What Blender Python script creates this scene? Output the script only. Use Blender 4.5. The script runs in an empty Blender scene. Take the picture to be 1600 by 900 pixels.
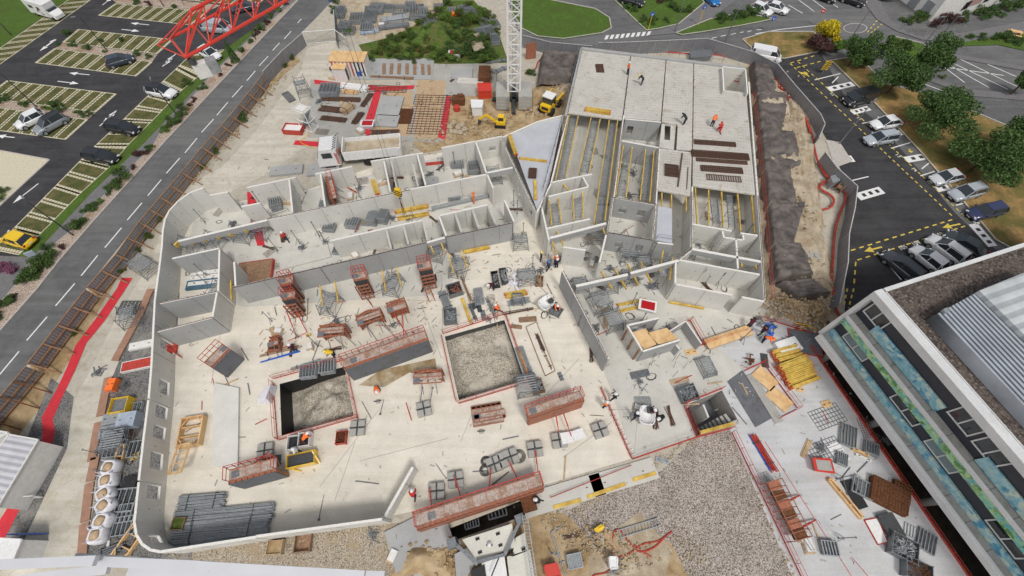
import bpy, math, random
from mathutils import Vector, Matrix
from mathutils.geometry import tessellate_polygon
R = math.radians
random.seed(7)
sc = bpy.context.scene
# ---------------------------------------------------------------- camera, sky, sun
H, F, TILT = 42.0, 690.0, R(31)
cd = bpy.data.cameras.new('camera'); cam = bpy.data.objects.new('camera', cd)
sc.collection.objects.link(cam); sc.camera = cam
cam.location = (0, 0, H); cam.rotation_euler = (TILT, 0, 0)
cd.sensor_width = 36; cd.lens = F / 1600 * 36; cd.clip_end = 3000; cd.clip_start = .2
w = bpy.data.worlds.new('World'); sc.world = w; w.use_nodes = True
nt = w.node_tree; bg = nt.nodes['Background']; sky = nt.nodes.new('ShaderNodeTexSky')
sky.sky_type = 'NISHITA'; sky.sun_disc = False; sky.sun_elevation = R(58); sky.sun_rotation = R(-150)
sky.air_density = 1.0; sky.dust_density = 4.0; sky.ozone_density = 1.0
hs = nt.nodes.new('ShaderNodeHueSaturation'); hs.inputs['Saturation'].default_value = .45; nt.links.new(sky.outputs[0], hs.inputs['Color']); nt.links.new(hs.outputs[0], bg.inputs[0]); bg.inputs[1].default_value = 0.115
sd = bpy.data.lights.new('sun', 'SUN'); sun = bpy.data.objects.new('sun', sd); sc.collection.objects.link(sun)
sd.energy = 2.1; sd.angle = R(12); sd.color = (1, .965, .91)
sun.rotation_euler = (R(32), 0, R(-150) + math.pi)
sun.location = (0, 0, 80)
vs = sc.view_settings; vs.view_transform = 'Standard'; vs.look = 'None'; vs.gamma = 1; vs.exposure = -0.18
# ---------------------------------------------------------------- helpers
def P(x, y, z=0.0):
    """photo pixel (1600x900) to the world point at height z"""
    dx, dy = x - 800.0, 450.0 - y
    d = Vector((dx, F*math.sin(TILT) + dy*math.cos(TILT), -F*math.cos(TILT) + dy*math.sin(TILT)))
    s = (z - H) / d.z
    return Vector((d.x*s, d.y*s, z))
def AX(a, b, z=0.0):
    p, q = P(*a, z), P(*b, z); d = q - p
    return (p + q) / 2, d.length, math.atan2(d.y, d.x)
class MB:
    def __init__(s): s.v = []; s.f = []; s.m = []; s.mi = 0
    def add(s, vs_, fs):
        n = len(s.v); s.v += [tuple(v) for v in vs_]; s.f += [tuple(i + n for i in f) for f in fs]; s.m += [s.mi]*len(fs); return s
    def box(s, c, d, rz=0, rx=0, ry=0):
        M = Matrix.Translation(Vector(c)) @ Matrix.Rotation(rz, 4, 'Z') @ Matrix.Rotation(ry, 4, 'Y') @ Matrix.Rotation(rx, 4, 'X')
        x, y, z = d[0]/2, d[1]/2, d[2]/2
        vs_ = [M @ Vector(p) for p in ((-x,-y,-z),(x,-y,-z),(x,y,-z),(-x,y,-z),(-x,-y,z),(x,-y,z),(x,y,z),(-x,y,z))]
        return s.add(vs_, [(0,3,2,1),(4,5,6,7),(0,1,5,4),(1,2,6,5),(2,3,7,6),(3,0,4,7)])
    def bar(s, p, q, w_, h_=None, up=(0,0,1)):
        p, q = Vector(p), Vector(q); h_ = h_ or w_; d = q - p
        if d.length < 1e-5: return s
        d.normalize(); u = Vector(up)
        if abs(d.dot(u)) > .98: u = Vector((1,0,0))
        a = d.cross(u).normalized(); b = a.cross(d).normalized()
        vs_ = []
        for o in (p, q):
            for i, j in ((-1,-1),(1,-1),(1,1),(-1,1)): vs_.append(o + a*i*w_/2 + b*j*h_/2)
        return s.add(vs_, [(0,1,2,3),(7,6,5,4),(0,4,5,1),(1,5,6,2),(2,6,7,3),(3,7,4,0)])
    def tube(s, p, q, r, n=6, r2=None):
        p, q = Vector(p), Vector(q); d = q - p; r2 = r if r2 is None else r2
        if d.length < 1e-5: return s
        d.normalize(); u = Vector((0,0,1)) if abs(d.z) < .95 else Vector((1,0,0))
        a = d.cross(u).normalized(); b = a.cross(d)
        vs_ = [o + (a*math.cos(2*math.pi*k/n) + b*math.sin(2*math.pi*k/n))*rr for o, rr in ((p, r), (q, r2)) for k in range(n)]
        fs = [(k, (k+1) % n, n+(k+1) % n, n+k) for k in range(n)] + [tuple(range(n))[::-1], tuple(range(n, 2*n))]
        return s.add(vs_, fs)
    def path(s, pts, r, n=6):
        for i in range(len(pts)-1): s.tube(pts[i], pts[i+1], r, n)
        return s
    def prism(s, pts, z0, z1):
        n = len(pts); tri = tessellate_polygon([[Vector((p[0], p[1], 0)) for p in pts]])
        vs_ = [(p[0], p[1], z0) for p in pts] + [(p[0], p[1], z1) for p in pts]
        fs = [tuple(t[::-1]) for t in tri] + [tuple(i+n for i in t) for t in tri]
        fs += [(i, (i+1) % n, n+(i+1) % n, n+i) for i in range(n)]
        return s.add(vs_, fs)
    def loft(s, rings, cap=True):
        n = len(rings[0]); vs_ = [p for r in rings for p in r]; fs = []
        for i in range(len(rings)-1):
            for k in range(n): fs.append((i*n+k, i*n+(k+1) % n, (i+1)*n+(k+1) % n, (i+1)*n+k))
        if cap: fs += [tuple(range(n))[::-1], tuple(range((len(rings)-1)*n, len(rings)*n))]
        return s.add(vs_, fs)
    def build(s, name, mat, parent=None, loc=(0,0,0), rz=0, smooth=False):
        me = bpy.data.meshes.new(name); me.from_pydata(s.v, [], s.f); 
        ms = mat if isinstance(mat, (list, tuple)) else [mat]
        for m in ms: me.materials.append(m)
        if len(ms) > 1: me.polygons.foreach_set('material_index', s.m)
        me.update()
        bm_fix(me)
        if smooth: me.polygons.foreach_set('use_smooth', [True]*len(me.polygons))
        o = bpy.data.objects.new(name, me); sc.collection.objects.link(o)
        o.parent = parent; o.location = loc; o.rotation_euler = (0, 0, rz)
        return o
import bmesh
def bm_fix(me):
    b = bmesh.new(); b.from_mesh(me); bmesh.ops.recalc_face_normals(b, faces=b.faces); b.to_mesh(me); b.free()
def tag(o, label, cat, group=None):
    o['label'] = label; o['category'] = cat
    if group: o['group'] = group
    return o
def thing(name, label, cat, loc=(0,0,0), rz=0, group=None):
    o = bpy.data.objects.new(name, None); sc.collection.objects.link(o); o.empty_display_size = .3
    o.location = loc; o.rotation_euler = (0, 0, rz); return tag(o, label, cat, group)
def one(name, mb, mat, label, cat, loc=(0,0,0), rz=0, group=None, smooth=False):
    return tag(mb.build(name, mat, None, loc, rz, smooth), label, cat, group)
def copy_tree(o, parent=None):
    c = o.copy(); sc.collection.objects.link(c); c.parent = parent
    for ch in KIDS.get(o.name, []): copy_tree(ch, c)
    return c
KIDS = {}
PROTO = {}
def inst(key, fn, loc, rz, label, cat, group=None, scale=1.0):
    """first use builds the thing, later uses copy it with its parts"""
    if key not in PROTO:
        before = set(sc.collection.objects); o = fn(); o.name = o.name
        for k in set(sc.collection.objects) - before:
            if k.parent: KIDS.setdefault(k.parent.name, []).append(k)
        PROTO[key] = o
    else: o = copy_tree(PROTO[key])
    o.location = loc; o.rotation_euler = (0, 0, rz); o.scale = (scale,)*3 if not isinstance(scale, tuple) else scale
    return tag(o, label, cat, group)
# ---------------------------------------------------------------- materials
def ramp(nt, src, c0, c1, p0=.35, p1=.65):
    r = nt.nodes.new('ShaderNodeValToRGB'); e = r.color_ramp.elements
    e[0].position = p0; e[1].position = p1; e[0].color = (*c0, 1); e[1].color = (*c1, 1)
    nt.links.new(src, r.inputs[0]); return r.outputs[0]
def mix(nt, fac, a, b, mode='MIX'):
    m = nt.nodes.new('ShaderNodeMix'); m.data_type = 'RGBA'; m.blend_type = mode
    if isinstance(fac, float): m.inputs[0].default_value = fac
    else: nt.links.new(fac, m.inputs[0])
    for i, s_ in ((6, a), (7, b)):
        if isinstance(s_, tuple): m.inputs[i].default_value = (*s_[:3], 1)
        else: nt.links.new(s_, m.inputs[i])
    return m.outputs[2]
def noise(nt, vec, sc_, det=4, rough=.55, dist=0):
    n = nt.nodes.new('ShaderNodeTexNoise'); n.inputs['Scale'].default_value = sc_; n.inputs['Detail'].default_value = det
    n.inputs['Roughness'].default_value = rough; n.inputs['Distortion'].default_value = dist
    nt.links.new(vec, n.inputs['Vector']); return n.outputs['Fac']
def base(name, rough=.8, metal=0):
    m = bpy.data.materials.new(name); m.use_nodes = True; nt = m.node_tree; b = nt.nodes['Principled BSDF']
    b.inputs['Roughness'].default_value = rough; b.inputs['Specular IOR Level'].default_value = .15 if rough >= .84 else .5; b.inputs['Metallic'].default_value = metal
    tc = nt.nodes.new('ShaderNodeTexCoord'); return m, nt, b, tc.outputs['Object']
def bump(nt, b, h, strength=.4, dist=.05):
    n = nt.nodes.new('ShaderNodeBump'); n.inputs['Strength'].default_value = strength; n.inputs['Distance'].default_value = dist
    nt.links.new(h, n.inputs['Height']); nt.links.new(n.outputs[0], b.inputs['Normal'])
def dark(c, k): return tuple(x*k for x in c)
def M_(name, c, rough=.7, metal=0, var=.25, scale=3.0, bmp=0.0, c2=None, big=None, speck=None):
    m, nt, b, v = base(name, rough, metal)
    n1 = noise(nt, v, scale, 5, .6)
    col = ramp(nt, n1, dark(c, 1-var), tuple(min(1, x*(1+var*.6)) for x in c), .3, .7)
    if c2:
        n2 = noise(nt, v, big or scale*.25, 6, .62, .4); col = mix(nt, ramp(nt, n2, (0,0,0), (1,1,1), .42, .62), col, c2)
    if speck:
        n3 = noise(nt, v, speck[0], 3, .7); col = mix(nt, ramp(nt, n3, (0,0,0), (1,1,1), speck[1], speck[1]+.1), col, speck[2])
    nt.links.new(col, b.inputs['Base Color'])
    if bmp: bump(nt, b, noise(nt, v, scale*6, 4), bmp, .03)
    return m
def M_paint(name, c, rough=.3):
    m = M_(name, c, rough, 0, .06, 2); m.node_tree.nodes['Principled BSDF'].inputs['Coat Weight'].default_value = .4; return m
def M_pebble(name, cols, scale, bmp=.8, patch=None):
    m, nt, b, v = base(name, .9)
    vo = nt.nodes.new('ShaderNodeTexVoronoi'); vo.inputs['Scale'].default_value = scale; nt.links.new(v, vo.inputs['Vector'])
    sx = nt.nodes.new('ShaderNodeSeparateColor'); nt.links.new(vo.outputs['Color'], sx.inputs[0])
    r = nt.nodes.new('ShaderNodeValToRGB'); r.color_ramp.interpolation = 'LINEAR'
    e = r.color_ramp.elements; e[0].color = (*cols[0], 1); e[1].color = (*cols[-1], 1)
    for i, c in enumerate(cols[1:-1]): x = e.new((i+1)/(len(cols)-1)); x.color = (*c, 1)
    nt.links.new(sx.outputs[0], r.inputs[0]); col = r.outputs[0]
    edge = ramp(nt, vo.outputs['Distance'], (1,1,1), (.45,.43,.4), .35, .8)
    col = mix(nt, 1.0, col, edge, 'MULTIPLY')
    big = noise(nt, v, .35, 6, .65, .3)
    if patch: col = mix(nt, ramp(nt, big, (0,0,0), (1,1,1), .52, .64), col, patch)
    else: col = mix(nt, .35, col, ramp(nt, big, (.5,.5,.5), (1.3,1.3,1.3)), 'MULTIPLY')
    nt.links.new(col, b.inputs['Base Color']); bump(nt, b, vo.outputs['Distance'], bmp, .06); return m
def M_concrete(name, c, stain=(.3,.25,.19), amt=.5, mark=.62):
    m, nt, b, v = base(name, .85)
    a = ramp(nt, noise(nt, v, .45, 8, .62, .3), dark(c, .91), tuple(min(1, x*1.05) for x in c), .35, .65)
    f = ramp(nt, noise(nt, v, 9, 5, .7), (.86,.86,.86), (1.06,1.06,1.06), .3, .7)
    col = mix(nt, 1.0, a, f, 'MULTIPLY')
    s1 = ramp(nt, noise(nt, v, 1.1, 8, .68, 1.2), (0,0,0), (amt,)*3, mark, mark+.12); col = mix(nt, s1, col, stain)
    s2 = ramp(nt, noise(nt, v, 26, 2, .6), (0,0,0), (.5,.5,.5), .72, .76); col = mix(nt, s2, col, dark(c, .35))
    nt.links.new(col, b.inputs['Base Color']); bump(nt, b, noise(nt, v, 18, 4), .15, .02); return m
def M_stripes(name, c1, c2, scale, axis='X', rough=.5, metal=0, bmp=.6):
    m, nt, b, v = base(name, rough, metal)
    wv = nt.nodes.new('ShaderNodeTexWave'); wv.wave_type = 'BANDS'; wv.bands_direction = axis; wv.inputs['Scale'].default_value = scale
    nt.links.new(v, wv.inputs['Vector']); col = ramp(nt, wv.outputs['Fac'], c1, c2, .3, .6)
    col = mix(nt, .5, col, ramp(nt, noise(nt, v, .8, 6), (.7,.7,.7), (1.1,1.1,1.1)), 'MULTIPLY')
    nt.links.new(col, b.inputs['Base Color']); bump(nt, b, wv.outputs['Fac'], bmp, .05); return m
def M_mural(name, cols, scale):
    m, nt, b, v = base(name, .45)
    vo = nt.nodes.new('ShaderNodeTexVoronoi'); vo.inputs['Scale'].default_value = scale*2.2
    n0 = nt.nodes.new('ShaderNodeTexNoise'); n0.inputs['Scale'].default_value = scale; n0.inputs['Detail'].default_value = 6; n0.inputs['Roughness'].default_value = .7
    nt.links.new(v, n0.inputs['Vector']); nt.links.new(mix(nt, .25, v, n0.outputs['Color']), vo.inputs['Vector'])
    sx = nt.nodes.new('ShaderNodeSeparateColor'); nt.links.new(vo.outputs['Color'], sx.inputs[0])
    mm = nt.nodes.new('ShaderNodeMath'); mm.operation = 'ADD'; nt.links.new(sx.outputs[0], mm.inputs[0]); mm.inputs[1].default_value = 0
    m2 = nt.nodes.new('ShaderNodeMath'); m2.operation = 'MULTIPLY_ADD'; nt.links.new(mm.outputs[0], m2.inputs[0]); m2.inputs[1].default_value = .45
    m3 = nt.nodes.new('ShaderNodeMath'); m3.operation = 'MULTIPLY'; nt.links.new(n0.outputs['Fac'], m3.inputs[0]); m3.inputs[1].default_value = .55
    nt.links.new(m3.outputs[0], m2.inputs[2])
    r = nt.nodes.new('ShaderNodeValToRGB'); e = r.color_ramp.elements; e[0].position = .15; e[1].position = .82
    e[0].color = (*cols[0], 1); e[1].color = (*cols[-1], 1)
    for i, c in enumerate(cols[1:-1]): x = e.new(.15+.67*(i+1)/(len(cols)-1)); x.color = (*c, 1)
    nt.links.new(m2.outputs[0], r.inputs[0]); nt.links.new(r.outputs[0], b.inputs['Base Color']); return m
def streaky(m, ang, lo=.72):
    """wheel tracks and trowel streaks: noise stretched along one direction of the surface"""
    nt = m.node_tree; b = nt.nodes['Principled BSDF']; old = b.inputs['Base Color'].links[0].from_socket
    tc = nt.nodes.new('ShaderNodeTexCoord'); mp = nt.nodes.new('ShaderNodeMapping'); mp.inputs['Rotation'].default_value = (0,0,R(-ang)); mp.inputs['Scale'].default_value = (.07,1.1,1)
    nt.links.new(tc.outputs['Object'], mp.inputs[0]); f = ramp(nt, noise(nt, mp.outputs[0], 1.0, 5, .6, .4), (lo,lo,lo*.97), (1.06,1.06,1.06), .34, .6)
    nt.links.new(mix(nt, 1.0, old, f, 'MULTIPLY'), b.inputs['Base Color']); return m
K = {}
K['site'] = M_concrete('site_dirt', (.50,.465,.39), (.34,.29,.21), .6, .5)
K['asph'] = M_('asphalt_new', (.052,.051,.055), .9, 0, .22, 2.0, .3, (.066,.065,.068), .3, (60, .66, (.09,.09,.09)))
K['road'] = M_('asphalt_old', (.135,.137,.14), .9, 0, .2, 1.2, .3, (.17,.17,.17), .12, (50, .68, (.24,.24,.24)))
K['path'] = M_('path_tarmac', (.18,.175,.18), .9, 0, .15, 2, .2)
K['kerb'] = M_('kerb_stone', (.5,.47,.43), .85, 0, .2, 4)
K['slab'] = M_concrete('slab_cream', (.72,.675,.585), (.44,.38,.29), .6, .6)
K['slab2'] = M_concrete('slab_grey', (.60,.585,.53), (.38,.36,.32), .4, .62)
K['slab3'] = M_concrete('slab_cool', (.565,.57,.58), (.44,.44,.45), .4, .64)
K['wall'] = M_concrete('precast_light', (.69,.68,.635), (.42,.40,.36), .45, .63)
K['wallg'] = M_concrete('precast_grey', (.40,.405,.40), (.31,.315,.32), .55, .6)
K['cap'] = M_('wall_top', (.78,.76,.71), .85, 0, .15, 5)
K['deck'] = M_concrete('deck_concrete', (.58,.56,.51), (.36,.29,.20), .7, .54)
K['conc'] = M_concrete('old_concrete', (.42,.41,.38), (.26,.24,.2), .5, .56)
K['concd'] = M_concrete('damp_concrete', (.16,.165,.18), (.09,.09,.1), .6, .5)
K['grass'] = M_('lawn', (.085,.155,.028), .95, 0, .45, 4, .8, (.075,.115,.025), .5, (30, .62, (.13,.17,.05)))
K['grassd'] = M_('bay_grass', (.085,.10,.035), .95, 0, .5, 7, .9, (.15,.13,.055), .9, (35, .6, (.17,.16,.08)))
K['dry'] = M_('dry_lawn', (.34,.22,.09), .95, 0, .35, 2.2, .8, (.115,.115,.035), .22, (28, .6, (.42,.30,.14)))
K['leaf'] = M_('leaves', (.075,.14,.026), .7, 0, .45, 1.5); K['leafd'] = M_('leaves_dark', (.07,.14,.03), .7, 0, .45, 1.5)
K['leafl'] = M_('leaves_bright', (.12,.21,.03), .7, 0, .4, 1.5); K['leafy'] = M_('leaves_yellow', (.62,.50,.02), .7, 0, .3, 1.5)
K['leafr'] = M_('leaves_russet', (.09,.04,.035), .7, 0, .4, 1.5); K['leafp'] = M_('leaves_pink', (.30,.11,.19), .7, 0, .4, 1.5)
K['bark'] = M_('bark', (.12,.085,.055), .9, 0, .35, 6, .5)
K['weed'] = M_('weeds', (.085,.15,.028), .95, 0, .6, 3, 1.0, (.13,.13,.045), .6)
K['gravel'] = M_pebble('pebbles', [(.14,.11,.095),(.62,.56,.5),(.30,.25,.22),(.66,.61,.55),(.33,.28,.24)], 13, .5)
K['gravel2'] = M_pebble('site_gravel', [(.32,.26,.19),(.52,.46,.37),(.40,.34,.26),(.60,.54,.45)], 13, .4, (.36,.28,.18))
K['dgravel'] = M_pebble('dark_gravel', [(.12,.12,.12),(.26,.26,.26),(.17,.17,.165),(.33,.325,.32)], 12, .5, (.27,.255,.23))
K['rubble'] = M_pebble('rubble', [(.38,.34,.27),(.62,.57,.48),(.46,.42,.34),(.60,.55,.47)], 9, .6, (.56,.51,.43))
K['soil'] = M_('soil', (.36,.25,.13), .95, 0, .35, 1.6, 1.0, (.48,.37,.23), .4, (9, .62, (.58,.48,.34)))
K['chalk'] = M_('chalky_soil', (.50,.43,.32), .95, 0, .28, 1.3, 1.0, (.36,.28,.19), .5, (9, .62, (.66,.6,.5)))
K['mulch'] = M_pebble('planting_gravel', [(.42,.33,.26),(.60,.50,.42),(.5,.4,.33)], 9, .6, (.30,.2,.13))
K['white'] = M_('white_paint', (.78,.78,.77), .6, 0, .12, 5); K['worn'] = M_('worn_white', (.50,.50,.49), .8, 0, .3, 6)
K['yline'] = M_('yellow_line', (.72,.55,.09), .8, 0, .25, 6)
K['paver'] = M_('paver_strip', (.62,.57,.43), .9, 0, .25, 6, .3)
K['red'] = M_('red_mat', (.60,.03,.045), .8, 0, .15, 1.5); K['redp'] = M_('red_steel', (.50,.055,.035), .55, 0, .35, 4)
K['redc'] = M_paint('crane_red', (.62,.045,.025), .4)
K['orange'] = M_('orange_formwork', (.40,.135,.07), .65, 0, .4, 5, 0, (.30,.13,.08), 1.2, (14, .6, (.50,.40,.33)))
K['orangeb'] = M_('hivis_orange', (.95,.19,.03), .6, 0, .1, 5); K['timb'] = M_('fence_timber', (.34,.20,.115), .85, 0, .35, 4); K['rust'] = M_('rust', (.16,.07,.035), .9, 0, .45, 5, .3)
K['rebar'] = M_('rebar', (.13,.075,.055), .85, 0, .35, 6)
K['yel'] = M_('yellow_beam', (.70,.49,.10), .6, 0, .28, 4, 0, (.50,.31,.05), 1.2); K['yelp'] = M_paint('yellow_paint', (.85,.55,.02))
K['orend'] = M_('beam_end', (.62,.13,.05), .6, 0, .3, 4)
K['galv'] = M_('galvanised', (.36,.385,.40), .5, .35, .3, 5); K['galvd'] = M_('galvanised_dull', (.20,.215,.23), .55, .3, .35, 5)
K['steel'] = M_('dark_steel', (.075,.08,.085), .5, .3, .3, 5)
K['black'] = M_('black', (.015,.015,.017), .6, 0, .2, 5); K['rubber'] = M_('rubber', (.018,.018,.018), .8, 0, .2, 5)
K['glass'] = M_paint('car_glass', (.03,.038,.045), .08); K['ply'] = M_('plywood', (.68,.43,.20), .7, 0, .22, 2.5, 0, (.75,.52,.27), .8)
K['wood'] = M_('timber', (.50,.36,.22), .8, 0, .3, 5); K['woodd'] = M_('old_timber', (.30,.19,.12), .85, 0, .4, 5)
K['hoard'] = M_stripes('hoarding', (.19,.19,.205), (.245,.245,.26), 1.1, 'X'); K['tarp'] = M_('geotextile', (.095,.082,.075), .75, 0, .4, 2.2, .5, (.17,.145,.13), .6)
K['tarpb'] = M_('blue_tarp', (.07,.15,.22), .5, 0, .4, 2); K['bag'] = M_('white_bag', (.74,.74,.78), .7, 0, .15, 4, .4)
K['blue'] = M_paint('blue', (.03,.12,.5)); K['bluel'] = M_('pale_blue', (.38,.44,.52), .6, 0, .2, 3)
K['brown'] = M_('brown_edge', (.36,.205,.14), .8, 0, .2, 2); K['skin'] = M_('skin', (.45,.26,.17), .6, 0, .05, 5)
K['navy'] = M_('navy_cloth', (.03,.035,.06), .85, 0, .2, 5); K['lamp'] = M_('lamp_metal', (.25,.26,.27), .4, .4, .1, 3)
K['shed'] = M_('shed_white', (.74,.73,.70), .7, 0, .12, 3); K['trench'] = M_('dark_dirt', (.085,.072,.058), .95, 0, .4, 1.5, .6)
K['taill'] = M_paint('tail_light', (.45,.01,.01)); K['headl'] = M_paint('head_light', (.75,.77,.8), .1)
K['deckw'] = M_concrete('decking_sheet', (.50,.52,.56), (.40,.40,.42), .4, .6)
# ---------------------------------------------------------------- setting sheets
def sheet(name, pts, mat, z, holes=(), px=True, kind='structure', th=0):
    q = [[P(*p, z) if px else Vector((*p, z)) for p in pts]] + [[P(*p, 0) if px else Vector((*p, 0)) for p in h] for h in holes]
    for h in q[1:]:
        for v in h: v.z = z
    tri = tessellate_polygon(q); vs_ = [v for r in q for v in r]
    me = bpy.data.meshes.new(name); me.from_pydata(vs_, [], tri); me.materials.append(mat)
    bm_fix(me)
    if me.polygons[0].normal.z < 0: me.flip_normals()
    o = bpy.data.objects.new(name, me); sc.collection.objects.link(o); o['kind'] = kind
    return o
def strips(name, quads, mat, z, kind='structure'):
    m = MB()
    for q in quads: m.add([P(*p, z) for p in q], [(0,1,2,3)])
    o = m.build(name, mat); 
    me = o.data
    for p in me.polygons:
        if p.normal.z < 0: p.flip()
    o['kind'] = kind; return o
def kerb(name, pts, w_=.14, h_=.13, mat=None, close=False):
    m = MB(); q = [P(*p, 0) for p in pts]
    if close: q.append(q[0])
    for i in range(len(q)-1): m.bar(q[i] + Vector((0,0,h_/2)), q[i+1] + Vector((0,0,h_/2)), w_, h_)
    o = m.build(name, mat or K['kerb']); o['kind'] = 'structure'; return o
def lerp(a, b, t): return (a[0]+(b[0]-a[0])*t, a[1]+(b[1]-a[1])*t)
def wlerp(a, b, t, z=0):   # pixel to pixel, spaced evenly on the ground
    return P(*a, z).lerp(P(*b, z), t)
PIT1 = [(437,600),(538,573),(553,650),(440,681)]
PIT2 = [(695,526),(788,500),(820,594),(717,625)]
TREN = [(1266,542),(1280,505),(1320,492),(1800,420),(2500,1000),(1750,1400),(1532,930),(1512,900),(1358,675)]
DARKP = [(676,836),(700,848),(835,800),(826,778)]
STAIR = [(1068,634),(1128,610),(1152,655),(1088,681)]
BLACKP = [(1136,596),(1160,575),(1212,650),(1180,666)]
SHAFT = [(1048,520),(1078,503),(1097,540),(1066,545)]
BOX = (-600, -300, 600, 900)
sheet('ground', [(-600,-300),(600,-300),(600,900),(-600,900)], K['site'], 0, [], False).name = 'ground'
g = bpy.data.objects['ground']; bpy.data.objects.remove(g)
def ground_with_holes():
    q = [[Vector((-600,-300,0)), Vector((600,-300,0)), Vector((600,900,0)), Vector((-600,900,0))]]
    for h in (PIT1, PIT2, TREN, DARKP, STAIR): q.append([P(*p) for p in h])
    tri = tessellate_polygon(q); vs_ = [v for r in q for v in r]
    me = bpy.data.meshes.new('ground'); me.from_pydata(vs_, [], tri); me.materials.append(K['site']); bm_fix(me)
    if me.polygons[0].normal.z < 0: me.flip_normals()
    o = bpy.data.objects.new('ground', me); sc.collection.objects.link(o); o['kind'] = 'structure'
streaky(K['slab'], 25, .95); streaky(K['road'], 50, .86); streaky(K['asph'], 50, .82); streaky(K['slab3'], -50, .92)
ground_with_holes()
L1, L2, L3, L4 = .006, .012, .018, .024
# ---- left car park
ROADL = [(560,-60),(467,0),(400,70),(255,225),(195,292),(150,342),(95,405),(60,450),(0,518),(-200,760)]
ROADR = [(-200,880),(0,622),(41,572),(136,449),(217,347),(316,230),(400,130),(472,50),(492,30),(520,0),(600,-60)]
PATHL = [(500,-45),(430,20),(350,95),(300,145),(225,224),(145,299),(70,380),(15,440),(-150,620)]
PATHR = [(520,-45),(440,18),(400,52),(335,112),(250,208),(240,225),(172,295),(105,365),(62,399),(20,450),(-150,640)]
sheet('car_park', [(-400,-60),(500,-60),(430,20),(350,95),(300,145),(225,224),(145,299),(70,380),(15,440),(-150,620),(-500,700)], K['asph'], L1)
sheet('road', ROADL + ROADR, K['road'], L1)
sheet('footpath', PATHL + PATHR[::-1], K['path'], .10)
sheet('verge_planting', PATHR + ROADL[::-1], K['mulch'], .06)
kerb('kerb_road', ROADL); kerb('kerb_road', [(p[0]+1, p[1]+1) for p in PATHR], .08, .11)
sheet('lawn', [(-300,-60),(150,-60),(110,0),(62,30),(0,75),(-200,215)], K['grass'], L3)
GIN = [(300,84),(278,105),(252,130),(192,188),(150,227),(126,251),(87,291),(22,357),(-10,390)]
GOUT = [(350,78),(308,121),(281,144),(237,190),(200,227),(170,262),(125,303),(62,367),(30,398)]
sheet('verge_lawn', GOUT + [(20,440),(70,380),(145,299),(225,224),(300,145),(350,95),(430,20)], K['grass'], .05)
sheet('driveway', [(-100,395),(52,402),(20,440),(-30,480),(-150,470)], K['path'], .09)
DASH = [((471,30),(465,36)),((455,49),(444,61)),((437,67),(426,79)),((419,88),(405,103)),((399,111),(386,126)),((379,134),(363,152)),((356,160),(339,180)),((334,186),(315,207)),((308,216),(289,239)),((281,247),(260,271)),((252,281),(231,306)),((222,317),(199,344)),((190,356),(164,387)),((153,399),(127,431)),((117,443),(87,478)),((74,495),(42,532)),((30,549),(0,585))]
def lineq(a, b, wd):
    p, q = P(*a), P(*b); d = (q-p).normalized(); n = Vector((-d.y, d.x, 0))*wd/2; return [p-n, q-n, q+n, p+n]
def wstrips(name, quads, mat, z):
    m = MB()
    for q in quads: m.add([(v.x, v.y, z) for v in q], [(0,1,2,3)])
    o = m.build(name, mat)
    for p in o.data.polygons:
        if p.normal.z < 0: p.flip()
    o['kind'] = 'structure'; return o
wstrips('road_marking', [lineq(a, b, .15) for a, b in DASH], K['white'], L3)
def bays(quad, n, extra=True):
    """parking bays: grass cells between pairs of pale paver strips; quad TL,TR,BR,BL in photo pixels"""
    tl, tr, br, bl = [P(*p) for p in quad]
    def at(u, v): return tl.lerp(tr, u).lerp(bl.lerp(br, u), v)
    m = MB(); z = L2; m.add([(*at(*c).xy, z) for c in ((0,0),(1,0),(1,1),(0,1))], [(0,1,2,3)])
    o = m.build('parking_bay_grass', K['grassd']); o['kind'] = 'structure'
    if o.data.polygons[0].normal.z < 0: o.data.polygons[0].flip()
    q = []
    for k in range(n+1):
        for off in (-.17, .05):
            u0, u1 = (k+off)/n, (k+off+.12)/n
            if u0 < 0 or u1 > 1.0001: continue
            ns = 9
            for j in range(ns):
                v0, v1 = j/ns+.008, (j+1)/ns-.012
                q.append([at(u0, v0), at(u1, v0), at(u1, v1), at(u0, v1)])
    wstrips('parking_bay_paving', q, K['paver'], L3)
    e = []
    for c0, c1 in (((0,0),(1,0)), ((1,0),(1,1)), ((0,1),(1,1)), ((0,0),(0,1))):
        p, r = at(*c0), at(*c1); d = (r-p).normalized(); nn = Vector((-d.y, d.x, 0))*.07
        e.append([p-nn, r-nn, r+nn, p+nn])
    wstrips('parking_bay_edging', e, K['paver'], L4)
bays([(180,6),(325,18),(298,39),(154,24)], 9)
bays([(122,46),(270,62),(246,84),(98,66)], 8)
bays([(85,76),(238,97),(213,119),(55,98)], 8)
bays([(11,126),(182,147),(150,175),(-25,153)], 9)
bays([(-40,163),(137,187),(103,218),(-75,194)], 10)
bays([(260,-22),(420,-8),(400,10),(235,-5)], 9)
bays([(150,-6),(-16,112),(-60,118),(110,-2)], 13)
for i in range(len(GIN)-1):
    n = [1,1,3,2,1,2,3,1][i]
    bays([GIN[i+1], GIN[i], GOUT[i], GOUT[i+1]], n)
for q in ([(98,67),(246,85),(238,96),(86,75)], [(-25,154),(150,176),(138,186),(-38,162)], [(160,-14),(345,8),(325,17),(182,5)]):
    sheet('planted_median', q, K['mulch'], L2)
sheet('flower_bed', [(-40,228),(78,250),(0,322),(-120,300)], K['paver'], L2); kerb('flower_bed_kerb', [(-40,228),(78,250),(0,322)], .15, .1)
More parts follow.
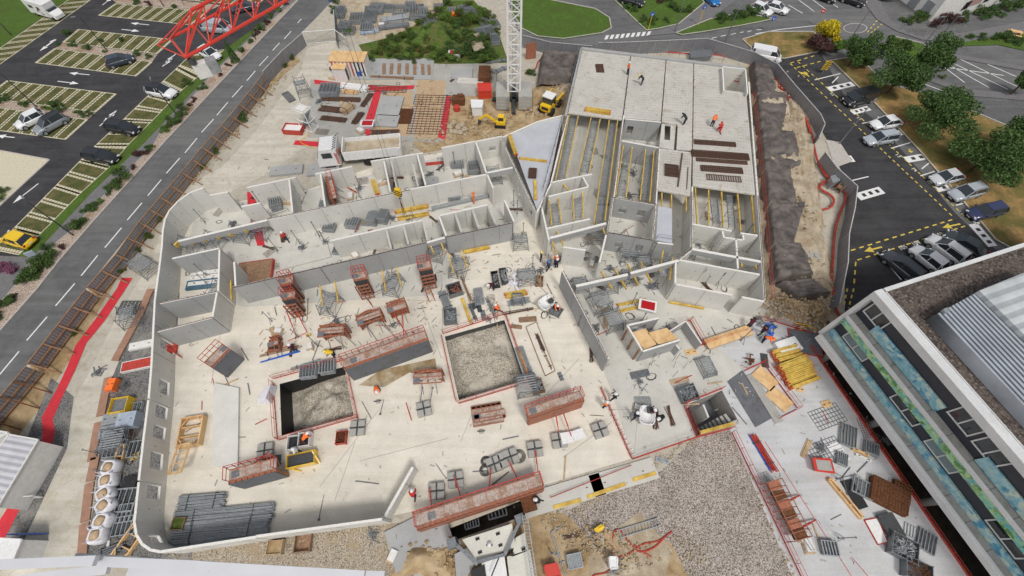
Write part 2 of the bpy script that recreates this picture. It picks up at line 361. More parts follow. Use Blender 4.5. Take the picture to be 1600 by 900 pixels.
def arrow(a, b, wd=.16):
    p, q = P(*a), P(*b); d = (q-p); L = d.length; d.normalize(); n = Vector((-d.y, d.x, 0)); hl = min(1.3, L*.45)
    m = q - d*hl
    return [p-n*wd/2, m-n*wd/2, m+n*wd/2, p+n*wd/2], [m-n*.42, q, m+n*.42]
m = MB()
for a, b in [((233,39),(204,36)),((190,46),(218,49)),((140,117),(108,114)),((90,127),(123,131)),((88,62),(62,80)),((72,72),(87,61)),((254,104),(272,86)),((275,84),(256,103)),((156,197),(183,172)),((180,176),(160,193)),((23,215),(-5,212)),((60,287),(20,318)),((160,8),(176,-4)),((340,20),(352,8))]:
    s, h = arrow(a, b)
    m.add([(v.x, v.y, L3) for v in s], [(0,1,2,3)]); m.add([(v.x, v.y, L3) for v in h], [(0,1,2)])
o = m.build('car_park_arrows', K['white']); o['kind'] = 'structure'
for p in o.data.polygons:
    if p.normal.z < 0: p.flip()
# ---- site ground
sheet('track_edge_soil', [(470,95),(452,110),(400,160),(350,215),(280,300),(225,370),(180,440),(120,545),(60,640),(0,720),(-60,790),(-60,700),(0,630),(41,580),(136,458),(217,356),(316,240),(400,140),(455,80)], K['soil'], L1)
K['trk'] = streaky(M_concrete('track_dust', (.58,.55,.475), (.45,.39,.29), .6, .5), 62, .87)
sheet('track', [(540,60),(480,75),(470,110),(400,205),(345,262),(270,300),(240,400),(180,500),(120,620),(80,720),(20,860),(-60,1000),(130,1000),(160,660),(215,540),(250,430),(300,330),(420,270),(520,200),(470,160),(540,120)], K['trk'], .008)
sheet('grey_gravel', [(240,455),(205,520),(175,590),(160,660),(148,780),(130,885),(300,885),(300,460)], K['dgravel'], .0104)
sheet('grey_gravel', [(80,590),(60,640),(40,690),(60,720),(0,850),(30,860),(105,700),(115,620)], K['dgravel'], L3)
def redpath(name, l, r, z=L4+.01): sheet(name, l + r[::-1], K['red'], z)
redpath('red_walkway', [(190,434),(183,450),(150,497),(118,540),(104,575),(90,605),(65,652),(67,675),(60,716),(0,812),(-40,880)], [(207,434),(196,452),(163,502),(135,536),(118,577),(103,608),(82,655),(86,675),(80,700),(12,832),(-20,890)])
redpath('red_walkway', [(386,300),(387,326),(397,366),(402,384)], [(396,300),(402,320),(406,340),(414,384)])
redpath('red_walkway', [(490,124),(520,128),(560,132),(596,135),(648,133)], [(492,131),(520,133),(560,138),(592,143),(646,139)])
redpath('red_walkway', [(588,135),(565,205)], [(598,135),(577,214)], L4+.02)
redpath('red_walkway', [(697,150),(684,215)], [(706,151),(696,218)])
redpath('red_walkway', [(462,219),(520,223)], [(458,226),(522,231)])
sheet('main_slab', [(300,345),(330,325),(350,318),(470,300),(600,255),(690,238),(780,222),(800,235),(850,345),(885,430),(955,610),(988,716),(850,758),(640,800),(560,818),(400,838),(286,858),(262,852),(250,838),(247,812),(257,700),(272,590),(282,440),(284,380)], K['slab'], L2, [PIT1, PIT2])
sheet('room_floors', [(302,345),(330,325),(470,300),(780,222),(800,235),(840,330),(720,400),(700,460),(380,480),(300,440),(296,380)], K['slab2'], L3)
sheet('entrance_slab', [(885,180),(852,345),(885,430),(955,610),(988,716),(1086,683),(1068,634),(1128,610),(1170,540),(1235,500),(1195,480),(1180,180)], K['slab2'], .015)
sheet('terrace_slab', [(955,552),(988,716),(1086,681),(1068,634),(1128,610),(1136,596),(1160,575),(1120,540),(1060,560)], K['slab2'], .021)
sheet('grey_slab', [(1120,545),(1180,500),(1235,495),(1268,520),(1266,542),(1358,675),(1512,900),(1532,930),(1250,930),(1140,672),(1155,660),(1128,610),(1136,596)], K['slab3'], L3)
sheet('pebble_bed', [(1140,672),(1250,930),(880,930),(930,870),(880,800),(1035,735),(1086,683)], K['gravel'], L1)
sheet('soil_patch', [(880,802),(900,820),(925,850),(990,812),(1050,850),(1090,930),(700,930),(600,850),(640,840),(700,860),(835,800)], K['soil'], L2)
sheet('gravel_yard', [(235,875),(262,862),(400,842),(640,815),(690,870),(600,930),(200,930)], K['gravel2'], L1)
sheet('pump_soil', [(920,855),(1000,800),(1050,860),(1040,900),(920,900)], K['chalk'], L3)
sheet('puddle_stain', [(595,578),(680,560),(685,590),(640,582),(600,605),(560,602)], M_('wet_stain', (.30,.21,.10), .5, 0, .3, 1.5, 0, (.48,.40,.28), .8), L3)
# upper yard
sheet('yard_slab', [(485,124),(700,148),(690,222),(600,222),(480,215)], K['conc'], L2)
sheet('yard_slab', [(594,90),(676,90),(698,98),(695,126),(585,118)], K['conc'], L2)
sheet('timber_floor', [(652,125),(697,126),(684,218),(646,216)], K['wood'], L3)
sheet('timber_floor', [(600,140),(645,142),(640,212),(580,212)], K['wood'], L3)
sheet('yard_slab', [(697,95),(745,95),(745,150),(697,150)], K['conc'], L2)
sheet('spoil_ground', [(640,218),(700,150),(830,140),(900,90),(900,180),(840,200),(790,215),(660,240)], K['soil'], L1)
sheet('storage_ground', [(530,-30),(680,-30),(700,20),(660,70),(560,60),(525,50)], K['chalk'], L1)
# ---- roads on the right
sheet('asphalt_area', [(700,-60),(770,-60),(800,20),(815,70),(935,85),(1110,80),(1220,110),(1250,150),(1290,205),(1330,300),(1320,500),(1330,520),(1700,560),(2200,300),(1900,-60)], K['road'], L1)
sheet('car_park', [(1215,95),(1222,90),(1282,82),(1320,150),(1370,190),(1440,270),(1490,330),(1530,370),(1700,500),(1400,530),(1320,520),(1320,450),(1330,300),(1290,215),(1245,140)], K['asph'], L2)
OVAL = [(800,-30),(860,0),(930,14),(952,28),(955,44),(940,52),(880,61),(840,57),(816,45),(800,20)]
sheet('lawn', OVAL, K['grass'], .11); kerb('kerb_lawn', OVAL, .18, .13, None, True)
ISL = {'a': ([(930,-30),(975,15),(1010,48),(1030,45),(1060,38),(1100,5),(1080,-30)], 'grass'), 'b': ([(1056,52),(1110,30),(1160,20),(1210,30),(1160,40),(1100,50),(1065,55)], 'grass'),
 'c': ([(1160,62),(1200,50),(1270,50),(1290,70),(1276,82),(1225,92),(1190,90)], 'dry'), 'd': ([(1298,95),(1340,88),(1380,130),(1460,150),(1580,200),(1700,260),(1800,420),(1600,400),(1555,375),(1530,345),(1440,240),(1370,165)], 'dry'),
 'e': ([(1380,72),(1400,58),(1440,68),(1470,90),(1440,110),(1400,100)], 'grass')}
for k, (pts, mt) in ISL.items():
    sheet('verge', pts, K[mt], .12); kerb('kerb_verge', pts, .18, .14, None, True)
sheet('footpath', [(1010,56),(1050,40),(1100,10),(1120,-30),(1140,-30),(1150,0),(1110,30),(1056,52)], K['path'], .10)
sheet('footpath', [(1340,-10),(1370,-10),(1390,30),(1430,55),(1500,52),(1620,30),(1620,48),(1500,66),(1440,62),(1400,48),(1370,30)], K['path'], .10)
sheet('footpath', [(1410,72),(1500,86),(1700,120),(1700,128),(1500,92),(1420,80)], K['path'], .09); sheet('footpath', [(1445,118),(1520,140),(1700,155),(1700,165),(1520,150),(1450,126)], K['path'], .09)
sheet('lawn', [(1500,66),(1620,48),(1700,60),(1700,100),(1560,70),(1500,72)], K['grass'], .1)
sheet('concrete_patch', [(1290,218),(1312,222),(1332,252),(1305,262)], K['kerb'], .05)
rb = [(1343.5+27*math.cos(t), 44+10*math.sin(t)) for t in [k*math.pi/12 for k in range(24)]]
rb2 = [(1336.5+19*math.cos(t), 44+8*math.sin(t)) for t in [k*math.pi/12 for k in range(24)]]
sheet('roundabout_island', rb2, K['kerb'], L4); rb3 = [(1336.5+17.5*math.cos(t), 44+7.2*math.sin(t)) for t in [k*math.pi/12 for k in range(24)]]; sheet('roundabout_island', rb3, K['path'], .035)
q = []
for k in range(9):   # zebra crossing
    a = lerp((944,62), (1018,55), k/9); q.append([P(a[0], a[1]), P(a[0]+5, a[1]-.5), P(a[0]+8, a[1]-7), P(a[0]+3, a[1]-6.5)])
wstrips('crossing_marking', q, K['white'], L3)
WL = [((1300,130),(1310,120)),((1273,125),(1313,115)),((1347,193),(1372,188)),((1440,194+70),(1465,244)),((1493,321),(1535,310)),((1370,394),(1408,437)),((1392,232),(1425,222)),((1438,275),(1460,268)),((1332,282),(1357,276)),((1440,130),(1475,143)),((1475,92),(1575,140)),((1495,90),(1590,136)),((1530,95),(1600,125)),((1480,100),(1545,137)),((1475,105),(1568,118)),((1475,105),(1507,129)),
 ((1232,8),(1254,21)),((1248,0),(1272,18)),((1270,0),(1290,15)),((1290,-2),(1309,12)),((1312,-4),(1327,8)),((1180,53),(1220,46)),((1220,46),(1275,40)),((1275,40),(1280,37))]
wstrips('road_marking', [lineq(a, b, .16) for a, b in WL], K['white'], L4)
wstrips('road_marking', [lineq(a, b, .14) for a, b in [((1112,60),(1120,58)),((1126,57),(1134,55)),((1142,54),(1150,52)),((1156,51),(1162,50)),((1168,50),(1174,48)),((1182,47),(1190,46))]], K['white'], L4)
# chequered disabled-bay strips
q, q2 = [], []
for a, b, wd in [((1294,140),(1333,131),1.1),((1331,176),(1358,169),1.0),((1310,250),(1333,254-6),1.2),((1415,250),(1460,242),1.1),((1463,295),(1508,288),1.1),((1340,308),(1378,297),1.2),((1520,350),(1551,385),1.2),((1393,210),(1415,206),1.0),((1520,346),(1545,340),1.0)]:
    l = lineq(a, b, wd); q.append(l)
    for k in range(3):
        t = .2+.27*k; c0 = l[0].lerp(l[1], t).lerp(l[3].lerp(l[2], t), .3); c1 = l[0].lerp(l[1], t+.13).lerp(l[3].lerp(l[2], t+.13), .3)
        c2 = l[0].lerp(l[1], t+.13).lerp(l[3].lerp(l[2], t+.13), .75); c3 = l[0].lerp(l[1], t).lerp(l[3].lerp(l[2], t), .75); q2.append([c0, c1, c2, c3])
wstrips('bay_marking', q, K['white'], L4); wstrips('bay_marking', q2, K['asph'], .03)
q = []
for a, b, n in [((1234,99),(1349,207),16),((1349,207),(1490,340),20),((1246,96),(1362,200),15),((1362,200),(1517,348),22),((1328,392),(1492,342),13),((1338,407),(1512,352),14),((1337,408),(1334,448),3),((1234,99),(1276,86),4),((1244,106),(1286,95),4),((1334,450),(1326,480),3),((1324,450),(1318,480),3),((1355,51),(1372,30),4),((1360,52),(1380,36),4)]:
    p, r = P(*a), P(*b)
    for k in range(n):
        u, v = p.lerp(r, (k+.1)/n), p.lerp(r, (k+.62)/n); d = (v-u).normalized(); nn = Vector((-d.y, d.x, 0))*.08; q.append([u-nn, v-nn, v+nn, u+nn])
wstrips('yellow_marking', q, K['yline'], L4+.004)
q = []
for a, b in [((1378,386),(1350,393)),((1500,350),(1472,356)),((1264,120),(1256,112)),((1260,118),(1250,113)),((1420,233),(1424,239))]:
    s, h = arrow(a, b, .2); q.append(s); q.append([h[0], h[1], h[2], h[2]])
m = MB()
for s in q: m.add([(v.x, v.y, .031) for v in s[:3]] if s[2] == s[3] else [(v.x, v.y, .031) for v in s], [(0,1,2)] if s[2] == s[3] else [(0,1,2,3)])
o = m.build('yellow_arrow_marking', K['yline']); o['kind'] = 'structure'
for p in o.data.polygons:
    if p.normal.z < 0: p.flip()
# bay numbers: small strokes painted in front of the bays
def text(name, s, px, size, ang, mat, z, parent=None, ext=.002, world=None, rx=0):
    c = bpy.data.curves.new(name, 'FONT'); c.body = s; c.size = size; c.extrude = ext; c.align_x = 'CENTER'; c.align_y = 'CENTER'
    o = bpy.data.objects.new(name, c); sc.collection.objects.link(o); dg = bpy.context.evaluated_depsgraph_get()
    me = bpy.data.meshes.new_from_object(o.evaluated_get(dg)); bpy.data.objects.remove(o); me.materials.append(mat)
    o = bpy.data.objects.new(name, me); sc.collection.objects.link(o); o.location = world if world else P(*px, z); o.rotation_euler = (rx, 0, ang); o.parent = parent
    return o
for s, p in (('106', (1386,394)), ('105', (1411,387)), ('104', (1431,380)), ('103', (1455,374)), ('102', (1468,367)), ('101', (1490,362))):
    o = text('bay_number_marking', s, p, .75, R(20), K['white'], .032); o['kind'] = 'structure'
for s, p in (('12', (1300,147)), ('11', (1342,185)), ('13', (1403,243)), ('14', (1428,265)), ('15', (1452,285)), ('17', (1502,332))):
    o = text('bay_number_marking', s, p, .75, R(-62), K['white'], .032); o['kind'] = 'structure'
# ---- holes in the slab: pit walls and floors
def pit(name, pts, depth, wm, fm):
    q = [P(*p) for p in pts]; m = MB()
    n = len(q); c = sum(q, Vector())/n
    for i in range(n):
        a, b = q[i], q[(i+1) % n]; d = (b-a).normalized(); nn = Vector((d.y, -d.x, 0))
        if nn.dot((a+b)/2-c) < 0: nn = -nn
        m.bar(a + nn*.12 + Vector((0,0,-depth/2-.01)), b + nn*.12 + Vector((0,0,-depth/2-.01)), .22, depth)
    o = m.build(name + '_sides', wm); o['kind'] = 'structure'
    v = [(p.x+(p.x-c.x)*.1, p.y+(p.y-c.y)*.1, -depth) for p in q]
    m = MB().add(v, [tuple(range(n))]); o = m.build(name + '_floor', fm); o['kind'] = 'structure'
    if o.data.polygons[0].normal.z < 0: o.data.polygons[0].flip()
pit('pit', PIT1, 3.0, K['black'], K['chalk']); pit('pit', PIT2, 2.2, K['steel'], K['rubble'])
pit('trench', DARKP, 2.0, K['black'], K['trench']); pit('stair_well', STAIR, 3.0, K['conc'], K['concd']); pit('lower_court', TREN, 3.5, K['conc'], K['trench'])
def mound(name, pts, h, mat, z0=0, n=30, seed=1, fall=.35, px=True, amp=.25, kind='structure', zfn=None, fs=1.0):
    """displaced ground patch over a quad (TL,TR,BR,BL)"""
    from mathutils import noise as mn
    q = [P(*p) if px else Vector(p) for p in pts]; m = MB(); vs_ = []; fs_ = []
    for j in range(n+1):
        for i in range(n+1):
            u, v = i/n, j/n; p = q[0].lerp(q[1], u).lerp(q[3].lerp(q[2], u), v)
            e = min(1, min(u, 1-u, v, 1-v)/fall); e = e*e*(3-2*e)
            nz = mn.fractal(Vector((p.x*.35*fs+seed*9, p.y*.35*fs, 0)), .8, 2.1, 6)
            z = z0 + h*e*(.75+.5*nz) + amp*nz*min(1, e*3) + (zfn(u, v) if zfn else 0)
            vs_.append((p.x, p.y, z))
    for j in range(n):
        for i in range(n): a = j*(n+1)+i; fs_.append((a, a+1, a+n+2, a+n+1))
    m.add(vs_, fs_); o = m.build(name, mat, smooth=True)
    if sum(p.normal.z for p in o.data.polygons) < 0: o.data.flip_normals()
    o['kind'] = kind; return o
mound('rubble_fill', [(432,590),(548,560),(565,665),(436,700)], 1.0, K['rubble'], -2.9, 44, 3, .35, True, .35, zfn=lambda u, v: 1.1*max(0, u-.15)*1.2)
mound('rubble_fill', [(690,518),(793,490),(828,602),(713,634)], .5, K['rubble'], -1.9, 44, 5, .3, True, .3, zfn=lambda u, v: .9*(1-v))
mound('soil_heap', [(640,850),(700,850),(715,900),(600,905)], .9, K['soil'], 0, 24, 8)
mound('soil_heap', [(1310,105),(1311,105),(1312,106),(1310,106)], .01, K['soil'])
bpy.data.objects.remove(bpy.data.objects['soil_heap.001'])
sheet('weedy_ground', [(575,95),(560,70),(620,56),(680,20),(700,0),(740,0),(775,40),(795,98),(700,100)], K['weed'], .02)
mound('overgrown_heap', [(600,60),(700,15),(775,75),(700,95)], 1.6, K['weed'], 0, 40, 2, .4, True, .6)
mound('overgrown_ground', [(575,72),(690,55),(770,90),(590,96)], .5, K['weed'], 0, 40, 4, .3, True, .4)
mound('soil_heap', [(820,150),(850,128),(862,160),(828,195)], 1.2, K['soil'], 0, 24, 6)
mound('soil_heap', [(870,128),(898,124),(893,150),(870,150)], 1.0, K['chalk'], 0, 24, 7)
# chalky slope to the right of the building, partly under sheets
mound('chalk_slope', [(1160,100),(1222,112),(1322,500),(1192,505)], 1.1, K['chalk'], 0, 60, 11, .22, True, .55)
mound('chalk_slope', [(1222,112),(1262,160),(1306,490),(1270,500)], .6, K['chalk'], 0, 40, 12, .22, True, .3)
mound('chalk_slope', [(1195,462),(1300,455),(1290,520),(1230,500)], .8, K['soil'], 0, 30, 13, .3, True, .4)

J_ = [((555,690),(523,783)),((563,720),(700,685)),((690,430),(692,520)),((592,640),(500,760)),((720,690),(740,640)),((850,620),(905,560)),((700,470),(645,470)),((880,715),(955,660)),((660,480),(690,560)),((930,760),(700,800)),((330,600),(345,520)),((990,715),(1000,610)),((1005,640),(950,640))]
wstrips('slab_joint', [lineq(a, b, .05) for a, b in J_], K['conc'], .0235)
wstrips('slab_joint', [lineq(a, b, .06) for a, b in [((1195,690),(1330,900)),((1330,870),(1360,905))]], K['redp'], .0255)
WH = 3.2
def wall(par, a, b, zt=WH, zb=0.0, th=.2, ops=(), mat='wall', double=False, name='wall', cap=True, face=None):
    """wall whose TOP edge runs from photo pixel a to b at height zt; ops = (pixel of opening centre, width, sill, head)"""
    p, q = P(*a, zt), P(*b, zt); L = (q-p).length; ang = math.atan2(q.y-p.y, q.x-p.x); d = (q-p).normalized(); m = MB()
    def piece(u0, u1, z0, z1):
        if u1-u0 < .02 or z1-z0 < .02: return
        if double:
            for s in (-1, 1): m.box(((u0+u1)/2, s*(th/2-.035), (z0+z1)/2), (u1-u0, .07, z1-z0))
            m.box(((u0+u1)/2, 0, (z0+z1)/2-.06), (u1-u0, th-.15, z1-z0-.12))
        else: m.box(((u0+u1)/2, 0, (z0+z1)/2), (u1-u0, th, z1-z0))
    cuts = []
    for c, wd, s, h in ops:
        if isinstance(c, tuple): zz = (s+h)/2; t = (P(*c, zz).xy - p.xy).dot(d.xy)
        else: t = c*L
        cuts.append((max(.05, t-wd/2), min(L-.05, t+wd/2), s, h))
    cuts.sort(); u = 0
    for u0, u1, s, h in cuts:
        piece(u, u0, zb, zt); piece(u0, u1, zb, zb+s); piece(u0, u1, zb+h, zt); u = u1
    piece(u, L, zb, zt)
    # panel joints and tie holes are shallow real recess marks: small dark plugs on the faces
    rr = random.Random(int(a[0]*7+a[1]))
    for s in (-1, 1):
        x = .7
        while x < L-.3:
            for z in (zb+.6, zb+1.9):
                if name == 'wall' and not any(c[0]-.1 < x < c[1]+.1 for c in cuts) and rr.random() < .55: m.mi = 1; m.box((x, s*(th/2+.002), z), (.09, .012, .09)); m.mi = 0
            x += 1.25 + rr.random()*.5
    o = m.build(name, [K[mat], K['steel']], par, (p.x, p.y, 0), ang)
    if cap and not double:
        mc = MB().box((L/2, 0, zt+.012), (L, th-.02, .02)); mc.build('wall_top', K['cap'], o)
    x = 3.0
    while x < L-1:
        if name == 'wall' and not any(c[0]-.1 < x < c[1]+.1 for c in cuts): MB().box((x, 0, (zb+zt)/2), (.03, th+.012, zt-zb-.02)).build('panel_joint', K['concd'], o)
        x += 3.0
    return o
B1 = thing('unfinished_building', 'long unfinished wing of pale precast walls with a rounded window wall', 'building', P(500, 500))
B1.location = (0,0,0)
curve = [(318,293.5),(297,301),(278,314.5),(264.5,329),(258,342),(254.5,360),(253,385),(250,410),(247,433),(242,469)]
for i in range(len(curve)-1): wall(B1, curve[i], curve[i+1])
W2 = [((242,469),(243.5,480),[]),]
wall(B1, (246,440), (245,478)) if False else None
wall(B1, (242,469), (236.5,575), ops=[((262,541),1.2,.2,2.3)] )
wall(B1, (243,450), (244,452)) if False else None
wall(B1, (236.5,575), (232.5,622), ops=[((262,573),1.45,.75,2.3),((259,604),1.45,.75,2.3)])
wall(B1, (232,625), (225,680), ops=[((256,641),1.45,.75,2.3),((252,677),1.45,.75,2.3)])
wall(B1, (225,680), (217,750), ops=[((245,720),1.45,.75,2.3)])
wall(B1, (217,753), (210,815), ops=[((242,765),1.45,.75,2.3)])
cv = [(210,815),(213,835),(222,850),(235,859),(250,862)]
for i in range(len(cv)-1): wall(B1, cv[i], cv[i+1], ops=[(.5,.8,.85,2.2)] if i == 1 else [])
wall(B1, (250,862), (400,839), mat='wall'); wall(B1, (400,838), (597,811)); 
for a, b, kw in [
 ((327,305),(356,300),{}), ((386,293),(462,277),{}), ((452,281),(457,332),{}), ((492,272),(550,260),{}), ((501,272),(508,323),{}),
 ((579,252),(661,239),{}), ((600,252),(610,300),{}), ((611,252),(621,298),{'double':True}), ((652,241),(665,289),{}), ((645,256),(653,290),{'double':True}),
 ((689.5,231),(743,221),{}), ((744,221),(784,213),{'ops':[((765,222),.9,1.2,2.0)]}), ((743.5,222),(760,270),{}), ((761.5,273),(770.5,293.5),{}),
 ((417,343),(640,296),{'ops':[]}), ((641,296),(760,272.5),{}), ((377,323),(407,317),{}),
 ((517.5,376),(660,344),{}), ((603,357),(611,388),{'double':True}), ((630,351),(638,381),{'double':True}), ((660,344),(668,375),{'double':True}),
 ((686,337),(762,320),{}), ((686,337),(697,368),{}), ((711,332),(721,362),{'double':True}), ((738,326),(748,356),{'double':True}), ((762,320),(775,350),{'double':True}), ((788.5,313),(803,346),{}),
 ((364,449),(500,417.5),{'mat':'wallg','double':True}), ((501,417),(665,379),{'mat':'wallg','double':True}), ((697,370),(800,348),{'mat':'wallg','double':True}),
 ((269,404),(343,388),{'mat':'wallg'}), ((343,390),(341,455),{}), ((366,409),(368,447),{}),
 ((250,474),(339,456),{'mat':'wallg'}), ((246,518),(332,496),{'mat':'wallg'}), ((339,457),(332,495),{}),
]: wall(B1, a, b, **kw)
wall(B1, (784,217), (838,332), ops=[((803,300),.9,0,2.1),((818,335),.9,.9,2.1)])
# high-level beams carried on yellow posts
for a, b in [((278,377),(417,344)), ((761,270),(801,262)), ((667,379),(695,371))]:
    wall(B1, a, b, WH, 2.45, .28, name='beam', mat='wallg')
# low standing wall sections closing the slab edge
wall(B1, (599,811), (645,730), 1.9, 0, .25)
B2 = thing('unfinished_building', 'unfinished wing with prefabricated slab deck, open propped bays and bare walls', 'building')
for a, b, kw in [
 ((879,423),(951,561),{'mat':'wallg'}), ((855,357),(922,342),{}), ((857,307),(919,292),{}), ((862,285),(925,272),{}), ((911,277),(919,291),{}), ((880,386),(915,391),{}),
 ((947,367),(937,410),{}), ((958,309),(950,360),{}), ((961,309),(1024,320),{'mat':'wallg','ops':[((972,332),.9,.9,2.0),((1001,335),.9,.9,2.0)]}), ((1024,321),(1020,373),{}),
 ((950,363),(1021,375),{'mat':'wallg','double':True,'ops':[((966,386),.8,.9,2.1),((998,390),.8,.9,2.1)]}),
 ((975,180),(959,308),{}), ((1030,232),(1025,319),{}), ((970,220),(1030,231),{'mat':'wallg'}), ((977,186),(1033,191),{'mat':'wallg','ops':[((984,205),.8,1.0,2.2)]}),
 ((887,180),(861,286),{}), ((846,322),(858,376),{}), ((1082,292),(1080,386),{}), ((1027,379),(1052,382),{'mat':'wallg'}),
 ((1082,350),(1143,361),{}), ((1157,364),(1184,368),{}), ((1129,361),(1131,371),{}), ((1132,371),(1160,375),{}), ((1161,367),(1162,375),{}), ((1150,373),(1153,419),{}),
 ((1060,406),(1187,429),{'ops':[(.38,.12,1.9,2.7),(.62,.12,1.9,2.7)]}), ((1056,410),(1055,443),{}), ((1056,444),(1144,461),{}), ((1159,464),(1194,471),{'ops':[]}), ((1184,306),(1195,468),{}),
 ((1081,390),(1061,405),{}), ((1170,128),(1184,306),{}),
 ((838,333),(861,287),{}), ((784,215),(840,190),{}), ((840,190),(880,180),{}),
]: wall(B2, a, b, **kw)
for a, b in [((859,372),(947,349)), ((985,427),(1060,407)), ((900,447),(981,429)), ((1081,389),(1189,409))]:
    wall(B2, a, b, WH, 2.42, .32, name='beam', mat='wallg')
def deck(name, pts, z1=3.0, th=.2, mat='deck', holes=(), par=B2):
    q = [[P(*p, z1) for p in pts]] + [[P(*p, z1) for p in h] for h in holes]; tri = tessellate_polygon(q); v = [x for r in q for x in r]
    m = MB(); n = len(v); m.add(v + [x - Vector((0,0,th)) for x in v], [t for t in tri] + [tuple(i+n for i in t[::-1]) for t in tri])
    off = 0
    for r in q:
        k = len(r)
        for i in range(k): m.f.append((off+i, off+(i+1) % k, off+n+(i+1) % k, off+n+i)); m.m.append(0)
        off += k
    return m.build(name, K[mat], par)
deck('deck_slab', [(910,75),(985,86),(972,187),(886,176)])
deck('deck_slab', [(986.5,86),(1040,92),(1032.5,189),(974,184)])
deck('deck_slab', [(1041.5,92),(1083,98),(1082,235),(1057,233),(1059,196),(1034,190)])
deck('deck_slab', [(1034,193),(1056,196),(1053,234),(1030,230)], holes=[[(1039,194.5),(1048,196),(1047,219),(1038,218)]])
deck('deck_slab', [(1030,232),(1081,238),(1079,306),(1028,297)])
deck('deck_slab', [(1084.5,98),(1128,104),(1129.5,140),(1166,145),(1180,304),(1082,290)])
deck('decking', [(797,213),(842,192),(879,182),(858,285),(840,331)], 2.9, .15, 'deckw')
deck('decking', [(1028,322),(1050,326),(1050,380),(1025,375)], 2.95, .15, 'deckw')
# stair-core walls rising above the deck
for a, b in [((1129,104),(1165,108)), ((1165,109),(1168,146)), ((1129,105),(1131,142))]: wall(B2, a, b, 3.6, 0, .18)
deck('edge_beam', [(909,73),(1165,104),(1165,107),(909,76.5)], 3.25, .5, 'wallg'); deck('edge_beam', [(907,75),(910.5,75),(886,180),(882,180)], 3.08, .3, 'wallg')
# dark joints with starter bars between deck slabs, mesh reinforcement over the slabs
def starters(par, a, b, z, n, h=.3, mat='rebar', jit=.12, name='starter_bars'):
    m = MB(); p, q = P(*a, z), P(*b, z); rr = random.Random(n+int(a[0]))
    for k in range(n):
        c = p.lerp(q, (k+.5)/n); e = c + Vector((rr.uniform(-jit, jit), rr.uniform(-jit, jit), h*rr.uniform(.6, 1.1))); m.bar(c, e, .022)
        if rr.random() < .5: m.bar(e, e + Vector((rr.uniform(-.2,.2), rr.uniform(-.2,.2), 0)), .02)
    m.bar(p + Vector((0,0,.05)), q + Vector((0,0,.05)), .05); return m.build(name, K[mat], par)
for a, b, n in [((985.7,86),(973,187),60), ((1040.8,92),(1033,190),55), ((1083.8,98),(1081,292),90), ((910,76),(887,177),60), ((912,75),(1128,102),110), ((1168,146),(1183,304),70), ((1057,195),(1054,234),20)]:
    starters(B2, a, b, 3.0, n)
for a, b, n in [((975,188),(950,362),80), ((1029,232),(1020,374),60), ((887,180),(845,328),80), ((784,217),(838,332),60), ((1081,300),(1080,388),40), ((1081,389),(1060,406),20), ((880,423),(950,560),40), ((951,364),(1020,376),30), ((959,309),(1024,320),20), ((1184,306),(1195,468),50), ((417,343),(640,297),70), ((364,450),(665,380),60), ((697,371),(800,349),30), ((250,474),(339,456),16), ((246,518),(332,496),16)]:
    starters(B2 if a[0] > 780 else B1, a, b, WH, n, .22)
def mesh_on(par, pts, z, nx, ny, r=.012, name='reinforcing_mesh', mat='rebar'):
    q = [P(*p, z) for p in pts]; m = MB()
    for k in range(nx+1): t = k/nx; m.bar(q[0].lerp(q[1], t), q[3].lerp(q[2], t), r*2)
    for k in range(ny+1): t = k/ny; m.bar(q[0].lerp(q[3], t) + Vector((0,0,.02)), q[1].lerp(q[2], t) + Vector((0,0,.02)), r*2)
    return m.build(name, K[mat], par)
K['meshg'] = M_('mesh_grey', (.42,.41,.38), .7, .1, .3, 4)
for pts, nx, ny in [([(915,80),(983,88),(972,182),(890,172)],18,26), ([(990,90),(1037,95),(1030,186),(977,180)],14,26), ([(1044,96),(1080,100),(1079,190),(1037,188)],10,24), ([(1088,103),(1126,106),(1130,290),(1085,286)],11,40), ([(1130,145),(1164,149),(1177,300),(1131,292)],9,32), ([(1033,236),(1078,241),(1076,302),(1031,293)],11,14), ([(1036,236),(1078,241),(1077,262),(1034,258)],14,7)]:
    mesh_on(B2, pts, 3.04, nx, ny, .0045, mat='meshg')
# stairwell steps
m = MB(); s0, s1, s2, s3 = P(1098,664), P(1140,640), P(1150,655), P(1092,680)
for k in range(9):
    t = k/9; a = P(1099,662).lerp(P(1138,644), t); b = P(1108,678).lerp(P(1149,658), t); m.bar(a + Vector((0,0,-.3-.28*(8-k))), b + Vector((0,0,-.3-.28*(8-k))), .28, .16)
m.build('stair_flight', K['conc'], B2)
wall(B2, (1099,632), (1107,652), -.02, -3, .18, name='stair_wall', cap=False)
# lift shaft core beside the terrace
for a, b in [((1042,520),(1071,502)), ((1072,502),(1096,537)), ((1043,522),(1062,546))]: wall(B2, a, b, 1.6, 0, .15, name='shaft_wall', mat='wallg')
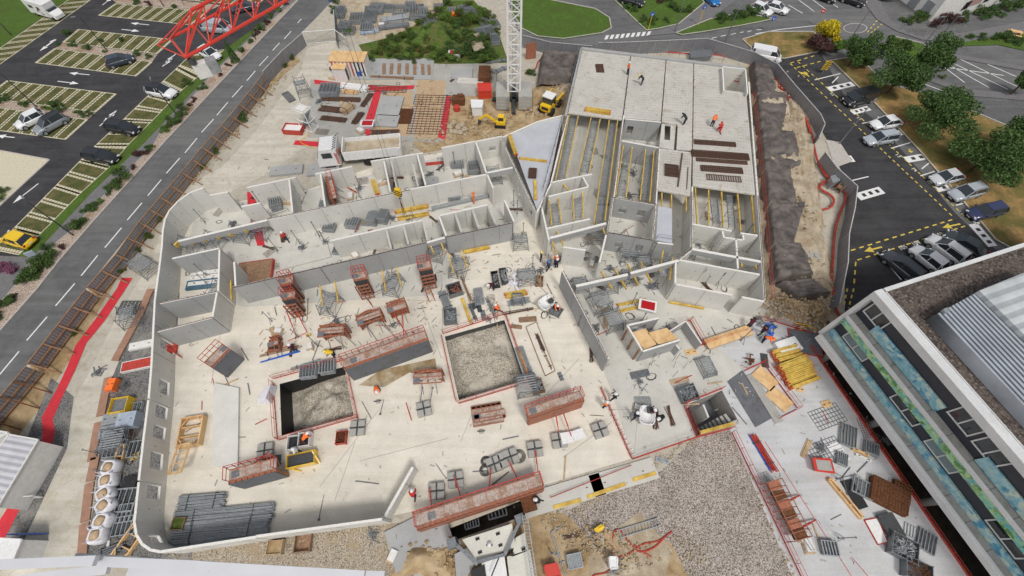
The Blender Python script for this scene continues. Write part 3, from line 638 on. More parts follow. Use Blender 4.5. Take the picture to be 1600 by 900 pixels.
# precast boxes with plywood floors beside the core
BX = thing('precast_cabin', 'half built room of grey precast panels with plywood floor beside the square shaft', 'precast room')
for a, b, kw in [((980,508),(1004,548),{'mat':'wall'}), ((1004,549),(1062,531),{'mat':'wallg'}), ((982,508),(1029,497),{'mat':'wallg','ops':[((1000,520),1.6,.7,1.9)]})]: wall(BX, a, b, 2.5, **kw)
sheetm = MB()
for pts, z in (([(984,520),(1009,513),(1026,538),(1007,546)], 2.3), ([(1012,520),(1042,512),(1060,530),(1029,538)], 2.3)):
    v = [P(*p, z) for p in pts]; sheetm.add(v + [x - Vector((0,0,.05)) for x in v], [(0,1,2,3),(7,6,5,4),(0,4,5,1),(1,5,6,2),(2,6,7,3),(3,7,4,0)])
sheetm.build('plywood_floor', K['ply'], BX)
m = MB()
for t in (.12, .5, .9):
    p = P(980,508,2.5).lerp(P(1004,548,2.5), t); m.box((p.x-.12, p.y-.1, 1.25), (.12, .4, 2.5), R(-60))
m.build('timber_joint', K['woodd'], BX)
# ---------------------------------------------------------------- mural building on the right
MZ1 = 10.6
c1 = P(1366,455,MZ1); d0 = P(1279,515,0); k0 = (d0.xy.length); MZ0 = H - (c1.xy.length)/(d0.xy.length)*H
U = (P(1557,675,MZ1) - c1); U.z = 0; U.normalize(); V = Vector((-U.y, U.x, 0))
if V.dot(Vector((1,1,0))) < 0: V = -V
MA = math.atan2(U.y, U.x); flip = 1 if Vector((-U.y, U.x, 0)).dot(V) > 0 else -1
MB_ = thing('office_building', 'office block with blue and green mural panels, dark cladding and brown gravel roof', 'building', (c1.x, c1.y, 0), MA)
ML, MW = 62, 34; S = flip
def mb(name, u0, u1, v0, v1, z0, z1, mat, par=MB_):
    return MB().box(((u0+u1)/2, S*(v0+v1)/2, (z0+z1)/2), (u1-u0, v1-v0, z1-z0)).build(name, mat, par)
zs = [MZ0, MZ0 + (MZ1-MZ0)*.5]; SH = (MZ1-MZ0)*.5
K['mwhite'] = M_concrete('facade_white', (.66,.67,.67), (.5,.5,.48), .4, .6); K['clad'] = M_('dark_cladding', (.045,.048,.062), .5, .1, .12, 1.5)
K['ledge'] = M_concrete('ledge_concrete', (.36,.36,.34), (.22,.22,.2), .6, .5)
K['mblue'] = M_mural('mural_blue', [(.03,.12,.25),(.10,.33,.48),(.42,.62,.66),(.20,.47,.55),(.62,.72,.60),(.10,.28,.42)], 1.5)
K['mgreen'] = M_mural('mural_green', [(.03,.09,.05),(.10,.26,.08),(.42,.62,.32),(.10,.40,.42),(.30,.07,.07)], 1.8)
K['win'] = M_paint('window_glass', (.02,.024,.028), .06); K['blind'] = M_('window_blind', (.20,.27,.29), .5, 0, .15, 1)
K['roofg'] = M_pebble('roof_gravel', [(.07,.06,.055),(.16,.13,.115),(.10,.085,.075),(.24,.20,.18)], 6, .7, (.13,.105,.09))
K['rooff'] = M_stripes('ribbed_roof', (.10,.115,.13), (.46,.50,.55), .8, 'Y', .45, .2); K['roofl'] = M_stripes('pale_ribbed_roof', (.40,.43,.44), (.58,.61,.61), .35, 'X', .5, .1)
mb('wall', .3, ML, .85, MW, MZ0-.2, MZ1-.3, K['clad'])
mb('roof', .35, ML, .5, MW, MZ1-.3, MZ1-.12, K['roofg'])
mb('roof_edge', 0, ML, 0, .8, MZ1-.75, MZ1, K['mwhite']); mb('roof_edge', 0, .34, .96, MW, MZ1-.75, MZ1, K['mwhite']); mb('roof_trim', .4, ML, .81, .9, MZ1-.3, MZ1+.06, K['mwhite'])
mb('end_frame', 0, .34, 0, 1.3, MZ0-.3, MZ1-.76, K['mwhite'])
for i, z in enumerate(zs):
    ed = mb('floor_ledge', .36, ML, -.02 if i else -.1, .84, z-.35, z, K['ledge'])
    mb('edge_strip', .36, ML, -.2 if i else -.5, -.03 if i else -.11, (z-.16) if i else (z-.55), z+.16 if i else z+.1, K['mwhite'])
    for k in range(30): MB().box((1.4+k*2.0, S*.38, z+.003), (.03, .9, .01)).build('ledge_joint', K['clad'], ed)
    if i == 0: mb('mural_panel', .4, ML, .6, .8, z+.02, z+.75, K['mblue'])
    else:
        mb('mural_panel', .4, ML, -.14, -.04, z-.95, z-.17, K['mgreen'])
        for u0, u1 in ((2.2,9.6), (13.4,18.2), (22,29), (33,40), (45,52)): mb('mural_panel', u0, u1, .66, .8, z+.1, z+1.15, K['mblue'])
def mwin(u, z, wd=2.3, ht=1.75, blind=False):
    fr = MB()
    for du in (0, wd/2, wd): fr.box((u+du, S*.82, z+ht/2), (.1, .14, ht))
    fr.box((u+wd/2, S*.82, z), (wd+.1, .16, .1)); fr.box((u+wd/2, S*.82, z+ht), (wd+.1, .16, .1))
    o = fr.build('window', K['mwhite'], MB_); MB().box((u+wd/2, S*.84, z+ht/2), (wd, .06, ht)).build('pane', K['blind'] if blind else K['win'], o)
for k, u in enumerate((1.4, 7.5, 11.4, 17.5, 21.5, 27.5, 33, 39, 45)): mwin(u, zs[0]+1.0, 2.6, 1.65, k % 2 == 0)
for k, u in enumerate((.6, 9.9, 12.2, 18.6, 20.8, 29.5, 31.8, 41, 43)): mwin(u, zs[1]+.9, 1.9, 1.9, k % 5 == 4)
for z0 in (MZ0-.36,): mb('under_slab', .36, ML, 1.4, MW, z0-.3, MZ0-.21, K['concd'])
for k in range(9): MB().tube((2+k*7, S*1.6, -3.5), (2+k*7, S*1.6, MZ0-.4), .32, 12).build('column', K['conc'], MB_)
rt = mb('roof_plant_screen', 0, 1, 0, 1, 0, 1, K['rooff']); bpy.data.objects.remove(rt)
def roofpiece(name, pts, z0, z1, mat):
    v = [P(*p, z1) for p in pts]; Mi = (Matrix.Translation((c1.x, c1.y, 0)) @ Matrix.Rotation(MA, 4, 'Z')).inverted()
    l = [Mi @ x for x in v]; return MB().prism([(a.x, a.y) for a in l], z0, z1).build(name, mat, MB_)
roofpiece('ribbed_roof', [(1465,490),(1528,456),(1700,600),(1700,740)], MZ1-.1, MZ1+1.1, K['rooff'])
roofpiece('upper_roof', [(1530,454),(1620,418),(1800,520),(1720,640)], MZ1-.1, MZ1+1.5, K['roofl'])
roofpiece('roof_vent', [(1474,483),(1480,480),(1485,486),(1479,489)], MZ1+1.1, MZ1+1.4, K['galv'])
# pale building at the top right, and site cabins at the left edge
BT = thing('clinic_building', 'pale low building with pink panels and small dark windows at the top right corner', 'building')
zt = 7.0; q = [P(*p, zt) for p in ((1385,-40),(1408,10),(1450,22),(1600,-18),(1620,-60))]
def base_of(p, z=0): r_ = P(*p, z); return r_
bp = [P(1390,-12), P(1452,33), P(1480,34), P(1560,5), P(1640,-30), P(1500,-120)]
MB().prism([(p.x, p.y) for p in bp], 0, 7).build('wall', K['shed'], BT)
def facepanel(a, b, t0, t1, z0, z1, mat, name, par=BT, off=.05):
    p, r = P(*a), P(*b); d = (r-p).normalized(); n = Vector((d.y, -d.x, 0)); u = p.lerp(r, t0); w_ = p.lerp(r, t1); m = MB()
    m.bar(u + n*off + Vector((0,0,(z0+z1)/2)), w_ + n*off + Vector((0,0,(z0+z1)/2)), .08, z1-z0); return m.build(name, mat, par)
K['pink'] = M_('pink_panel', (.42,.26,.25), .7, 0, .12, 2)
facepanel((1480,34),(1560,5), .15, .45, 1.8, 4.5, K['pink'], 'wall_panel'); facepanel((1560,5),(1640,-30), .1, .5, 1.8, 4.5, K['pink'], 'wall_panel')
for a, b, t in (((1480,34),(1560,5),.1), ((1480,34),(1560,5),.52), ((1480,34),(1560,5),.8), ((1390,-12),(1452,33),.2)): facepanel(a, b, t, t+.1, 1.6, 2.9, K['win'], 'window', off=.1)
facepanel((1390,-12),(1452,33), .45, .62, 0, 2.3, K['galv'], 'door'); facepanel((1390,-12),(1452,33), .74, .9, 0, 2.3, K['galv'], 'door')
m = MB(); p = P(1372,2)
for k in range(8): m.bar(p + Vector((k*.3, -k*.15, .2+k*.18)), p + Vector((k*.3+1.2, -k*.15+.5, .2+k*.18)), .28, .04)
m.build('outside_stair', K['steel'], BT)

print('MZ0', MZ0)
# ---------------------------------------------------------------- vehicles
CARM = {}
def cpaint(name, c):
    if name not in CARM: CARM[name] = M_paint('car_' + name, c, .28)
    return CARM[name]
def make_car(L=4.4, W=1.8, Hh=1.48, kind='hatch', col=(.8,.8,.8), cname='white', roofcol=None):
    o = bpy.data.objects.new('parked_car', None); sc.collection.objects.link(o); o.empty_display_size = .3
    pm = cpaint(cname, col); hw = W/2; belt = Hh*.62
    van = kind in ('van',); suv = kind in ('suv', 'van')
    # body: rings along x (front = +x); top profile follows bonnet, belt line, boot
    if kind == 'sedan': prof = [(-L/2,.45,.5),(-L/2+.08,.72,.86),(-L/2+.55,belt,.95),(-L*.22,belt+.02,1),(0,belt,1),(L*.2,belt,1),(L*.34,belt-.07,.98),(L/2-.3,belt-.2,.9),(L/2-.06,.56,.76),(L/2,.42,.6)]
    elif van: prof = [(-L/2,.5,.9),(-L/2+.05,belt,.96),(-L*.3,belt,1),(0,belt,1),(L*.26,belt,1),(L*.36,belt-.05,.97),(L/2-.15,belt-.35,.88),(L/2,.45,.7)]
    else: prof = [(-L/2,.45,.6),(-L/2+.06,.75,.88),(-L/2+.22,belt-.02,.95),(-L*.25,belt,1),(0,belt,1),(L*.2,belt,1),(L*.33,belt-.06,.98),(L/2-.28,belt-.2,.9),(L/2-.06,.58,.76),(L/2,.42,.6)]
    rings = []
    for x, zt, k in prof:
        y = hw*k; zl = .2 if abs(x) < L/2-.1 else .32
        rings.append([(x,-y*.9,zl),(x,-y,zl+.14),(x,-y,zt-.16),(x,-y*.93,zt-.03),(x,-y*.6,zt+.02),(x,0,zt+.035),(x,y*.6,zt+.02),(x,y*.93,zt-.03),(x,y,zt-.16),(x,y,zl+.14),(x,y*.9,zl)])
    b = MB().loft(rings).build('body', pm, o, smooth=True)
    # cabin glass
    if kind == 'sedan': xs = (-L*.37, -L*.2, L*.08, L*.27)
    elif kind == 'hatch': xs = (-L/2+.2, -L/2+.62, L*.06, L*.27)
    elif kind in ('estate', 'suv'): xs = (-L/2+.14, -L/2+.42, L*.07, L*.28)
    else: xs = (-L/2+.06, -L/2+.16, L*.24, L*.4)
    y0, y1, zb, zr = hw*.93, hw*.74, belt-.04, Hh-.04
    if van: y1 = hw*.86
    MB().loft([[(xs[0],-y0,zb),(xs[0],y0,zb),(xs[3],y0*.93,zb),(xs[3],-y0*.93,zb)],[(xs[1],-y1,zr),(xs[1],y1,zr),(xs[2],y1*.95,zr),(xs[2],-y1*.95,zr)]]).build('windows', K['glass'], o)
    rc = cpaint(*roofcol) if roofcol else pm
    r1 = [(xs[1]-.02,y1*.9),(xs[1]+.05,y1),(xs[2]-.1,y1*.97),(xs[2]+.03,y1*.85),(xs[2]+.03,-y1*.85),(xs[2]-.1,-y1*.97),(xs[1]+.05,-y1),(xs[1]-.02,-y1*.9)]
    MB().loft([[(x,y,zr-.03) for x, y in r1],[(x*.985,y*.96,zr+.035) for x, y in r1]]).build('roof', rc, o)
    pl = MB()
    for s in (-1, 1):
        for (xa, ya), (xb, yb) in (((xs[0],y0),(xs[1],y1)), ((xs[3],y0*.93),(xs[2],y1*.95)), ((L*-.02,y0),(L*-.02,y1)), ((xs[1]-.02+.0,y0),(xs[1]+.1,y1)) if kind != 'sedan' else ((L*-.02,y0),(L*-.02,y1))):
            pl.bar((xa, s*(ya+.008), zb), (xb, s*(yb+.008), zr), .07, .035)
        if van: pl.box((-L*.14, s*(y0+y1)/2, (zb+zr)/2), (L*.5, .06, zr-zb-.02), rx=s*-.0)
    pl.build('pillars', pm, o)
    for sx in (-1, 1):
        for s in (-1, 1):
            wh = MB().tube((sx*L*.305, s*(hw-.2), .32), (sx*L*.305, s*(hw+.015), .32), .33, 18).build('wheel', K['rubber'], o)
            MB().tube((sx*L*.305, s*(hw-.02), .32), (sx*L*.305, s*(hw+.03), .32), .2, 12).build('rim', K['galv'], wh)
    for s in (-1, 1):
        MB().box((L/2-.14, s*hw*.66, .62), (.16, .36, .14), rz=-s*.45).build('headlight', K['headl'], o)
        MB().box((-L/2+.1, s*hw*.74, .8), (.12, .28, .16), rz=s*.35).build('taillight', K['taill'], o)
        MB().box((xs[3]-.32, s*(hw+.07), belt+.04), (.14, .2, .13)).build('door_mirror', pm, o)
    MB().box((L/2-.02, 0, .42), (.08, W*.55, .16)).build('grille', K['black'], o)
    MB().box((L/2+.015, 0, .36), (.02, .5, .11)).build('number_plate', K['white'], o); MB().box((-L/2-.005, 0, .62), (.02, .5, .11)).build('number_plate', K['white'], o)
    if kind == 'estate' or kind == 'suv':
        rl = MB()
        for s in (-1, 1): rl.bar((xs[1]+.1, s*y1*.86, zr+.07), (xs[2]-.25, s*y1*.86, zr+.07), .035)
        rl.build('roof_rail', K['steel'], o)
    return o
CG = 'cars parked in the bays around the site'
def car(front, rear, kind, cname, col, label, **kw):
    """front and rear are photo pixels of the car's ends at bonnet height"""
    m, L, a = AX(rear, front, .6); Lc = {'hatch':4.05,'sedan':4.6,'estate':4.6,'suv':4.45,'van':4.9}[kind]
    o = make_car(L=Lc, kind=kind, cname=cname, col=col, W={'suv':1.85,'van':1.9}.get(kind, 1.78), Hh={'suv':1.62,'van':1.85,'sedan':1.44}.get(kind, 1.5), **kw)
    m = P((front[0]+rear[0])/2, (front[1]+rear[1])/2, .7)
    o.location = (m.x, m.y, .02); o.rotation_euler = (0, 0, a); tag(o, label, 'car', CG)
BK = (.02,.021,.024); DG = (.07,.075,.085); SV = (.42,.46,.50); WT = (.80,.81,.82)
car((205,88),(167,99),'hatch','darkblue',(.04,.055,.08),'dark blue grey hatchback in the middle bays of the left car park')
car((275,147),(229,138),'suv','white',WT,'white suv with black roof pulled half across a bay beside the footpath', roofcol=('black',BK))
car((215,203),(167,195),'estate','black',BK,'black estate car in a kerbside bay just below the white suv with black roof')
car((183,248),(131,239),'estate','black',BK,'black estate car in the kerbside bay nearest the flower bed')
car((26,196),(68,176),'hatch','white',WT,'white hatchback beside the grey car in the left car park')
car((58,204),(98,182),'suv','grey',(.26,.29,.31),'grey car with dark roof beside the white hatchback in the left car park', roofcol=('black',BK))
car((2,366),(50,380),'hatch','yellow',(.85,.55,.01),'bright yellow hatchback at the left edge')
car((399,6),(362,14),'sedan','darkblue',(.04,.055,.08),'dark blue saloon seen through the red crane jib')
car((354,44),(325,42),'van','silver',SV,'silver van partly behind the red crane jib')
car((338,88),(316,78),'hatch','white',WT,'white hatchback beside the footpath under the end of the red jib')
car((1315,160),(1372,146),'van','black',BK,'black people carrier between the two lower hatched strips by the dry grass')
car((1361,195),(1411,187),'sedan','white',WT,'white saloon with black windows just above the silver car')
car((1350,220),(1404,211),'estate','silver',SV,'silver estate car next below the white saloon')
car((1455,282),(1508,270),'sedan','silver2',(.58,.60,.62),'pale silver saloon below the dark trees')
car((1481,308),(1540,292),'suv','silver',SV,'silver blue people carrier between the pale saloon and the navy car')
car((1512,336),(1571,323),'estate','navy',(.035,.045,.11),'navy blue estate car at the end of the row by the roof corner')
car((1389,398),(1432,432),'estate','darkgrey',DG,'dark grey car at the left of the row above the office roof')
car((1431,388),(1472,420),'hatch','white',WT,'white car second in the row above the office roof', roofcol=('white',WT))
car((1459,374),(1500,404),'suv','white',WT,'white tall hatchback third in the row above the office roof')
car((1490,370),(1528,392),'sedan','dgreen',(.06,.075,.08),'dark green grey car last in the row half hidden by the office roof')
car((1217,90),(1176,82),'van','white',WT,'white van parked beside the grey hoarding')
car((1229,16),(1196,6),'sedan','white',WT,'white car nearest the bay lines at the top right')
car((1205,20),(1175,8),'hatch','white',WT,'white car beside another white car behind the hedge at the top')
car((1349,4),(1318,-6),'suv','black',BK,'black car near the outside stair at the top right')
car((1303,-2),(1272,-12),'sedan','black',BK,'black car cut by the top edge above the empty bays')
car((1120,4),(1104,-10),'hatch','blue',(.02,.16,.45),'bright blue hatchback at the top edge')
car((1000,4),(975,-3),'suv','black',BK,'black car at the top edge above the hedge')
# camper van
def camper():
    o = thing('camper_van', 'white motorhome with dark swirl on its side parked by the lawn', 'camper van'); 
    MB().loft([[(x,-y,z0),(x,y,z0),(x,y*1.0,z1),(x,-y*1.0,z1)] for x, y, z0, z1 in ((-3.4,1.12,.45,2.75),(1.6,1.12,.45,2.8),(2.15,1.05,1.9,2.7))]).build('living_body', K['white'], o)
    MB().loft([[(x,-y,.3),(x,y,.3),(x,y,z),(x,-y,z)] for x, y, z in ((1.4,1.0,1.9),(2.3,1.0,1.55),(2.8,.98,1.2),(3.3,.85,.8))]).build('cab', K['white'], o)
    MB().loft([[(1.65,-1.02,1.2),(1.65,1.02,1.2),(1.65,.95,1.88),(1.65,-.95,1.88)],[(2.7,-.96,1.2),(2.7,.96,1.2),(2.3,.9,1.6),(2.3,-.9,1.6)]]).build('windscreen', K['glass'], o)
    for s in (-1, 1):
        MB().box((-1.8, s*1.13, 1.8), (1.1,.03,.5)).build('window', K['glass'], o); MB().box((.2, s*1.13, 1.8), (.8,.03,.5)).build('window', K['glass'], o)
        q = MB()
        for k in range(9): q.box((-.6+k*.16, s*1.135, 1.1+.35*math.sin(k*.7)), (.22,.02,.14), ry=.5*math.cos(k*.7))
        q.build('side_swirl', K['steel'], o)
        for x in (-2.0, 2.5): MB().tube((x, s*.9, .34), (x, s*1.12, .34), .34, 16).build('wheel', K['rubber'], o)
        MB().box((3.2, s*.7, .8), (.12,.3,.2)).build('headlight', K['headl'], o)
    MB().box((-.9, 0, 2.85), (.9,.7,.14)).build('roof_hatch', K['galvd'], o); MB().box((-2.4, 0, 2.83), (.5,.5,.12)).build('roof_hatch', K['galvd'], o)
    return o
o = camper(); m, L, a = AX((44,6),(98,22), 1); o.location = (P(70,13,1.2).x, P(70,13,1.2).y, .02); o.rotation_euler = (0,0,a); o.scale = (.92,.92,.92)
# dump truck
def dump_truck():
    o = thing('tipper_truck', 'white tipper truck with checkered cab stripe beside the pale walls', 'truck')
    MB().box((0,0,.75), (7.6,.9,.3)).build('chassis', K['steel'], o)
    MB().loft([[(x,-1.2,z0),(x,1.2,z0),(x,1.2*k,z1),(x,-1.2*k,z1)] for x, z0, z1, k in ((2.0,.6,2.75,1),(2.1,.55,2.9,.95),(3.6,.55,2.85,.93),(4.0,.5,1.5,.98),(4.1,.5,1.2,.9))]).build('cab', K['white'], o)
    MB().loft([[(3.65,-1.02,1.7),(3.65,1.02,1.7),(3.6,.95,2.65),(3.6,-.95,2.65)],[(4.02,-1.0,1.62),(4.02,1.0,1.62),(3.72,.95,2.6),(3.72,-.95,2.6)]]).build('windscreen', K['glass'], o)
    for s in (-1,1):
        MB().box((3.0, s*1.2, 2.1), (.9,.04,.7)).build('side_window', K['glass'], o)
        q = MB()
        for k in range(12):
            for j in range(2):
                if (k+j) % 2 == 0: q.box((2.1+j*.12, s*1.21, .8+k*.14), (.12,.03,.14))
        q.build('checker_stripe', K['redp'], o)
        for x in (3.1, -.6, -1.9, -3.2): MB().tube((x, s*.85, .5), (x, s*1.18, .5), .5, 18).build('wheel', K['rubber'], o)
    q = MB()
    for k in range(12):
        for j in range(2):
            if (k+j) % 2 == 0: q.box((2.12+j*.14, -1.05+k*.19, 2.9), (.14,.19,.03))
    q.build('checker_stripe', K['steel'], o)
    tb = MB().box((-1.2,0,1.15), (5.4,2.3,.1))
    for s in (-1,1):
        tb.box((-1.2, s*1.18, 1.75), (5.4,.08,1.2))
        for k in range(7): tb.box((-3.7+k*.83, s*1.24, 1.7), (.08,.08,1.15))
    tb.box((1.5,0,1.85), (.1,2.4,1.4)); tb.box((-3.9,0,1.7), (.08,2.3,1.1)); tb.build('tipping_body', K['white'], o)
    MB().box((-1.2,0,1.5), (5.2,2.2,.6)).build('load', K['chalk'], o)
    MB().box((1.75,0,1.2), (.3,.5,1.4)).build('loader_crane', K['orange'], o); MB().bar((1.75,.0,2.0),(1.9,1.3,2.6),.2).build('loader_arm', K['orange'], o)
    MB().box((4.05,0,.8), (.08,1.2,.3)).build('grille', K['black'], o)
    return o
o = dump_truck(); m, L, a = AX((640,228),(512,240), 1.0); o.location = (P(566,240,1).x, P(566,240,1).y, .03); o.rotation_euler = (0,0,a); o.scale = (1.35,1.15,1.1)
# site dumper and mini excavator
def dumper():
    o = thing('site_dumper', 'yellow and white site dumper with open skip by the crane base', 'dumper')
    MB().box((0,0,.8), (3.2,1.3,.5)).build('chassis', K['yelp'], o)
    MB().box((-1.1,0,1.15), (1.2,1.5,.7)).build('engine_cover', K['yelp'], o)
    MB().box((-.55,0,1.8), (1.1,1.3,1.3)).build('cab_glass', K['glass'], o); MB().box((-.55,0,2.5), (1.35,1.5,.12)).build('cab_roof', K['white'], o)
    q = MB()
    for x in (-1.1,0):
        for s in (-1,1): q.bar((x, s*.68, 1.1),(x, s*.68, 2.45), .09)
    q.build('cab_frame', K['steel'], o)
    MB().box((-1.72,0,1.15), (.05,1.0,.35)).build('grille', K['black'], o)
    MB().loft([[(.2,-.8,.95),(.2,.8,.95),(.05,1.0,1.7),(.05,-1.0,1.7)],[(1.5,-.8,.95),(1.5,.8,.95),(2.2,1.0,1.6),(2.2,-1.0,1.6)]]).build('skip', K['yelp'], o)
    MB().box((1.1,0,1.72), (1.7,1.6,.08)).build('spoil', K['soil'], o)
    for x in (-1.1,1.1):
        for s in (-1,1): MB().tube((x, s*.6, .55),(x, s*1.05, .55), .55, 18).build('wheel', K['rubber'], o)
    return o
o = dumper(); m = P(860,163,.8); o.location = (m.x, m.y, .02); o.rotation_euler = (0,0,R(60)); o.scale = (1.05,)*3
def digger():
    o = thing('mini_excavator', 'small yellow excavator with folded arm behind the pale walls', 'excavator')
    for s in (-1,1): MB().box((0, s*.65, .25), (1.9,.35,.5)).build('track', K['rubber'], o)
    MB().box((-.1,0,.85), (1.6,1.3,.6)).build('house', K['yelp'], o); MB().box((-.1,-.1,1.5), (.9,.9,.8)).build('cab', K['glass'], o); MB().box((-.1,-.1,1.93),(1,1,.08)).build('cab_roof', K['yelp'], o)
    MB().bar((.7,.2,.9),(2.4,.3,2.3),.3,.34).build('boom', K['yelp'], o); MB().bar((2.4,.3,2.3),(3.7,.3,1.3),.24,.28).build('arm', K['yelp'], o)
    MB().loft([[(3.5,.0,1.3),(3.5,.6,1.3),(3.9,.6,1.2),(3.9,.0,1.2)],[(3.4,.0,.6),(3.4,.6,.6),(3.9,.6,.5),(3.9,.0,.5)]]).build('bucket', K['steel'], o)
    return o
o = digger(); m = P(782,192,.5); o.location = (m.x, m.y, .05); o.rotation_euler = (0,0,R(175)); o.scale = (.8,)*3
# ---------------------------------------------------------------- people
def body_mesh(pose):
    Hp = 1.72
    base_ = {'pelvis':(0,0,.92),'chest':(0,0,1.28),'neck':(0,0,1.47),'head':(0,.01,1.60),'lsh':(-.19,0,1.42),'rsh':(.19,0,1.42),'lel':(-.25,.03,1.15),'rel':(.25,.03,1.15),
      'lha':(-.25,.14,.92),'rha':(.25,.14,.92),'lhi':(-.1,0,.88),'rhi':(.1,0,.88),'lkn':(-.11,.02,.48),'rkn':(.11,.02,.48),'lan':(-.12,-.02,.08),'ran':(.12,-.02,.08),'lto':(-.13,.15,.04),'rto':(.13,.15,.04)}
    p = dict(base_)
    if pose == 'walk': p.update(lkn=(-.11,.18,.5), lan=(-.11,.22,.08), lto=(-.12,.38,.05), rkn=(.11,-.05,.48), ran=(.12,-.3,.12), rto=(.12,-.16,.04), lha=(-.26,-.12,.95), rha=(.26,.26,1.0))
    if pose == 'bend': p.update(chest=(0,.28,1.15), neck=(0,.42,1.18), head=(0,.55,1.2), lsh=(-.19,.36,1.17), rsh=(.19,.36,1.17), lel=(-.22,.45,.9), rel=(.22,.45,.9), lha=(-.15,.6,.68), rha=(.15,.6,.68), pelvis=(0,-.08,.9), lhi=(-.1,-.08,.86), rhi=(.1,-.08,.86))
    if pose == 'kneel': p.update(pelvis=(0,0,.5), chest=(0,.16,.84), neck=(0,.24,1.02), head=(0,.31,1.12), lsh=(-.19,.2,.97), rsh=(.19,.2,.97), lel=(-.24,.36,.76), rel=(.24,.36,.76), lha=(-.14,.56,.6), rha=(.14,.56,.6), lhi=(-.1,0,.46), rhi=(.1,0,.46), lkn=(-.12,.36,.44), lan=(-.12,.32,.08), lto=(-.12,.48,.05), rkn=(.12,.12,.09), ran=(.12,-.3,.09), rto=(.12,-.42,.05))
    if pose == 'reach': p.update(lel=(-.3,.24,1.32), lha=(-.24,.5,1.3), rel=(.3,.24,1.3), rha=(.24,.5,1.26))
    names = list(p); idx = {n: i for i, n in enumerate(names)}
    E_ = [('pelvis','chest'),('chest','neck'),('neck','head'),('chest','lsh'),('chest','rsh'),('lsh','lel'),('rsh','rel'),('lel','lha'),('rel','rha'),('pelvis','lhi'),('pelvis','rhi'),('lhi','lkn'),('rhi','rkn'),('lkn','lan'),('rkn','ran'),('lan','lto'),('ran','rto')]
    rad = {'pelvis':.145,'chest':.155,'neck':.058,'head':.1,'lsh':.08,'rsh':.08,'lel':.05,'rel':.05,'lha':.038,'rha':.038,'lhi':.1,'rhi':.1,'lkn':.07,'rkn':.07,'lan':.05,'ran':.05,'lto':.045,'rto':.045}
    me = bpy.data.meshes.new('t'); me.from_pydata([p[n] for n in names], [(idx[a], idx[b]) for a, b in E_], [])
    o = bpy.data.objects.new('t', me); sc.collection.objects.link(o)
    md = o.modifiers.new('s', 'SKIN'); 
    for n in names: d = me.skin_vertices[0].data[idx[n]]; rn = rad[n]*(1.25 if n != 'head' else 1.1); d.radius = (rn, rn*(.72 if n in ('chest','pelvis') else 1)); d.use_root = n == 'pelvis'
    md.use_smooth_shade = True; s2 = o.modifiers.new('u', 'SUBSURF'); s2.levels = 1; s2.render_levels = 1
    dg = bpy.context.evaluated_depsgraph_get(); me2 = bpy.data.meshes.new_from_object(o.evaluated_get(dg)); bpy.data.objects.remove(o)
    # zone per vertex from nearest bone
    def seg(a, b, q):
        a, b = Vector(a), Vector(b); t = max(0, min(1, (q-a).dot(b-a)/max(1e-6, (b-a).length_squared))); return (q - a.lerp(b, t)).length
    zone = {('neck','head'):0, ('lel','lha'):1, ('rel','rha'):1, ('lan','lto'):3, ('ran','rto'):3, ('lhi','lkn'):2, ('rhi','rkn'):2, ('lkn','lan'):2, ('rkn','ran'):2, ('pelvis','lhi'):2, ('pelvis','rhi'):2}
    zs_ = []
    for f in me2.polygons:
        q = f.center; e = min(E_, key=lambda e: seg(p[e[0]], p[e[1]], q)); z = zone.get(e, 1)
        for hnd in ('lha','rha'):
            if (Vector(p[hnd]) - q).length < .075: z = 0
        zs_.append(z)
    return me2, zs_, p
BODY = {}
def person(px, pose, ang, top, legs, helmet, label, z=0, scale=1.08):
    if pose not in BODY: BODY[pose] = body_mesh(pose)
    me, zs_, p = BODY[pose]; me = me.copy(); me.materials.clear()
    for m_ in (K['skin'], top, legs, K['black']): me.materials.append(m_)
    me.polygons.foreach_set('material_index', zs_); me.name = 'person'
    o = bpy.data.objects.new('person', me); sc.collection.objects.link(o); w_ = P(*px, z); o.location = (w_.x, w_.y, z+.02); o.rotation_euler = (0,0,R(ang)); o.scale = (scale,)*3
    h = Vector(p['head']); rings = []
    for k in range(5):
        t = k/4*math.pi/2; r_ = .135*math.cos(t)+.001; rings.append([(h.x + r_*math.cos(a*math.pi/6), h.y + r_*1.15*math.sin(a*math.pi/6), h.z + .04 + .13*math.sin(t)) for a in range(12)])
    mh = MB().loft(rings); mh.loft([[(h.x+.16*math.cos(a*math.pi/6), h.y+.02+.19*math.sin(a*math.pi/6), h.z+zz) for a in range(12)] for zz in (.035,.05)])
    mh.build('helmet', helmet, o, smooth=True)
    f = MB(); f.box((h.x-.035, h.y+.1, h.z+.0), (.02,.02,.015)); f.box((h.x+.035, h.y+.1, h.z+.0), (.02,.02,.015)); f.box((h.x, h.y+.115, h.z-.03), (.022,.03,.035)); f.build('face_features', K['black'], o)
    tag(o, label, 'person', 'site workers')
HV, NV, WHm, BLm = K['orangeb'], K['navy'], K['white'], K['black']
MAR = M_('maroon_cloth', (.09,.02,.03), .85); DN = M_('denim', (.05,.09,.19), .85); RDj = M_('red_cloth', (.55,.03,.02), .8); KH = M_('olive_cloth', (.13,.12,.06), .85); YH = M_('yellow_helmet', (.8,.7,.2), .4)
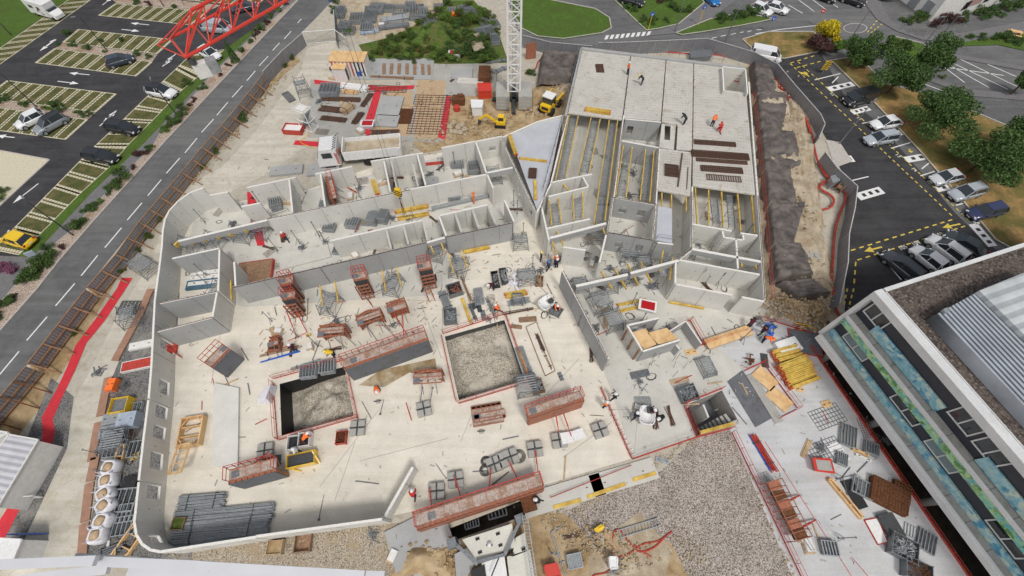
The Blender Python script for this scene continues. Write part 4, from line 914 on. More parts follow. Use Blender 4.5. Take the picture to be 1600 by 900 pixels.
for a in [((592,610),'bend',200,HV,NV,WHm,'worker in orange top bending over on the open slab between the two gravel pits'),
 ((450,378),'walk',30,RDj,NV,WHm,'worker in red and orange jacket walking in the corridor near the red mat'),
 ((868,413),'stand',170,HV,NV,WHm,'worker in orange vest standing beside a navy dressed colleague at the doorway'),
 ((869,419),'stand',10,NV,NV,WHm,'worker in navy with white helmet standing just below the orange vested one'),
 ((845,408),'stand',90,BLm,BLm,YH,'worker in black with pale yellow helmet near the open doorway'),
 ((856,422),'walk',-60,DN,NV,M_('blue_helmet',(.05,.2,.55),.4),'worker with blue helmet striding past the free standing panel'),
 ((771,452),'bend',120,MAR,NV,WHm,'worker in maroon bending over the grey frames in the middle'),
 ((682,440),'stand',80,BLm,BLm,WHm,'worker dressed in black beside the tall orange formwork'),
 ((779,487),'kneel',60,HV,NV,WHm,'worker in orange crouching at the top edge of the square gravel pit'),
 ((481,690),'bend',-40,HV,NV,WHm,'worker in orange leaning over the open bins beneath the left pit'),
 ((471,708),'stand',90,WHm,BLm,WHm,'worker in white shirt standing in the yellow skip'),
 ((647,776),'kneel',0,RDj,NV,WHm,'worker in red crouching beside the leaning white wall'),
 ((463,549),'stand',190,MAR,NV,WHm,'worker in dark purple standing by the grey crates'),
 ((524,557),'bend',90,K['yelp'],NV,YH,'worker in yellow at the left end of the long formwork platform'),
 ((944,637),'stand',30,HV,NV,WHm,'worker in orange holding a hose at the edge of the terrace'),
 ((957,624),'walk',100,BLm,BLm,WHm,'worker in black striding at the upper left of the terrace'),
 ((989,653),'walk',-60,NV,NV,WHm,'worker in navy leaning on the left of the white concrete bucket'),
 ((1016,648),'stand',180,MAR,BLm,WHm,'worker in dark clothes at the right of the white concrete bucket'),
 ((1031,655),'bend',120,BLm,BLm,WHm,'worker in black bending at the far right of the terrace group'),
 ((1190,534),'bend',-120,HV,NV,M_('orange_helmet',(.85,.2,.03),.4),'worker in orange jacket reaching down on the grey slab near the beams'),
 ((1186,522),'walk',-70,MAR,BLm,BLm,'worker in dark maroon walking on the grey slab above the orange jacketed one'),
 ((1166,513),'bend',-40,MAR,BLm,BLm,'worker bending over the upper end of the plywood ramp'),
 ((766,852),'stand',0,NV,BLm,WHm,'worker in navy with white helmet near the concrete ballast blocks'),
 ((842,784),'kneel',80,BLm,BLm,WHm,'worker in black crouching beside the ladder at the slab edge')]:
    person(a[0], a[1], a[2], a[3], a[4], a[5], a[6])
for a in [((980,116),'stand',100,HV,NV,WHm,'worker in orange vest standing on the deck near the first joint'),
 ((1002,133),'bend',60,BLm,BLm,YH,'worker in black bending down on the middle of the deck'),
 ((1111,198),'bend',-30,HV,NV,M_('orange_helmet2',(.85,.2,.03),.4),'worker in orange bending over tools at the lower right of the deck'),
 ((1068,195),'bend',40,BLm,BLm,BLm,'worker in dark clothes at the deck joint above the steel grids'),
 ((1123,207),'kneel',0,RDj,RDj,RDj,'worker in red kneeling beside the other orange worker on the deck')]:
    person(*a[:7], z=3.0)
person((741,317), 'stand', 90, HV, HV, M_('orange_helmet3',(.85,.2,.03),.4), 'worker in orange standing behind the grey channel in the upper rooms')
# ---------------------------------------------------------------- trees and shrubs
def leafmesh(rx, rz, n, leaf, seed, zc, lob=7, gap=.35, cone=False):
    rr = random.Random(seed); m = MB(); lobes = [(Vector((rr.gauss(0,.42)*rx, rr.gauss(0,.42)*rx, zc + rr.uniform(-.5,.6)*rz)), rr.uniform(.34,.6)) for _ in range(lob)]
    for i in range(n):
        if cone:
            h = rr.random(); r_ = rx*(1-h)**.8*rr.uniform(.6,1); a = rr.uniform(0,6.283); p = Vector((r_*math.cos(a), r_*math.sin(a), zc-rz+2*rz*h))
        else:
            c, s = lobes[rr.randrange(lob)]; d = Vector((rr.gauss(0,1), rr.gauss(0,1), rr.gauss(0,1))).normalized() * (rr.random()**.35)
            p = c + Vector((d.x*rx*s, d.y*rx*s, d.z*rz*s))
            if p.z < .05: p.z = .05 + rr.random()*.1
        u = Vector((rr.gauss(0,1), rr.gauss(0,1), rr.gauss(0,.7))).normalized(); w_ = u.orthogonal().normalized(); v = u.cross(w_); s = leaf*rr.uniform(.6,1.4); a = rr.uniform(0,6.28)
        e1 = (w_*math.cos(a)+v*math.sin(a))*s; e2 = (v*math.cos(a)-w_*math.sin(a))*s*.5
        m.add([p-e1, p+e2, p+e1, p-e2], [(0,1,2,3)])
    return m
def make_tree(h=5.5, r=1.9, mat='leafd', seed=1, n=5200, trunk=.34):
    def f():
        o = bpy.data.objects.new('tree', None); sc.collection.objects.link(o); rr = random.Random(seed)
        t = MB().tube((0,0,0), (0,0,h*trunk), .16, 8, .11)
        for k in range(8):
            a = k*.785+rr.random(); t.tube((0,0,h*trunk*rr.uniform(.7,1)), (r*.6*math.cos(a), r*.6*math.sin(a), h*rr.uniform(.55,.85)), .07, 5, .02)
        t.build('trunk', K['bark'], o)
        leafmesh(r, h*.4, int(n*1.7), .16, seed, h*.62, 20).build('crown', K[mat], o); return o
    return f
def make_shrub(r=.8, h=.9, mat='leaf', seed=1, n=700, cone=False):
    def f():
        o = bpy.data.objects.new('shrub', None); sc.collection.objects.link(o)
        leafmesh(r, h*.55, n, .085, seed, h*.5, 6, cone=cone).build('foliage', K[mat], o); 
        m = MB()
        for k in range(5): m.tube((0,0,0), (.3*r*math.cos(k*1.3), .3*r*math.sin(k*1.3), h*.6), .025, 4)
        m.build('stem', K['bark'], o); return o
    return f
i = 0
for px, h, r, mt, lab in [((1345,74),5.0,2.0,'leafd','slim dark green tree beside the footpath corner, left of the big tree group'), ((1410,116),5.5,3.3,'leafd','large round dark tree in the middle of the dry grass strip'),
 ((1462,86),6,2.5,'leafd','upright dark tree leaning right behind the large round one'), ((1478,176),5.2,3.7,'leafd','broad dark tree above the silver cars'), ((1550,238),5.5,3.6,'leafd','broad dark tree at the right edge of the dry grass'),
 ((1606,122),4.5,1.3,'leafd','tree cut by the right edge near the hatched bays'), ((1298,50),3.6,1.5,'leafy','bright yellow leaved tree on the dry verge'), ((1284,68),2.0,1.6,'leafr','dark reddish bush beside the yellow tree'), ((1310,72),1.6,1.0,'leafl','light green bush under the yellow tree'),
 ((1398,72),2.4,1.6,'leaf','rounded green bush left of the large round tree'), ((1602,215),5,2.2,'leafd','tall dark tree at the right edge above the broad one'), ((1348,96),1.6,1.0,'leafd','low dark bush at the foot of the slim tree')]:
    i += 1; w_ = P(*px, h*.6); o = inst('tree%d' % i, make_tree(h, r, mt, 40+i, int(1500+1500*r), .3), (w_.x, w_.y, .1), 0, lab, 'tree', 'trees on the verges'); o.name = 'tree' if r > 1.6 else 'bush'
SH = [((292,133),1.0,'leaf'),((318,140),.9,'leafd'),((285,175),1.1,'leaf'),((286,182),1.0,'leaf'),((268,198),1.3,'leaf'),((278,190),1.0,'leaf'),((258,206),.8,'leafl'),((305,158),.6,'leafr'),((299,166),.5,'leafr'),((346,118),.5,'leafr'),((358,103),.6,'leafr'),((380,80),.8,'leaf'),((393,66),.7,'leaf'),((402,55),.9,'leafr'),((410,48),1.0,'leaf'),((418,38),.8,'leafr'),((425,27),.8,'leaf'),((438,18),.7,'leafl'),((447,8),.7,'leafr'),
 ((222,242),1.1,'leafr'),((232,236),.7,'leafd'),((239,231),.6,'leafl'),((209,263),.6,'leafr'),((190,281),1.5,'leaf'),((181,292),1.1,'leaf'),((173,300),.8,'leafd'),((157,317),.6,'leafl'),((147,325),.9,'leafd'),((137,331),.8,'leafd'),((122,353),1.2,'leaf'),((132,347),.8,'leaf'),((98,388),.6,'leafr'),((78,392),.9,'leafd'),((82,402),1.2,'leaf'),((72,410),1.3,'leaf'),((62,420),1.3,'leaf'),((53,429),1.3,'leaf'),((46,438),1.2,'leaf'),((18,470),.9,'leafd'),((6,478),.9,'leaf'),((2,494),.7,'leafd'),((25,463),.5,'leafr'),
 ((4,419),.9,'leafp'),((15,421),.9,'leafp'),((26,423),.8,'leafp'),((8,300),.9,'leaf'),((2,312),.8,'leafl'),((110,54),1.0,'leafd'),((92,71),.6,'leafd'),((115,73),.9,'leaf'),((140,76),.9,'leaf'),((165,82),.5,'leafl'),((190,64),.7,'leafd'),((215,86),.9,'leaf'),((233,91),.7,'leafd'),((10,157),.9,'leaf'),((2,160),.9,'leafd'),((40,166),.8,'leaf'),((77,171),.8,'leafl'),((92,167),1.1,'leaf'),((98,174),.9,'leaf'),((130,180),.9,'leaf'),((140,181),.7,'leafd'),((216,5),.9,'leafd'),((235,8),.8,'leafr'),((275,12),.7,'leaf'),((160,66),.6,'leafd'),
 ((376,190),1.3,'leafd'),((371,183),1.0,'leaf'),((455,92),.8,'weed'),((446,104),.7,'weed'),((418,133),.6,'weed'),((404,146),.6,'weed'),((350,212),.7,'leafd'),((335,240),.8,'weed'),((318,262),.7,'weed'),((305,275),.8,'weed'),((248,345),.6,'weed'),((232,372),.7,'weed'),((215,395),.6,'weed'),((193,425),.6,'weed'),((120,520),.5,'weed'),((88,548),.5,'leafd'),
 ((980,13),1.0,'leafd'),((990,18),.9,'leaf'),((1005,34),1.0,'leaf'),((1015,38),1.0,'leaf'),((1022,32),.9,'leaf'),((1042,34),.8,'leaf'),((1052,14),1.2,'leafd'),((1060,18),1.1,'leaf'),((1072,20),1.2,'leaf'),((1080,14),.9,'leafl'),((1125,34),1.4,'leafd'),((1132,29),1.4,'leafd'),((1145,26),1.1,'leaf'),((1155,27),1.5,'leafd'),((1168,25),1.5,'leaf'),((1178,22),1.5,'leafd'),((1188,17),1.2,'leaf'),((1045,2),1.0,'leafd'),((1030,4),.9,'leafr'),((960,-2),1.0,'leafd'),((1415,36),1.3,'leaf'),((1432,33),1.5,'leaf'),((1442,30),1.2,'leaf'),((1460,40),1.6,'leafr'),((1475,34),1.8,'leafr'),((1490,36),1.7,'leafr'),((1505,30),1.6,'leafd'),((1520,20),1.7,'leafd'),((1535,28),1.6,'leafd'),((1552,22),1.7,'leafd'),((1568,16),1.7,'leafd'),((1585,14),1.7,'leafd'),((1598,6),1.7,'leaf'),((1530,62),1.0,'leafd'),((1515,60),.9,'leaf'),((1555,60),1.4,'leafd'),((1570,64),1.4,'leafd'),((1585,68),1.2,'leafd'),((1408,104),1.1,'leaf'),((1390,82),1.2,'leaf'),((1398,70),1.0,'leafr'),((1470,122),.6,'leafl'),((1598,125),.9,'leafl'),
 ((600,72),1.3,'weed'),((590,85),1.2,'weed'),((620,88),1.4,'weed'),((640,60),1.3,'leaf'),((655,78),1.4,'weed'),((672,66),1.3,'weed'),((690,50),1.6,'leaf'),((700,35),1.6,'leafl'),((712,45),1.5,'leaf'),((725,38),1.6,'weed'),((735,55),1.5,'leaf'),((745,70),1.4,'weed'),((755,62),1.3,'leaf'),((720,70),1.4,'weed'),((700,78),1.3,'leaf'),((685,88),1.2,'weed'),((735,80),1.3,'leaf'),((760,80),1.2,'leaf'),((637,71),1.0,'weed'),((674,44),1.2,'leaf'),((711,97),1.4,'leafl'),((748,70),1.6,'leaf'),((647,96),1.0,'weed'),((684,69),1.2,'weed'),((721,42),1.4,'leaf'),((758,95),1.6,'leafl'),((620,68),1.0,'leaf'),((657,41),1.2,'weed'),((694,94),1.4,'weed'),((731,67),1.6,'leaf'),((768,40),1.0,'leafl'),((630,93),1.2,'leaf'),((667,66),1.4,'weed'),((704,39),1.6,'weed'),((741,92),1.0,'leaf'),((677,91),1.2,'leafl'),((714,64),1.4,'leaf'),((751,37),1.6,'weed'),((613,90),1.0,'weed'),((650,63),1.2,'leaf'),((687,36),1.4,'leafl'),((724,89),1.6,'leaf'),((761,62),1.0,'weed'),((660,88),1.2,'weed'),((697,61),1.4,'leaf'),((734,34),1.6,'leafl'),((771,87),1.0,'leaf'),((633,60),1.2,'weed'),((670,33),1.4,'weed'),((707,86),1.6,'leaf'),((744,59),1.0,'leafl'),((643,85),1.2,'leaf'),((680,58),1.4,'weed'),((717,31),1.6,'weed'),((754,84),1.0,'leaf'),((690,83),1.2,'leafl'),((727,56),1.4,'leaf'),((764,29),1.6,'weed'),((626,82),1.0,'weed'),((663,55),1.2,'leaf'),((700,28),1.4,'leafl'),((737,81),1.6,'leaf'),((774,54),1.0,'weed'),((673,80),1.2,'weed'),((710,53),1.4,'leaf'),((747,26),1.6,'leafl'),((609,79),1.0,'leaf'),((646,52),1.2,'weed'),((683,25),1.4,'weed'),((610,60),.9,'leaf'),((770,90),1.0,'leafd'),((545,52),.9,'leafl'),((580,95),1.0,'leaf'),((522,18),1.0,'leafd'),((525,6),1.0,'leaf'),((700,8),1.2,'leaf'),((730,10),1.2,'weed'),((832,118),.9,'leaf'),((826,114),.7,'leaf')]
for n_, (px, r_, mt) in enumerate(SH):
    w_ = P(*px); v = n_ % 3; rr = random.Random(n_)
    nm = {'leaf':'mid green','leafd':'dark green','leafr':'dark reddish','leafl':'light green','leafp':'pinkish purple','weed':'dull green weedy'}[mt]
    if px[0] < 520 and px[1] > 100 or px[0] < 300: where = 'in the planting beside the road or car park on the left'
    elif px[0] < 520: where = 'in the road side planting at the top left'
    elif px[0] < 900: where = 'on the overgrown storage heap at the top'
    else: where = 'in the hedges along the roads at the top right'
    o = inst('sh%s%d' % (mt, v), make_shrub(1.0, 1.0, mt, 60+v*7, 1100), (w_.x, w_.y, .06), rr.uniform(0,6), nm + ' shrub ' + where, 'shrub', nm + ' shrubs ' + where, r_*.82)
w_ = P(369,97); o = inst('cone', make_shrub(.8, 3.2, 'leafd', 5, 2600, True), (w_.x, w_.y, .1), 0, 'tall cone shaped dark conifer between footpath and road', 'conifer'); o.name = 'conifer'
# lamp posts
def lamp(px, h, ang, label, arm=1.2):
    o = thing('street_lamp', label, 'street lamp', P(*px), R(ang), 'street lamps')
    MB().tube((0,0,0),(0,0,h), .09, 8, .05).build('pole', K['steel'] if px[0] < 800 else K['lamp'], o); MB().bar((0,0,h-.05),(arm*.5,0,h+.05),.06).build('arm', K['steel'] if px[0] < 800 else K['lamp'], o)
    MB().loft([[(arm*.4,-.12,h),(arm*.4,.12,h),(arm*.4,.1,h+.1),(arm*.4,-.1,h+.1)],[(arm*.4+.7,-.1,h+.03),(arm*.4+.7,.1,h+.03),(arm*.4+.7,.08,h+.1),(arm*.4+.7,-.08,h+.1)]]).build('lamp_head', K['lamp'], o)
for px, h, a, l in [((168,80),5.5,200,'dark lamp post among the middle bays of the left car park'), ((278,182),5.5,120,'dark lamp post beside the footpath near the white suv'), ((58,168),5.5,200,'dark lamp post by the two cars side by side on the left'), ((115,368),6,140,'tall dark lamp post between footpath and road near the yellow car'), ((18,55),5,180,'dark lamp post on the lawn at the top left'), ((400,62),4.5,140,'lamp post beside the footpath under the red jib'), ((256,10),4.5,160,'lamp post in the top median of the left car park'),
 ((1311,225),6.5,40,'grey lamp post in front of the hoarding in the right car park'), ((1132,67),5.5,60,'grey lamp post at the bend behind the deck'), ((1435,80),5.5,200,'grey lamp post beside the footpath above the large tree'), ((1320,75),6,150,'lamp post by the small roundabout'), ((1054,50),5,90,'lamp post in front of the green verge'), ((1476,50),2.5,0,'short lamp by the curved footpath')]:
    lamp(px, h, a, l)
K['wetform'] = M_concrete('shuttering_face', (.17,.18,.20), (.13,.125,.10), .6, .5)
# ---------------------------------------------------------------- site object builders
def place(o, px, ang, z=0): w_ = P(*px, z); o.location = (w_.x, w_.y, z); o.rotation_euler = (0,0,ang); return o
def beam_stack(a, b, nw, nl, label, z=0.03, bw=.09, bh=.2, mat='yel', end='orend', name='beam_stack', cat='beam stack', group='stacks of yellow formwork beams', w=.16):
    m_, L, ang = AX(a, b, z + nl*bh); base_ = P(*a, z+nl*bh).lerp(P(*b, z+nl*bh), .5)
    o = thing(name, label, cat, (base_.x, base_.y, z), ang, group); rr = random.Random(int(a[0]))
    for j in range(nl):
        for i in range(nw):
            if j == nl-1 and nw > 3 and rr.random() < .15: continue
            y = (i-(nw-1)/2)*w + rr.uniform(-.015,.015); dx = rr.uniform(-.12,.12); m = MB(); zc = bh*(j+.5)
            m.box((dx, y, zc-bh*.4), (L, w*.82, bh*.2)); m.box((dx, y, zc+bh*.36), (L, w*.82, bh*.22)); m.box((dx, y, zc), (L-.02, .03, bh*.7))
            bo = m.build('beam', K[mat], o)
            if end:
                for s_e in (-1,1): MB().box((dx+s_e*L/2, y, zc), (.06, w*.86, bh*.98)).build('beam_end', K[end], bo)
    return o
def beam(a, b, z, label, w=.12, h=.2, mat='yel', cat='beam', group='yellow beams spanning the open rooms', name='formwork_beam'):
    p, q = P(*a, z), P(*b, z); L = (q-p).length; ang = math.atan2(q.y-p.y, q.x-p.x); m = MB()
    m.box((L/2,0,h*.42),(L,w,h*.18)); m.box((L/2,0,-h*.42),(L,w,h*.18)); m.box((L/2,0,0),(L,w*.4,h*.7))
    return one(name, m, K[mat], label, cat, (p.x,p.y,z), ang, group)
def bar(name, a, b, z, w, h, mat, label, cat, group=None):
    p, q = P(*a, z), P(*b, z); L = (q-p).length; ang = math.atan2(q.y-p.y, q.x-p.x)
    m = MB().box((L/2,0,h/2),(L,w,h)); m.box((.02,0,h/2),(.03,w*1.02,h*1.04)); m.box((L-.02,0,h/2),(.03,w*1.02,h*1.04))
    return one(name, m, K[mat] if isinstance(mat, str) else mat, label, cat, (p.x,p.y,z), ang, group)
def trestle(px, ang, w, l, h, label, z=0, mat='galvd', splay=.25, group='grey shoring trestles'):
    """grey shoring trestle: splayed legs, rungs and cross braces under a small platform"""
    o = thing('shoring_trestle', label, 'trestle', P(*px, z), R(ang), group); o.location.z = z
    for sx in (-1,1):
        for sy in (-1,1):
            MB().tube((sx*(w/2+splay), sy*(l/2+splay), 0), (sx*w/2, sy*l/2, h), .032, 6).build('leg', K[mat], o)
    m = MB()
    for k in range(1,6):
        t = k/6; e = splay*(1-t)
        for s in (-1,1):
            m.bar((-w/2-e, s*(l/2+e), h*t),(w/2+e, s*(l/2+e), h*t), .035)
            if k % 2: m.bar((s*(w/2+e), -l/2-e, h*t),(s*(w/2+e), l/2+e, h*t), .035)
    for s in (-1,1):
        m.bar((-w/2-splay*.8, s*(l/2+splay*.8), .2),(w/2, s*l/2, h), .03); m.bar((w/2+splay*.8, s*(l/2+splay*.8), .2),(-w/2, s*l/2, h), .03)
        m.bar((s*(w/2+splay*.8), -l/2-splay*.8, .2),(s*w/2, l/2, h), .03)
    m.build('bracing', K[mat], o)
    t = MB(); n = max(4, int(l/.22))
    for k in range(n): t.box((0, -l/2+(k+.5)*l/n, h*.72), (w, l/n*.5, .04))
    t.build('platform', K['galv'], o)
    return o
def frame_strip(a, b, w, z, label, group='grey slatted shoring tables between the yellow beams'):
    p, q = P(*a, z), P(*b, z); L = (q-p).length; ang = math.atan2(q.y-p.y, q.x-p.x)
    o = thing('shoring_table', label, 'shoring table', (p.x,p.y,0), ang, group); m = MB(); n = int(L/.22)
    rr = random.Random(int(a[0]))
    for k in range(n): m.box((k*L/n+.1, 0, z + rr.choice((0,0,.03))), (.09, w, .05))
    m.build('slats', K['galv'], o); m = MB()
    for s in (-1,1): m.box((L/2, s*w/2, z-.06), (L,.06,.1))
    m.build('side_rails', K['galvd'], o)
    nl = max(2, int(L/1.8))
    for k in range(nl+1):
        for s in (-1,1): MB().tube((k*L/nl, s*w/2, .02), (k*L/nl, s*w/2, z-.1), .03, 5).build('leg', K['galvd'], o)
    return o
def formwork(a, b, h, side, pw, label, face='steel', props=(), plat='orange', rail=True, curved=0, pair=False, group='orange steel wall formwork units', z=0):
    """steel wall formwork: ribbed upright panel under line a-b (photo pixels at its top), platform with guardrails behind it"""
    p, q = P(*a, z+h), P(*b, z+h); L = (q-p).length; ang = math.atan2(q.y-p.y, q.x-p.x); s = side
    o = thing('wall_formwork', label, 'formwork', (p.x,p.y,z), ang, group); rr = random.Random(int(a[0]+a[1]))
    nseg = 7 if curved else 1; m = MB(); f = MB()
    def off(u): return -s*curved*math.sin(math.pi*u/L)
    for k in range(nseg):
        u0, u1 = L*k/nseg, L*(k+1)/nseg
        f.bar((u0, off(u0)-s*.03, h/2), (u1, off(u1)-s*.03, h/2), .05, h)
    f.build('facing', K[face], o)
    n = max(3, int(L/.45))
    for k in range(n+1):
        u = L*k/n; m.box((u, off(u)+s*.12, h/2), (.07,.2,h))
    for k in range(5):
        zz = .15 + (h-.3)*k/4
        for j in range(max(1, nseg)):
            u0, u1 = L*j/nseg, L*(j+1)/nseg; m.bar((u0, off(u0)+s*.12, zz),(u1, off(u1)+s*.12, zz), .18, .08)
    m.build('panel_ribs', K['orange'], o)
    if pair:
        m = MB()
        for k in range(n+1): m.box((L*k/n, -s*.5, h/2-.1), (.07,.16,h-.2))
        for k in range(5): m.box((L/2, -s*.5, .15+(h-.5)*k/4), (L,.14,.08))
        m.build('panel_ribs', K['orange'], o)
    if pw:
        d = MB(); nb = max(2, int(L/1.1))
        for k in range(nb): d.box((L*(k+.5)/nb, s*(.25+pw/2)+off(L*(k+.5)/nb), h-.12+rr.uniform(-.01,.01)), (L/nb-.04, pw, .06))
        d.build('platform', K['concp'] if plat == 'orange' else K[plat], o)
        e = MB(); e.box((L/2, s*(.25), h-.09), (L,.08,.12)); e.box((L/2, s*(.25+pw), h-.09), (L,.08,.14))
        for k in range(nb+1): e.box((L*k/nb, s*(.25+pw/2), h-.16), (.06,pw,.12)); e.bar((L*k/nb, s*.2, h*.55),(L*k/nb, s*(.2+pw), h-.2), .05)
        e.build('platform_frame', K['orange'], o)
        hatch = MB().box((L*.12, s*(.25+pw*.5), h-.06), (.6,.5,.05)); hatch.build('hatch', K['galvd'], o)
        if rail:
            r_ = MB(); y = s*(.27+pw)
            for k in range(nb*2+1): r_.bar((L*k/nb/2, y, h-.1),(L*k/nb/2, y+s*.1, h+.95), .045)
            for zz in (.45,.95): r_.bar((0,y+s*.1,h+zz),(L,y+s*.1,h+zz), .045)
            for u in (0,L):
                for zz in (.45,.95): r_.bar((u,y+s*.1,h+zz),(u,s*.25,h+zz), .045)
                r_.bar((u,s*.25,h-.1),(u,s*.25,h+.95), .045)
            r_.build('guardrail', K['redp'], o)
    for k in range(2 if L < 3 else 3):
        u = L*(k+.5)/(2 if L < 3 else 3); l = MB(); l.bar((u,s*.2,h*.8),(u,s*1.3,.05), .05); l.build('stay', K['galvd'], o)
    return o
K['concp'] = M_('splashed_platform', (.46,.38,.33), .8, 0, .35, 5, 0, (.30,.17,.11), 1.5, (12, .55, (.6,.57,.52)))
def prop(a, za, b, zb, label, mat='redp', r=.06, group='red push pull props', name='push_pull_prop'):
    p, q = P(*a, za), P(*b, zb); d = q-p; o = thing(name, label, 'prop', (p.x,p.y,p.z), 0, group); L = d.length; dn = d.normalized()
    MB().tube((0,0,0), dn*L*.62, r, 8).build('outer_tube', K[mat], o); MB().tube(dn*L*.6, d, r*.7, 8).build('inner_tube', K['galvd'] if mat == 'redp' and r < .055 else K[mat], o)
    MB().box((0,0,0),(.2,.2,.04)).build('foot_plate', K['galvd'], o); return o
def blocks(px, ang, label, nx=2, ny=2, s=.62, h=.5, top=None):
    o = thing('ballast_blocks', label, 'ballast', P(*px, h), R(ang), 'groups of concrete ballast blocks'); o.location.z = .025
    for i in range(nx):
        for j in range(ny):
            m = MB(); x, y = (i-(nx-1)/2)*(s+.08), (j-(ny-1)/2)*(s+.08)
            m.loft([[(x-s/2,y-s/2,0),(x+s/2,y-s/2,0),(x+s/2,y+s/2,0),(x-s/2,y+s/2,0)],[(x-s/2,y-s/2,h-.05),(x+s/2,y-s/2,h-.05),(x+s/2,y+s/2,h-.05),(x-s/2,y+s/2,h-.05)],[(x-s/2+.05,y-s/2+.05,h),(x+s/2-.05,y-s/2+.05,h),(x+s/2-.05,y+s/2-.05,h),(x-s/2+.05,y+s/2-.05,h)]])
            m.build('concrete_block', K['conc'], o)
    m = MB()
    for i in range(nx-1): m.bar(((i-(nx-2)/2)*(s+.08), -ny*.36, h+.03), ((i-(nx-2)/2)*(s+.08), ny*.36, h+.03), .07)
    m.bar((-nx*.36,0,h+.03),(nx*.36,0,h+.03), .07); m.build('steel_frame', K['steel'], o); return o
def rail(pts, label, z=0.02, h=1.0, mat='redp', sp=1.5, r=.022, cat='guardrail', board=True, group='red edge guardrails', name='guardrail', zs=None):
    q = [P(*p, z) for p in pts]; c = q[0].copy(); o = thing(name, label, cat, c, 0, group); rr = random.Random(int(pts[0][0]))
    for i in range(len(q)-1):
        a, b = q[i]-c, q[i+1]-c; L = (b-a).length; n = max(1, int(L/sp)); po = MB()
        for k in range(n+1): g_ = a.lerp(b, k/n); po.tube(g_, g_ + Vector((rr.uniform(-.04,.04), rr.uniform(-.04,.04), h)), r, 5)
        po.build('posts', K[mat], o); ra = MB()
        for zz in (.5*h, h): ra.tube(a + Vector((0,0,zz)), b + Vector((0,0,zz + rr.uniform(-.03,.03))), r, 5)
        ra.build('rails', K[mat], o)
        if board: MB().bar(a + Vector((0,0,.1)), b + Vector((0,0,.1)), .03, .16).build('toe_board', K['redp'], o)
    return o
def bin_(px, ang, L, W, h, mat, label, fill=None, cat='bin', group=None, z=0.02, lip=True, name='storage_bin', junk=0, jm='galv'):
    o = thing(name, label, cat, P(*px, z+h), R(ang), group); o.location.z = z; m = MB()
    m.box((0,0,.04),(L,W,.06)); t = .04
    for s in (-1,1): m.box((s*(L/2-t/2),0,h/2),(t,W,h)); m.box((0,s*(W/2-t/2),h/2),(L-2*t,t,h))
    for x in (-L/2,L/2):
        for y in (-W/2,W/2): m.box((x,y,h/2),(.07,.07,h+.04))
    m.build('bin_sides', K[mat] if isinstance(mat, str) else mat, o)
    if fill: MB().box((0,0,h*.45),(L-.1,W-.1,h*.5)).build('contents', K[fill], o)
    if junk:
        rr = random.Random(int(px[0])); j = MB()
        for _ in range(junk):
            c = Vector((rr.uniform(-.38,.38)*L, rr.uniform(-.38,.38)*W, h*rr.uniform(.6,1.0))); d = Vector((rr.gauss(0,1), rr.gauss(0,1), rr.gauss(0,.3))).normalized()*rr.uniform(.12,.3); j.tube(c-d, c+d, .025, 5)
        j.build('contents', K[jm], o)
    return o
def tubes(a, b, w, layers, label, z=.03, r=.035, mat='galv', jit=.06, cat='tube bundle', group=None, name='tube_bundle', n=None, ties=True):
    m_, L, ang = AX(a, b, z+layers*r*2); o = thing(name, label, cat, (m_.x, m_.y, z), ang, group); rr = random.Random(int(a[0]*3+a[1])); n = n or max(3, int(w/(r*2.6)))
    for j in range(layers):
        m = MB()
        for i in range(n):
            y = (i-(n-1)/2)*w/n; dx = rr.uniform(-.2,.2); m.tube((-L/2+dx, y+rr.uniform(-jit,jit), r+j*r*2.1), (L/2+dx, y+rr.uniform(-jit,jit), r+j*r*2.1+rr.uniform(0,.03)), r*rr.uniform(.8,1.1), 6)
        m.build('layer_of_tubes', K[mat], o)
    if ties:
        for t in (-.3,.3): MB().box((t*L, 0, r*layers), (.05, w+.1, layers*r*2.2+.06)).build('strap', K['steel'], o)
    return o
def grid(px, ang, L, W, nx, ny, label, z=.04, r=.012, mat='rebar', layers=1, cat='steel mesh', group=None, name='reinforcing_mesh', gap=.05):
    k_ = SCL(px); L *= k_; W *= k_
    o = thing(name, label, cat, P(*px, z), R(ang), group); o.location.z = z; rr = random.Random(int(px[0]))
    for l in range(layers):
        m = MB(); ox, oy = rr.uniform(-.06,.06), rr.uniform(-.06,.06)
        for i in range(nx+1): m.bar((-L/2+L*i/nx+ox, -W/2+oy, l*gap),(-L/2+L*i/nx+ox, W/2+oy, l*gap), r*2)
        for j in range(ny+1): m.bar((-L/2+ox, -W/2+W*j/ny+oy, l*gap+r),(L/2+ox, -W/2+W*j/ny+oy, l*gap+r), r*2)
        m.build('mesh_layer', K[mat], o)
    return o
def SCL(px): return .68 if px[0] > 1150 and px[1] > 560 else 1.0
def frames(px, ang, L, W, n, label, z=.03, mat='galv', dz=.09, rungs=5, cat='scaffold frames', group='stacks of grey scaffold frames', lean=0):
    k_ = SCL(px); L *= k_; W *= k_
    o = thing('scaffold_frame_stack', label, cat, P(*px, z+n*dz), R(ang), group); o.location.z = z; rr = random.Random(int(px[0]+px[1]))
    for k in range(n):
        m = MB(); ox, oy = rr.uniform(-.05,.05), rr.uniform(-.05,.05); zz = .03+k*dz
        for s in (-1,1): m.bar((-L/2+ox, s*W/2+oy, zz),(L/2+ox, s*W/2+oy, zz), .06)
        for j in range(rungs+1): m.bar((-L/2+L*j/rungs+ox, -W/2+oy, zz),(-L/2+L*j/rungs+ox, W/2+oy, zz), .055)
        m.build('frame', K[mat], o)
    return o
